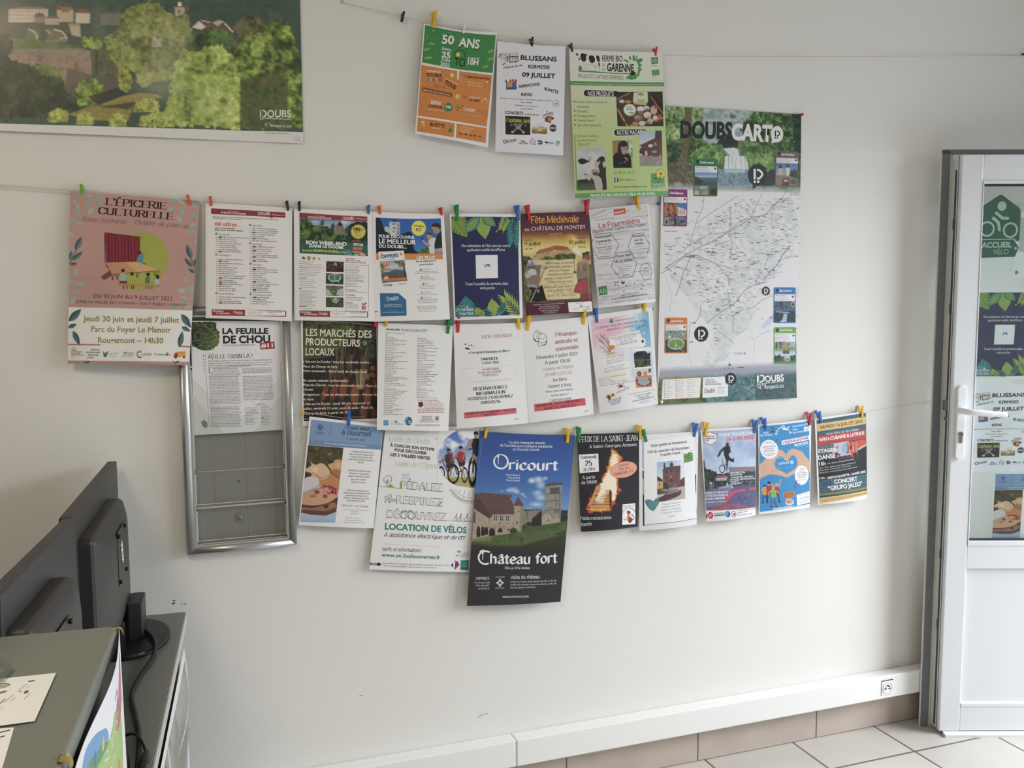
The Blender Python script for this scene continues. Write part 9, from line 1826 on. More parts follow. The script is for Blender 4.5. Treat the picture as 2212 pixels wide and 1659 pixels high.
S.pg(P(404,616,416,614,414,692,402,690),'#9ab03c');S.pg(P(640,640,664,706,650,706),TL2);S.pg(P(790,866,840,820,846,832,806,876),'#a8b03c');S.ink(P(580,944,588,1000),5,'#a8b03c');S.ink(P(826,1022,880,966),5,TL2)
for k,y in enumerate((800,812,824)):S.ink([(262+10*k,y),(366,y+4)],4,DK)
S.ink(spl(P(282,796,288,760,312,758,314,782,296,784),5),4,DK);S.ink(spl(P(264,806,250,790,258,770,270,780),5),4,DK);S.ink(spl(P(290,820,302,838,290,842,284,832),5),4,DK);S.ink(spl(P(270,818,248,818,252,838,264,830),5),4,DK)
S.ri(436,974,28,32,4,DK,24);S.ri(520,980,34,36,4,DK,24);S.ink(spl(P(414,950,450,922,470,934,484,944,504,920,550,950),5),5,DK)
S.ink(P(850,1028,1168,1042),3,DK)
for x,c in((998,TL2),(1048,'#4a484e'),(1118,TL2)):
 S.ri(x-22,1018,18,18,3,'#8a888c',16);S.ri(x+22,1020,18,18,3,'#8a888c',16);S.ink([(x-4,1000),(x,972),(x-6,980),(x-16,996)],6,c);S.di(x,962,6,7,'#3c3a3e',8)
S.tx('LOCATION DE VÉLOS',246,1124,1106,1164,64,'#1f8484','heavy',3);S.tx('à assistance électrique et de',234,1198,990,1232,44,'#2c2a2e','scriptb',3);S.tx('VTT',1006,1238,1092,1242,42,'#2c2a2e','med');S.ink(P(226,1280,830,1314),3,'#c4c0c0')
S.tx('tarifs et informations :',214,1354,634,1368,40,'#2c2a2e','scriptb');S.tx('www.ot-2valleesvertes.fr',208,1418,820,1444,40,'#1f7a7a','bold',3)
S.pg(P(96,1486,176,1490,176,1478,210,1504,176,1526,176,1516,96,1512),'#1c1a1c');S.tx('DÉPART',106,1508,168,1512,17,'#f0eeee','bold')
S.tx('Bureau d’information touristique de L’Isle sur le Doubs : 1 quai du canal - Tél : 03 70 19 14 27',222,1496,908,1522,15,'#55525a','med',1);S.tx('Office de Tourisme de Rougemont : 4 place du marché - Tél : 09 61 06 60 52',220,1524,774,1546,15,'#55525a','med',1)
S.bl(P(1000,1362,1022,1350,1046,1362,1022,1378),'#9ab04a');S.tx('Vallée',1058,1394,1130,1402,28,'#4a5a44','script');S.tx('de l’Ognon',984,1416,1126,1424,28,'#4a5a44','script')
S.pg(P(934,1510,984,1460,1030,1506,980,1560),'#2a3a78');S.pg(P(960,1478,984,1470,976,1556,962,1540),'#efeeee');S.pg(P(996,1500,1012,1498,988,1552,980,1540),'#c0303c');S.di(1004,1480,12,12,'#c0303c',12)
S.rr(P(1044,1458,1134,1458,1130,1566,1040,1566),6,'#1f9090');S.ink(spl(P(1062,1520,1090,1490,1104,1500,1080,1530,1110,1520),5),3,'#a8d8d8');S.pg(P(1042,1540,1132,1540,1130,1564,1040,1564),'#187a7c')
done(S,'poster','white bicycle hire poster with a round photo of riders, half under the castle poster')
# --- tall castle poster
S=sheet('ori',paper='#2a2628',bulge=.007,sag=.003,nv=40)
def castle(p):
 X,Y=p.X,p.Y
 p.grad([(90,'#2a4f98'),(300,'#2f59a4'),(560,'#3f70b8'),(780,'#6a98cc')])
 p.ell(640,520,44,36,'#dfe6ee',.9).ell(700,510,60,40,'#ccd8e8',.9).ell(760,500,30,22,'#b4c8e0',.9);
 for x,y,rx,ry in((720,560,60,50),(690,630,60,36),(720,670,70,36),(680,730,80,30),(610,770,40,16),(480,600,60,34),(440,606,40,20),(510,620,40,24),(560,640,26,16),(380,612,20,10),(580,660,20,10)):p.ell(x,y,rx,ry,'#cdd8e6',.95,.85)
 p.foli(P(560,780,640,770,730,775,740,830,560,830),['#3c4432','#4a5038'],14,30).foli(P(880,800,960,776,950,920,880,920),['#2a3026','#343c2c','#222820'],20,60)
 p.pg(P(556,790,730,776,730,950,556,960),'#7c7262');p.mott(p.mpoly(P(556,790,730,776,730,950,556,960)),['#5f574a','#94897a','#756b5c'],24,3,.8);p.pg(P(640,860,726,780,728,958,636,952),'#26241f').foli(P(560,910,600,890,636,900,636,950,560,952),['#4a5a30','#38462a'],12,20).ell(618,900,22,20,'#2c2a22',.2)
 p.pg(P(756,552,820,542,910,544,896,620,890,918,832,920,756,780),'#8a8478');p.mott(p.mpoly(P(756,552,910,544,890,918,832,920,756,780)),['#767064','#9c968a','#88827a'],20,4,.8);p.pg(P(756,552,820,540,912,543,908,560,760,572),'#54504a').pg(P(800,584,886,580,884,636,798,640),'#5f5a50')
 for x in(806,822,838,856,872):p.li([(x,586),(x,634)],3,'#2e2c28')
 for y in(638,700,780):p.li([(758,y+4),(894,y-4)],6,'#54504a')
 p.li(P(852,640,850,800),5,'#5a564e').li(P(884,600,882,900),12,'#6a665c',.7).pg(P(832,780,880,778,880,808,830,808),'#6f6a60')
 p.pg(P(726,830,776,792,832,850,884,850,884,918,832,930,728,956),'#a89a84');p.mott(p.mpoly(P(728,836,776,796,834,850,832,930,728,956)),['#94866f','#b4a892'],18,5,.7);p.li(P(726,834,776,792,838,856),7,'#6a6258').ell(784,868,5,12,'#2c2822',.2).pg(P(730,780,766,774,766,800,730,830),'#8a8070')
 p.pg(P(120,700,520,760,560,960,110,1050),'#5a4444');p.pg(P(100,1000,960,880,940,1130,90,1130),'#44562a')
 p.pg(P(134,760,280,850,300,820,470,812,500,830,500,976,300,1010,120,1050),'#a49480');p.mott(p.mpoly(P(134,760,280,850,500,820,500,976,120,1050)),['#8a7a68','#b8a994','#9c8c78'],30,6,.7)
 p.pg(P(190,628,432,646,486,740,506,800,480,816,290,818,240,760,170,650),'#5f4444');p.mott(p.mpoly(P(190,628,432,646,506,800,290,818,170,650)),['#54393a','#6f5250','#614648'],24,7,.7)
 p.pg(P(140,632,170,640,284,848,270,856,134,768),'#553c3c').li(P(142,640,246,746),5,'#8a7a6c',.6).li(P(134,766,280,852),5,'#3a2c2a')
 p.pg(P(444,640,460,640,460,670,446,672),'#4a3c3a')
 p.pg(P(480,738,566,744,560,860,548,970,480,960,486,800),'#a89a86').pg(P(520,660,572,746,480,742),'#6a4644').pg(P(540,748,566,746,550,966,530,968),'#85796a',.7).ell(526,790,6,10,'#2c2822',.2).ell(512,890,6,12,'#2c2822',.2).ell(484,768,4,10,'#3a342c',.3)
 for x in(306,358,412):
  p.pg([(x,826),(x+34,824),(x+34,878),(x,880)],'#d4cec0')
  for i in range(2):
   for j in range(2):p.pg([(x+3+16*i,828+26*j),(x+15+16*i,828+26*j),(x+15+16*i,850+26*j),(x+3+16*i,850+26*j)],'#3a3c40')
 p.ell(292,968,26,30,'#241f1c',.1).pg(P(266,968,320,964,320,1004,266,1010),'#241f1c').ell(364,958,20,20,'#2a2420',.1).pg(P(344,958,384,956,384,974,344,978),'#2a2420')
 for x,y,h in((176,970,46),(214,964,40),(244,962,34)):p.ell(x,y,17,h,'#2a241f',.1).pg([(x-17,y),(x+17,y),(x+17,y+h),(x-17,y+h+4)],'#2a241f').li([(x+18,y-20),(x+18,y+h+8)],6,'#b8aa96')
 p.pg(P(118,800,150,800,150,900,120,890),'#4a3f36',.8).ell(434,950,8,10,'#2a2420',.2)
 p.foli(P(440,970,470,930,510,944,510,980,450,990),['#3c4a2a','#2e3a22'],12,20).foli(P(800,940,850,916,890,924,880,945,810,950),['#3f4a2c','#2f3822'],10,20)
 gm=p.mpoly(P(110,1066,120,1040,300,1006,540,972,730,958,940,910,930,1010,820,1040,640,1080,540,1090,300,1080));p.mott(gm,['#44562a','#54682f','#4c5e2c','#3c4c26'],50,8);p.pg(P(820,990,940,960,936,1000,850,1000),'#2c3a1f',.7);p.pg(P(110,1040,300,1010,280,1050,110,1060),'#8f8260',.7)
 p.grad([(1060,'#33381f'),(1120,'#2c2b24'),(1160,'#2b282a'),(1620,'#2b282b')],mask=np.clip((Y-1064-20*np.sin((X-100)/180)-np.clip((X-560)*.16,0,70)*-1)/26,0,1))
S.pic(P(185,85,1020,120,893,1580,75,1615),210,330,castle)
for t,x0,y0,x1,y1 in(('Le plus imposant témoin',446,188,758,194),('de l’architecture militaire médiévale',364,216,822,228),('en Franche-Comté',478,250,706,254)):S.tx(t,x0,y0,x1,y1,24,'#dfe6f0','med')
WHT='#eef0f2'
S.ri(372,352,60,62,15,WHT,34,-60,200);S.ri(372,352,60,62,10,WHT,30,195,300);S.ink(P(350,284,348,376),6,WHT);S.pg(P(342,300,358,306,352,322,340,316),WHT);S.tx('ricourt',440,420,866,428,84,WHT,'black',3)
for k,t in enumerate(('60 km de Besançon','25 km de Vesoul','9 km de Villersexel')):S.tx(t,(414,432,416)[k],476+24*k,538-k,478+24*k,16,'#dfe6f0','bold',1)
S.ri(234,1196,58,56,15,WHT,34,60,300);S.ink(P(214,1138,212,1216),6,WHT);S.pg(P(206,1150,222,1156,216,1172,204,1166),WHT);S.ink(spl(P(186,1146,214,1132,262,1150,274,1142),5),8,WHT);S.tx('hâteau',276,1246,626,1246,82,WHT,'black',3);S.tx('fort',676,1244,860,1240,84,WHT,'black',3)
S.tx('XIIe et XVe siècles',400,1294,620,1292,22,'#dcdcdc','med');S.tx('contact',154,1388,270,1384,32,'#e4e4e4','sans',3);S.tx('visite du château',456,1378,706,1374,34,'#e4e4e4','sans',3)
for t,x0,y0,x1,y1 in(('1 rue Nicolas ROLIN',138,1420,270,1418),('70110 ORICOURT',150,1446,270,1444),('03 84 78 74 35',172,1472,268,1470),('de Pâques à la Toussaint, samedi, dimanche et jour férié, de 14h à 18h',450,1410,856,1402),('en juillet, août et septembre, du mercredi au dimanche, de 14h à 18h',450,1434,854,1428),('hors saison / groupes : sur réservation',450,1460,670,1454)):S.tx(t,x0,y0,x1,y1,15,'#cfcfcf','med',1)
S.tx('www.oricourt.com',382,1540,610,1536,22,'#dcdcdc','med')
S.bl(P(326,1412,346,1396,360,1374,376,1396,396,1410,376,1428,360,1450,346,1428),'#c4c4c4',4);S.di(361,1412,10,10,'#3a383a',12);S.tx('MONUMENT',324,1370,404,1366,12,'#b8b8b8','bold',1);S.tx('HISTORIQUE',320,1464,398,1462,12,'#b8b8b8','bold',1);S.ink(P(206,150,176,446),2,'#8aa8d8')
done(S,'poster','tall blue castle poster reading Oricourt above and Château fort below',m=GLOSSY)
# --- bonfire poster
S=sheet('feux',paper='#23232b',bulge=.010)
def fire(p):
 X,Y=p.X,p.Y
 p.fill('#22222a').ell(480,1000,420,560,'#3a2026',1,.8).ell(440,1240,260,160,'#5a2420',1,.8)
 out=P(255,1300,260,1220,320,1060,380,960,430,900,480,800,540,680,570,560,590,430,620,410,650,470,720,460,760,490,750,570,710,620,690,760,700,900,720,990,680,1060,650,1140,650,1210,600,1220,570,1290)
 p.put(p.mpoly(out,40,3),'#c8501f');ins=P(280,1290,300,1200,370,1040,430,920,500,800,560,680,580,540,620,450,680,480,730,520,700,620,670,760,680,940,660,1060,600,1180,560,1280)
 p.put(p.mpoly(ins,30,5),'#eaa63a');core=P(340,1200,400,1060,450,920,520,800,575,690,600,520,650,480,690,520,680,640,640,800,670,980,640,1140,600,1170,560,1000,480,1180)
 p.put(p.mpoly(core,22,7),'#f8e8cc')
 p.mott(p.mpoly(P(270,1220,380,960,440,900,430,1000,380,1120,340,1240),14,2),['#7a2a14','#d88a3c','#f0c880','#9a3a18'],20,6,.85)
 for k in range(13):
  y=1010+22*k;x0=520-20*k if k>2 else 510;p.li([(max(280,x0-(0 if k<7 else 40)),y),(566,y)],8,'#5a1f1a' if k%2 else '#8a3a22',.85)
 p.pg(P(566,990,596,1030,592,1200,570,1280,556,1160),'#54201c').li(P(300,1240,560,1238),9,'#f4d0a0').li(P(260,1276,560,1274),8,'#f0c090')
 p.ell(700,560,50,60,'#e8a83c',.9,.5).ell(615,450,30,50,'#f0b44a',.8,.7)
S.pic(P(110,400,988,390,980,1360,150,1400),120,134,fire)
FW='#eaeaee'
S.tx('FEUX DE LA SAINT-JEAN',146,306,980,280,82,FW,'serif',3);S.tx('à Saint-Georges-Armont',290,396,964,364,44,FW,'serif',3)
S.pg(P(134,496,410,478,416,744,148,768),'#eeedf0');S.tx('Samedi',160,556,384,544,42,'#2a2830','serifb',3);S.tx('25',228,660,320,656,74,'#2a2830','serifb',3);S.tx('JUIN',188,746,360,722,46,'#2a2830','serif',3)
S.tx('A partir',188,854,366,842,44,FW,'serif',3);S.tx('de 19h00',174,928,386,910,44,FW,'serif',3);S.tx('Petite restauration',158,1424,586,1400,42,FW,'serif',3);S.tx('Buvette',166,1508,312,1490,42,FW,'serif',3)
S.di(770,714,202,118,'#c8604a',40,-.2);S.di(770,714,196,112,'#eca48c',40,-.2);S.tx('Concert',696,676,850,648,36,'#7a3230','serif');S.tx('avec les',702,724,848,700,32,'#7a3230','serif');S.tx('DaNaDam JcT',636,804,914,744,44,'#7a3230','serif')
S.pg(P(750,1206,942,1190,942,1474,742,1482),'#f0eef2');S.tx('Organisé par',758,1244,930,1226,22,'#77737c','serif')
for k,ch in enumerate('SAINT GEORGES'):a=radians(200+11.5*k);S.tx(ch,850+92*cos(a)-6,1340+84*sin(a)+8,850+92*cos(a)+8,1340+84*sin(a)+8+(k-6)*2,20,'#55525c','bold',fit=False)
S.bl(P(812,1304,836,1290,868,1308,866,1332,830,1344),'#a82838',4);S.bl(P(820,1380,850,1368,890,1400,900,1420,866,1460,840,1450),'#8a2434',4);S.ink(spl(P(890,1420,924,1400,910,1370,890,1356,908,1340),5),9,'#8a2434');S.bl(P(830,1340,850,1350,842,1420,820,1430,812,1390),'#d8783c',4);S.di(784,1410,20,12,'#e0a888',12);S.ink(P(870,1340,884,1360),5,'#3a2a34');S.ink(P(850,1300,846,1286),5,'#c9a83c')
done(S,'poster','black bonfire poster reading FEUX DE LA SAINT-JEAN')
# --- guided tour sheet
S=sheet('vis',paper='#e9e9ec',bulge=.010)
S.pg(P(112,270,902,190,902,240,140,300),'#dfe6ee');S.pg(P(112,270,420,252,420,262,140,300,134,690,116,690),'#9fbcd6');S.pg(P(116,716,134,714,142,1498,122,1498),'#3a3434');S.pg(P(116,830,134,830,136,1060,118,1060),'#c9b48a');S.pg(P(866,770,886,772,888,1034,872,1036),'#2f2c30');S.ink(P(140,1490,330,1462,560,1440,900,1392),6,'#7a6a6c');S.ink(P(870,1036,884,1200,900,1392),4,'#b4a8ac')
S.pg(P(136,276,858,200,868,780,890,1388,142,1478),'#f2f1f4')
for t,x0,y0,x1,y1,h in(('Visite guidée de Rougemont',234,370,750,308,34),('Cité de caractère de Bourgogne',192,464,782,394,36),('Franche-Comté',372,504,654,468,36)):S.tx(t,x0,y0,x1,y1,h,'#33303a','serifb',3)
S.di(526,264,6,6,'#77747c',8)
GC='#6aa84a'
S.rr(P(698,488,832,448,840,572,708,606),16,'#3c5a30');S.rr(P(703,494,827,456,834,566,713,598),14,GC);S.pg(P(764,468,768,450,800,444,804,458),GC);S.ri(768,528,36,40,4,'#33502a',24);S.ri(768,528,22,24,4,'#33502a',20);S.ink(spl(P(756,526,768,540,780,520),4),4,'#33502a');S.ink(P(706,516,832,484),3,'#33502a');S.di(700,470,7,7,'#2a2a30',8);S.di(816,428,7,7,'#2a2a30',8);S.pg(P(720,480,724,470,740,468,742,476),'#33502a')
def tower(p):
 p.grad([(580,'#9cbcdc'),(760,'#c4d8e8'),(860,'#e0e4e6')],ax='y');p.put(np.clip((p.X-480)/200,0,1),'#e6e8ec')
 p.pg(P(398,700,650,650,648,1000,396,1000),'#6f4a46');p.mott(p.mpoly(P(398,700,650,650,648,1000,396,1000)),['#54383a','#84605a','#6a4a48'],26,3,.8);p.pg(P(386,704,470,660,656,640,650,668,398,712),'#5a4444').pg(P(500,604,544,596,548,650,502,660),'#4a4048').pg(P(492,660,552,650,600,660,450,690),'#6a4a48').pg(P(408,640,440,634,438,680,412,690),'#4a4450').ell(422,618,12,22,'#4a4450',.3).li(P(512,580,536,574),8,'#33303a')
 for x,y in((448,736),(520,720),(600,712),(446,810),(600,780),(520,850)):p.ell(x,y,10,20,'#3a2c30',.3)
 p.ell(514,800,26,24,'#b4a4a0',.7,.7)
 p.pg(P(318,800,372,830,396,850,396,980,318,1000),'#c9a86a').pg(P(318,790,390,836,394,870,318,860),'#4a3c3a').li(P(350,900,352,930),10,'#4a3c34')
 p.pg(P(644,850,716,800,718,940,640,940),'#5f4444').pg(P(640,950,718,930,722,1110,620,1130,560,1140),'#d8d4d0').pg(P(318,1000,480,960,640,950,720,936,722,1112,344,1160,318,1120),'#bdb4ac')
 p.pg(P(318,980,420,960,470,980,470,1040,320,1060),'#54424a').ell(480,1000,160,36,'#6a5458',.1).ell(490,990,130,24,'#8a9088',.2).bl(P(330,1070,440,1050,600,1020,656,985,662,1020,640,1060,560,1100,440,1140,350,1160),'#5a4248').li(P(440,1046,600,1010,652,980),10,'#a8989a').pg(P(318,1060,430,1036,400,1070,318,1110),'#cfc6c4').ell(460,950,30,40,'#4a4250',.4).ell(580,920,30,24,'#8f8a94',.7,.6).foli(P(400,920,450,880,470,960,400,970),['#3a3438','#4a4444'],10,20)
S.pic(P(318,594,646,560,722,1112,316,1160)[:1]+P(704,556,722,1112,316,1160),66,90,tower)
S.bl(P(150,1160,180,1126,230,1130,262,1150,300,1110,340,1124,336,1180,300,1240,262,1286,200,1250),'#4f8a94',4)
for k in range(12):S.ink([(172+12*k,1140+abs(k-6)*2),(190+10*k,1200+(k*7)%40)],3,'#a4ccd0' if k%2 else '#2f6a74')
for k,t in enumerate(('TOUS LES MARDIS EN','JUILLET ET EN AOÛT','DÉPART À 16H DEVANT','L’OFFICE DE TOURISME')):S.tx(t,(378,388,372,368)[k],1206+42*k,(656,650,666,666)[k],1168+40*k,20,'#77747e','sans')
S.tx('Gratuit',468,1376,570,1362,28,'#5a5862','hand')
done(S,'poster','white guided tour sheet with a brick tower photo, green camera and blue heart')
# --- bike jump poster
S=sheet('pump',paper='#ecebf0',bulge=.012)
def pump(p):
 X,Y=p.X,p.Y
 p.grad([(250,'#9aa4c8'),(400,'#a4b8dc'),(700,'#b4cce8'),(900,'#c4d6ea')]).mott(Y<860,['#a4b4d8','#c4d4ec','#9cb0d4'],160,3,.55).put(np.clip((X-560)/300,0,1)*np.clip(1-np.abs(Y-560)/160,0,1)*.6,'#7f9ccc')
 p.foli(P(110,740,150,730,150,800,190,860,240,870,300,880,320,930,480,900,880,880,880,1090,140,1150),['#33383c','#42484a','#2c3034','#4f5654'],24,140,4)
 p.pg(P(480,820,872,815,880,1070,490,1060),'#3a4048',.55).pg(P(140,1150,300,1110,480,1060,880,1080,876,1380,170,1420),'#54507a');p.mott(p.mpoly(P(140,1150,480,1100,880,1090,876,1380,170,1420)),['#4a4670','#6a6894','#5a587f','#7f80a4'],70,5,.75);p.pg(P(150,1180,420,1100,530,1110,450,1250,400,1330,160,1400),'#8f94b8',.55)
 p.pg(P(330,1110,520,1060,530,1100,340,1130),'#a4acc4',.8).bl(P(410,1320,470,1200,540,1150,700,1124,706,1150,600,1170,520,1220,450,1310),'#d8486a').pg(P(778,1116,876,1108,878,1140,782,1146),'#d8486a').pg(P(310,946,440,930,450,960,330,972),'#b84a5c').pg(P(290,980,470,960,440,1010,310,1020),'#c9ccd4',.8)
 for x in(220,240,266,460,680,790):p.li([(x,1030),(x,1140 if x<300 else 1090)],6,'#9aa0ac',.8)
 p.pg(P(220,1040,246,1038,246,1066,222,1068),'#d8dce2').pg(P(444,1050,468,1050,468,1080,446,1080),'#d0d4da').li(P(660,1020,878,1030),4,'#8a90a0').ell(526,1104,14,12,'#e8e8ea',.4)
 D='#26262c'
 p.ell(464,480,26,32,D,.15).ell(458,500,14,14,'#6a4a44',.3).ell(452,466,12,8,'#c4c4ca',.4).bl(P(430,520,470,500,500,530,500,600,470,640,420,620,410,560),D).li(P(430,530,370,590,336,666),28,D).li(P(490,520,500,590,470,620),24,D).bl(P(414,620,470,620,500,680,560,720,540,750,490,720,470,760,462,840,450,846,446,740),D).li(P(510,730,552,694),18,D).li(P(336,668,396,660,372,712,336,672),6,'#d4d4da').li(P(392,690,404,800,440,760),8,'#3a3a42').li(P(404,800,450,850),8,'#3a3a42')
 for x,y,rx,ry in((388,846,40,60),(448,830,26,50)):d=np.sqrt(((X-x)/rx)**2+((Y-y)/ry)**2);p.put(np.clip((.14-np.abs(d-.9))/.06,0,1),'#1e1e24')
S.pic(P(108,285,870,236,876,1380,166,1430),96,144,pump)
S.pg(P(160,1430,874,1378,876,1480,186,1530),'#f0eef2');S.ink(P(160,1428,874,1374),8,'#d87a70')
S.pg(P(134,340,218,284,320,330,316,440,224,498,136,450),'#c04a54');S.pg(P(142,346,218,294,312,336,308,434,224,488,144,444),'#f0eef0')
for k,t in enumerate(('FREESTYLE','ADRENALINE','CAMP')):S.tx(t,150,372+32*k,(276,294,216)[k],366+32*k,21,'#33303c','heavy')
S.tx('PUMPTRACK DAY',350,362,876,326,48,'#f2f0f4','heavy',3);S.tx('26 JUIN 2022',458,424,848,398,44,'#e0604a','heavy',3);S.tx('ORGANISÉ PAR LE PUMPTRACK',556,448,832,430,14,'#d8dcec','sans',1)
S.tx('AU PROGRAMME',516,868,812,852,24,'#d85a64','heavy')
for k,(t,x1)in enumerate((('JAM FREESTYLE',720),('INITIATIONS',676),('CHALLENGES CHRONOS',836),('BUVETTE, RESTAURATION',866),('MUSIQUE',628),('AFTER RIDE',660))):S.tx(t,502,914+31*k,x1,906+29*k,20,'#e8e8f0','heavy',1)
for k,(t,x1)in enumerate((('OUVERT AU PUBLIC ET À',462),('TOUTES DISCIPLINES DE',462),('GLISSES URBAINES',420),('avec animations et initiations',424))):S.tx(t,142+6*k,1206+40*k,x1,1180+40*k,(26,26,24,14)[k],'#eceaf4','heavy',1)
S.tx('BMX, SKATE, ROLLER',310,1372,626,1340,26,'#e0604a','bold');S.tx('ESPACE LOISIR RUE DU MOULIN',238,1408,708,1366,26,'#e0604a','bold')
S.di(226,1486,36,44,'#d2304c',22);S.ink(P(206,1510,246,1460),7,'#f0dce0');S.ink(P(210,1480,240,1500),6,'#f0dce0');S.pg(P(274,1456,410,1440,412,1482,276,1496),'#2a6aa0');S.tx('DECATHLON',284,1484,404,1472,24,'#eef2f6','heavy');S.di(456,1462,36,42,'#2a7aa4',22);S.ink(P(446,1490,442,1450,462,1432),6,'#e8f0f4',True);S.di(540,1458,36,42,'#8a6a74',22);S.di(540,1458,27,32,'#f0ecee',18);S.di(546,1462,16,18,'#b03a44',14);S.di(178,1500,8,36,'#2c2a34',12)
S.ink(P(584,1404,588,1490),4,'#c07a7a')
for k,t in enumerate(('@CAMP_ISLE_SUR_LE_DOUBS','@SKATE_CAMP','@PUMPTRACK_LE_CAMP')):S.tx(t,600,1418+32*k,(868,746,822)[k],1402+30*k,15,'#3c3a44','bold',1)
done(S,'poster','bike jump poster with a rider in mid air, reading PUMPTRACK DAY')
# --- heart hands poster
S=sheet('uni',paper='#eeeef2',bulge=.006,sag=.002)
UB='#2b93d4'
S.pg(P(134,336,846,262,858,1450,142,1566),UB)
S.tx('Ville',200,394,250,386,26,'#eef4fa','handb',1);S.tx('amie',190,446,262,436,26,'#eef4fa','handb',1);S.tx('des enfants',146,486,318,470,28,'#eef4fa','handb');S.di(310,388,36,42,'#1f5f8a',20);S.ink(spl(P(286,410,292,376,310,362),4),5,'#dfeaf2');S.tx('Isle',312,394,336,392,14,'#dfeaf2','bold',1)
S.ink(spl(P(360,450,382,436,372,400,400,404,396,360,426,370,434,336,452,352,474,318,492,352,510,360,530,350,548,384,560,420,590,430),4),7,'#eef4fa');S.ri(370,448,14,14,5,'#eef4fa',14);S.ri(574,428,14,14,5,'#eef4fa',14);S.ri(474,336,16,20,5,'#eef4fa',14);S.pg(P(530,338,562,330,556,362),'#eef4fa');S.pg(P(538,342,556,338,552,354),UB);S.bl(P(452,372,476,350,500,362,540,380,520,390,470,380),'#eef4fa',4)
S.tx('intercommunalité',606,350,828,316,28,'#eef4fa','handb');S.tx('amie',608,398,676,388,26,'#eef4fa','handb');S.tx('des enfants',608,440,764,420,26,'#eef4fa','handb');S.rr(P(768,350,842,342,848,408,772,418),6,'#f2f2f5');S.tx('2 VALLÉES',780,388,838,380,15,'#6a6a74','bold',1);S.tx('VERTES',792,404,834,398,12,'#6a6a74','bold',1)
S.rr(P(444,546,852,472,853,536,448,610),10,'#f4f3f6');S.tx('L’ISLE-SUR-LE-DOUBS',470,592,836,524,36,'#c0246a','heavy',3);S.tx('28 JUIN 2022',630,632,832,594,34,'#f4f6fa','heavy',3);S.tx('Salle des fêtes',680,650,832,616,15,'#d4e6f4','light',1);S.tx('à L’Isle-sur-le-Doubs',740,664,834,640,13,'#d4e6f4','light',1)
SK,SK2='#dcae94','#c8957c'
def hands(p):
 p.fill(UB)
 p.bl(P(128,920,190,850,260,760,330,700,400,678,460,690,500,740,510,790,506,838,480,810,440,770,400,780,360,820,340,880,350,930,380,970,440,985,500,1020,514,1060,500,1076,440,1060,360,1040,260,1040,180,1080,130,1110),SK).bl(P(852,850,800,790,740,710,660,676,600,664,550,690,514,740,506,800,516,832,560,800,590,760,640,780,668,830,670,900,640,950,580,990,520,1030,508,1060,524,1078,580,1050,660,1010,740,990,856,1010),SK)
 p.mott(p.mpoly(P(128,920,400,678,510,790,360,820,350,930,514,1060,260,1040,130,1110)),['#d09f86','#e4bca4','#d8aa90'],90,4,.5);p.li(spl(P(400,720,450,740,470,790),5),5,SK2,.8).li(spl(P(440,700,480,750,496,810),5),4,SK2,.8).li(spl(P(590,720,550,740,530,800),5),5,SK2,.8).li(spl(P(620,700,600,740,560,770),5),4,SK2,.8).li(spl(P(350,930,420,980,500,1030),5),6,SK2,.7).li(spl(P(130,1100,260,1046,360,1042,490,1074),5),7,'#b07e66',.7).li(spl(P(528,1074,660,1014,850,1006),5),6,'#b9866e',.6).ell(494,820,12,18,'#ecc4b0',.5).ell(520,812,12,18,'#ecc4b0',.5).ell(506,1060,16,12,'#e8bca8',.5)
S.pic(P(132,640,850,640,858,1120,134,1130),96,64,hands)
S.tx('unicef',406,898,552,878,46,'#f0f6fa','sans',3);S.di(588,860,27,25,'#e8f2f8',20);S.ri(588,860,18,17,4,UB,16);S.di(588,862,7,9,UB,10);S.tx('Pour chaque enfant',408,956,614,932,17,'#8ac6ec','sans',1);S.ink(P(388,852,392,960),3,'#bfe0f4')
def bal(cx,cy,rx,ry,lines):
 S.di(cx,cy,rx,ry,'#f4f2f6',40)
 for t,dx0,dx1,dy,h,c in lines:S.tx(t,cx+dx0,cy+dy,cx+dx1,cy+dy-(dx1-dx0)*.09,h,c,'handb' if h>14 else 'bold',1)
bal(270,674,125,140,(('19H30',-50,40,-84,22,'#c09a84'),('signature de la',-90,84,-22,20,'#7a3a78'),('convention',-62,58,8,20,'#7a3a78'),('avec l’Unicef',-76,72,40,20,'#7a3a78'),('Mairie des associations',-84,84,78,12,'#3c3a44'),('rue de la Sarre',-48,54,96,12,'#3c3a44')))
bal(734,1046,104,138,(('20H30',-32,42,-74,22,'#c09a84'),('suivie d’un',-26,40,-50,13,'#4a4854'),('concert par les',-72,78,-16,19,'#8a3a7a'),('élèves de l’École',-74,78,14,18,'#8a3a7a'),('élémentaire',-48,62,42,18,'#8a3a7a'),('Salle rue de la Fêtes',-54,66,76,11,'#4a4854')))
S.ink(P(330,600,388,520),5,'#27549a');S.ink(spl(P(618,1170,650,1150,670,1110,660,1150,640,1200,606,1240),4),4,'#6a5aa8');S.di(638,1196,18,22,'#5a3a94',14);S.di(636,1196,7,9,'#e8c0e0',10);S.ink(P(616,1172,670,1120),8,'#c4407a');S.ink(P(690,1230,706,1150),6,'#c4407a');S.di(778,1224,8,8,'#a83a8a',10);S.ink(P(612,1236,760,1240,820,1160),2,'#7fa0d8',True)
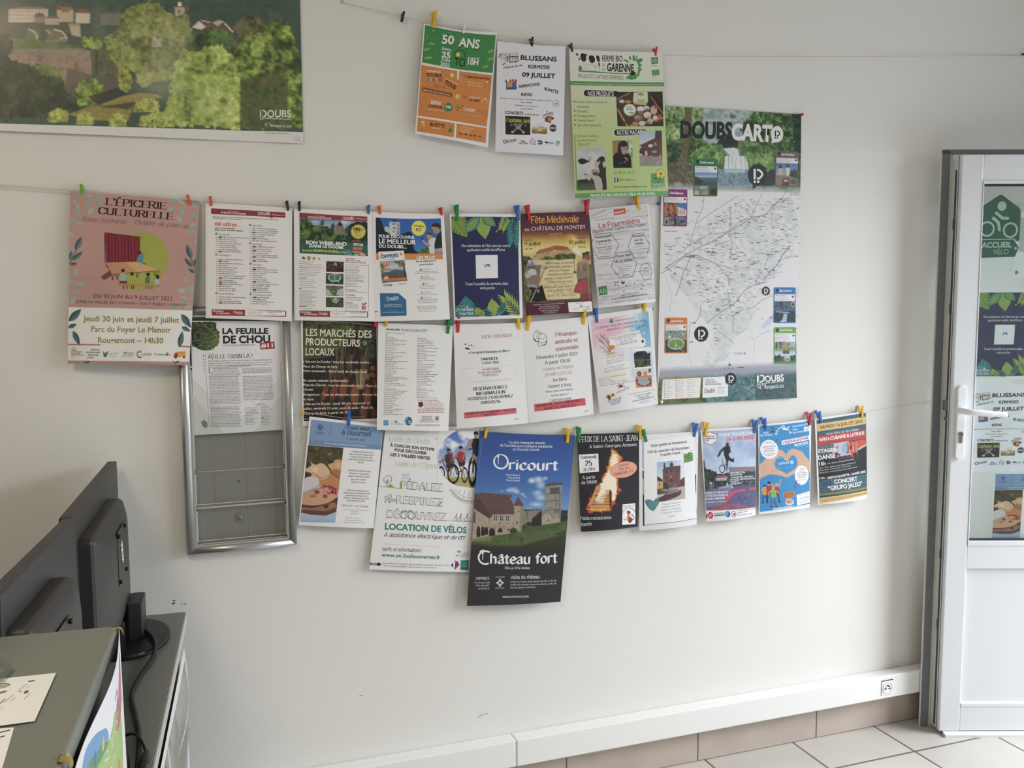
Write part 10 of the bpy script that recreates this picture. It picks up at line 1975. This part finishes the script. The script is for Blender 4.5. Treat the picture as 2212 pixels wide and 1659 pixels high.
# children
for x,y,s,c,leg,hair,sk in((204,1330-120,1.0,'#e09a4a','#2a5a9a','#6a3a28',SK),(266,1290-120,1.1,'#b83a4a','#2a4a8a','#2a2228',SK),(370,1300-120,1.1,'#b83a4a','#2f4f94','#d0a06a',SK),(322,1344-120,1.15,'#7fc04a','#3f7ab8','#c49a60',SK)):
 S.di(x,y,20*s,24*s,sk,16);S.di(x-1,y-11*s,21*s,16*s,hair,16)
 S.bl([(x-30*s,y+34*s),(x-12*s,y+24*s),(x+14*s,y+24*s),(x+32*s,y+36*s),(x+28*s,y+120*s),(x-26*s,y+122*s)],c,4)
 S.ink([(x-14*s,y+116*s),(x-20*s,y+180*s),(x-22*s,y+226*s)],19*s,leg);S.ink([(x+14*s,y+116*s),(x+30*s,y+180*s),(x+34*s,y+216*s)],19*s,leg);S.di(x-24*s,y+232*s,16*s,8*s,'#7a2a34',10);S.di(x+38*s,y+224*s,16*s,8*s,'#7a2a34',10)
S.ink(P(396,1220,416,1160,430,1100),14,SK);S.ink(P(352,1214,312,1190,308,1160),12,SK);S.ink(P(182,1250,156,1262,176,1236),12,SK);S.ink(P(290,1264,262,1296,250,1330),12,SK);S.ink(P(354,1264,386,1280,392,1300),12,SK)
S.rr(P(462,1296,620,1268,626,1346,466,1370),8,'#d8833c')
for k,t in enumerate(('Vente de crêpes','par la MJC dans','de la culture')):S.tx(t,474,1318+20*k,612,1296+20*k,14,'#5a2a1c','handb',1)
S.ink(P(540,1360,542,1390),5,'#5a3a2a');S.bl(P(490,1430,506,1384,560,1374,604,1400,608,1440,560,1462,504,1456),'#efe6dc');S.bl(P(498,1420,514,1388,556,1380,594,1400,596,1430,550,1446),'#d8a468');S.bl(P(500,1424,530,1410,552,1430,530,1444),'#c0783c')
S.pg(P(654,1324,852,1272,858,1430,664,1474),'#f4f3f6');S.tx('Soirée au profit de',690,1336,832,1302,15,'#3c3a44','hand',1);S.tx('unicef',700,1394,804,1370,34,'#7fb0d4','sans');S.di(826,1352,18,18,'#7fb0d4',16);S.di(826,1352,9,10,'#f4f3f6',10);S.tx('Dans l’Année du respect',686,1428,844,1392,12,'#3c3a44','hand',1);S.tx('et sourire des enfants',712,1444,826,1418,11,'#3c3a44','hand',1)
S.tx('www.islesurledoubs.fr',320,1530,622,1484,25,'#eef4fa','heavy')
done(S,'poster','bright blue poster with two hands making a heart')
# --- dance evening poster
S=sheet('jal',paper='#ecebee',bulge=.010)
TEa,SAND,RDa,GRa='#3f6674','#deb873','#c4484a','#26262c'
S.pg(P(156,322,866,208,892,1380,200,1512),TEa)
S.tx('FESTI’LLA Tienne d’été',380,318,660,270,26,'#2f4a58','bold');S.pg(P(156,374,862,266,864,376,160,486),SAND);S.tx('SAMEDI 16 JUILLET 2022',206,444,818,354,42,'#3a2c1c','bold',3)
S.tx('Venez vibrer sur des rythmes',284,536,750,466,30,'#e4eaec','serifi');S.pg(P(162,556,864,454,870,584,168,690),RDa);S.tx('AFRO-CUBAINS & LATINOS',190,630,842,528,46,'#f0ece8','heavy',3);S.tx('À L’ISLE-SUR-LE-DOUBS (Place du moulin)',278,660,760,584,18,'#7a2a2c','sans',1)
S.pg(P(168,690,870,584,908,1090,190,1192),GRa)
def street(p):
 X,Y=p.X,p.Y
 p.fill('#4a4a52').pg(P(330,664,600,624,580,760,520,860,380,820,340,740),'#c4bccc').pg(P(170,690,380,660,390,740,300,860,170,900),'#54626a');p.mott(p.mpoly(P(170,690,350,664,390,740,300,860,170,900)),['#3f4c54','#7a8a90','#5f5a54','#8a9a9c'],40,3,.8);p.pg(P(500,700,530,650,590,640,580,760,500,810),'#8fb0c8').pg(P(570,650,876,590,880,800,740,800,680,880,580,780),'#d0583c').pg(P(590,640,640,636,640,740,600,760),'#b84434').pg(P(720,740,880,660,890,900,760,920),'#2e2a30').pg(P(724,740,876,660,880,690,740,760),'#c4c0bc').pg(P(660,800,720,780,730,880,670,890),'#3a2c30').pg(P(600,700,650,690,640,740,590,750),'#3a2a2c')
 for x in(606,664,712):p.li([(x,640),(x+6,780)],8,'#e8d8cc',.8)
 p.li(P(440,700,436,800),5,'#4a4450').li(P(400,720,470,704),4,'#4a4450').pg(P(170,860,420,800,700,880,900,900,900,960,170,960),'#3c343a',.9).mott(p.mpoly(P(200,840,420,790,600,860,560,930,220,920)),['#54343c','#3a3440','#6a4448'],30,5,.8).pg(P(170,830,280,800,300,900,170,940),'#3a4a54',.7)
 f=np.clip((Y-850)/70,0,1)[...,None];p.C=p.C*(1-f)+srgb(GRa)*f
S.pic(P(170,690,870,586,894,900,180,960),76,46,street)
S.tx('STAGES',180,796,418,766,46,'#f0eef0','heavy',3);S.tx('DANSE',182,896,410,862,58,'#f0eef0','heavy',3);S.tx('(À PRIX LIBRE)',432,854,634,818,26,'#e4e2e6','bold')
S.tx('15h',192,978,278,970,50,'#f0eef0','bold',3);S.tx('16h : Initiation, Kompa (Débutant·es)',306,956,678,890,18,'#d4d2d8','bold',1)
for k,t in enumerate(('16h00-17h00 : Initiation Salsa Cubaine (Débutant·es)','17h00-18h00 : Kizomba (Mix, Tout niveaux)','18h00-19h00 : Rueda Son (Salsa Niveau Intermédiaire)')):S.tx(t,190+2*k,1026+34*k,(706,628,720)[k],938+32*k+(12 if k==1 else 0),17,'#c9c7ce','bold',1)
S.tx('19h :',198,1182,296,1166,38,'#f0eef0','sans',3);S.tx('RESTAU.BUVETTE - DANSE LIBRE',308,1166,860,1076,30,'#eae8ec','heavy')
S.tx('20h30',236,1256,350,1236,36,'#2c4652','bold');S.tx('CONCERT',390,1232,728,1186,54,'#f2f0ee','heavy',3);S.tx('“GRUPO JALEO”',310,1328,808,1256,58,'#f0eee8','heavy',3)
S.pg(P(196,1376,892,1272,892,1284,198,1388),'#c04a44');S.pg(P(198,1388,892,1284,893,1306,200,1404),'#5f9a4a');S.pg(P(200,1404,893,1306,892,1322,200,1430),'#233a44');S.pa(220,1412,880,1412,1,8,'#5f7a80',3,slope=-.15)
S.pg(P(200,1432,892,1322,891,1382,202,1512),SAND);S.pa(290,1438,870,1438,1,9,'#b4925a',4,slope=-.15);S.tx('Concert en plein air - Entrée gratuite - Restauration et buvette sur place',230,1480,880,1368,17,'#6a5024','serif',1)
done(S,'poster','teal and sand dance evening poster reading SAMEDI 16 JUILLET, last at the right end')
# --- papers behind the door glass (door axes: x along the leaf, y into it)
def door_sheet(x0,z0,x1,z1,lay,frame,y=.0255,**kw):
 S=Sheet([(x0,y,z1),(x1,y,z1),(x1,y,z0),(x0,y,z0)],lay,*frame,nu=12,nv=14,**kw)
 return S
def on_door(o):
 o.matrix_world=door.matrix_basis@o.matrix_basis
 return o
dn=SHEETS['nos'];S=door_sheet(.0745,1.222,.2855,1.520,dn[1],(dn[2],dn[3],dn[4]),paper='#edecee');tropic(S)
on_door(done(S,'poster','navy leaf poster stuck behind the door glass',group='sheets on the door glass'))
db=SHEETS['blus'];S=door_sheet(.0750,.905,.2860,1.2035,db[1],(db[2],db[3],db[4]),paper='#edecf4');blussans(S)
on_door(done(S,'poster','white village fair sheet stuck behind the door glass',group='sheets on the door glass'))
dp=SHEETS['piq'];S=door_sheet(.165,.665,.372,.9035,dp[1],(dp[2],dp[3],dp[4]),y=.0262,paper='#efeeef');picnic(S)
on_door(done(S,'poster','picnic sheet pinned behind the lower part of the door glass',group='sheets on the door glass'))
S=door_sheet(.196,1.560,.406,1.775,P(0,0,100,0,100,100,0,100),(0,0,1),paper='#e9ecec');S.re(8,8,92,60,'#b9c4c4');S.di(6,92,3,3,'#8a9090')
on_door(done(S,'poster','pale sheet at the photo edge behind the upper door glass',group='sheets on the door glass'))
# cycling welcome sticker
GN='#17604a';ST='#b9d4cb'
D=Sheet([(.05,.0245,1.90),(.25,.0245,1.90),(.25,.0245,1.60),(.05,.0245,1.60)],P(0,0,200,0,200,300,0,300),0,0,1,nu=2,nv=2)
D.V,D.F,D.C=[],[],[]
# traced from the scan of the door glass (zoom origin 2090, 380, scale 6.377), straightened to mm on the glass
def dz(pts):return[(37.0+(x-195)*.2415+(y-600)*.0100,(y-110)*.2415+24.0-(x-195)*-.008)for x,y in pts]
D.pg(dz(P(120,480,196,440,424,286,450,278,470,286,700,450,718,480,718,600,702,880,690,904,672,904,640,872,120,895)),GN)
D.di(*dz([(462,434)])[0],14.8,15.4,ST,28)
for cx,cy in((258,750),(578,756)):D.ri(*dz([(cx,cy)])[0],22,22.6,6.2,ST,40)
D.ink(dz(P(384,528,466,596,540,596)),9.6,ST);D.di(*dz([(540,596)])[0],4.8,4.8,ST,14);D.di(*dz([(384,528)])[0],4.8,4.8,ST,14)
D.ink(dz(P(332,592,412,656,426,754)),9.6,ST);D.di(*dz([(426,756)])[0],4.8,4.8,ST,14)
D.pg(dz(P(120,905,622,880,696,990,640,1116,120,1150)),GN);D.ink(dz(P(120,902,626,874,652,912)),1.6,ST)
D.di(*dz([(652,1000)])[0],4.2,4.4,ST,14)
a,b_=dz(P(182,1008,598,988));D.tx('ACCUEIL',*a,*b_,17.5,ST,'heavy',3);a,b_=dz(P(342,1094,552,1084));D.tx('VÉLO',*a,*b_,16.5,ST,'light',3);D.ri(*dz([(686,400)])[0],4.6,4.8,1.2,'#5f8a80',16)
on_door(done(D,'sticker','green cyclist sticker reading ACCUEIL VÉLO on the door glass','sticker',m=GLOSSY))
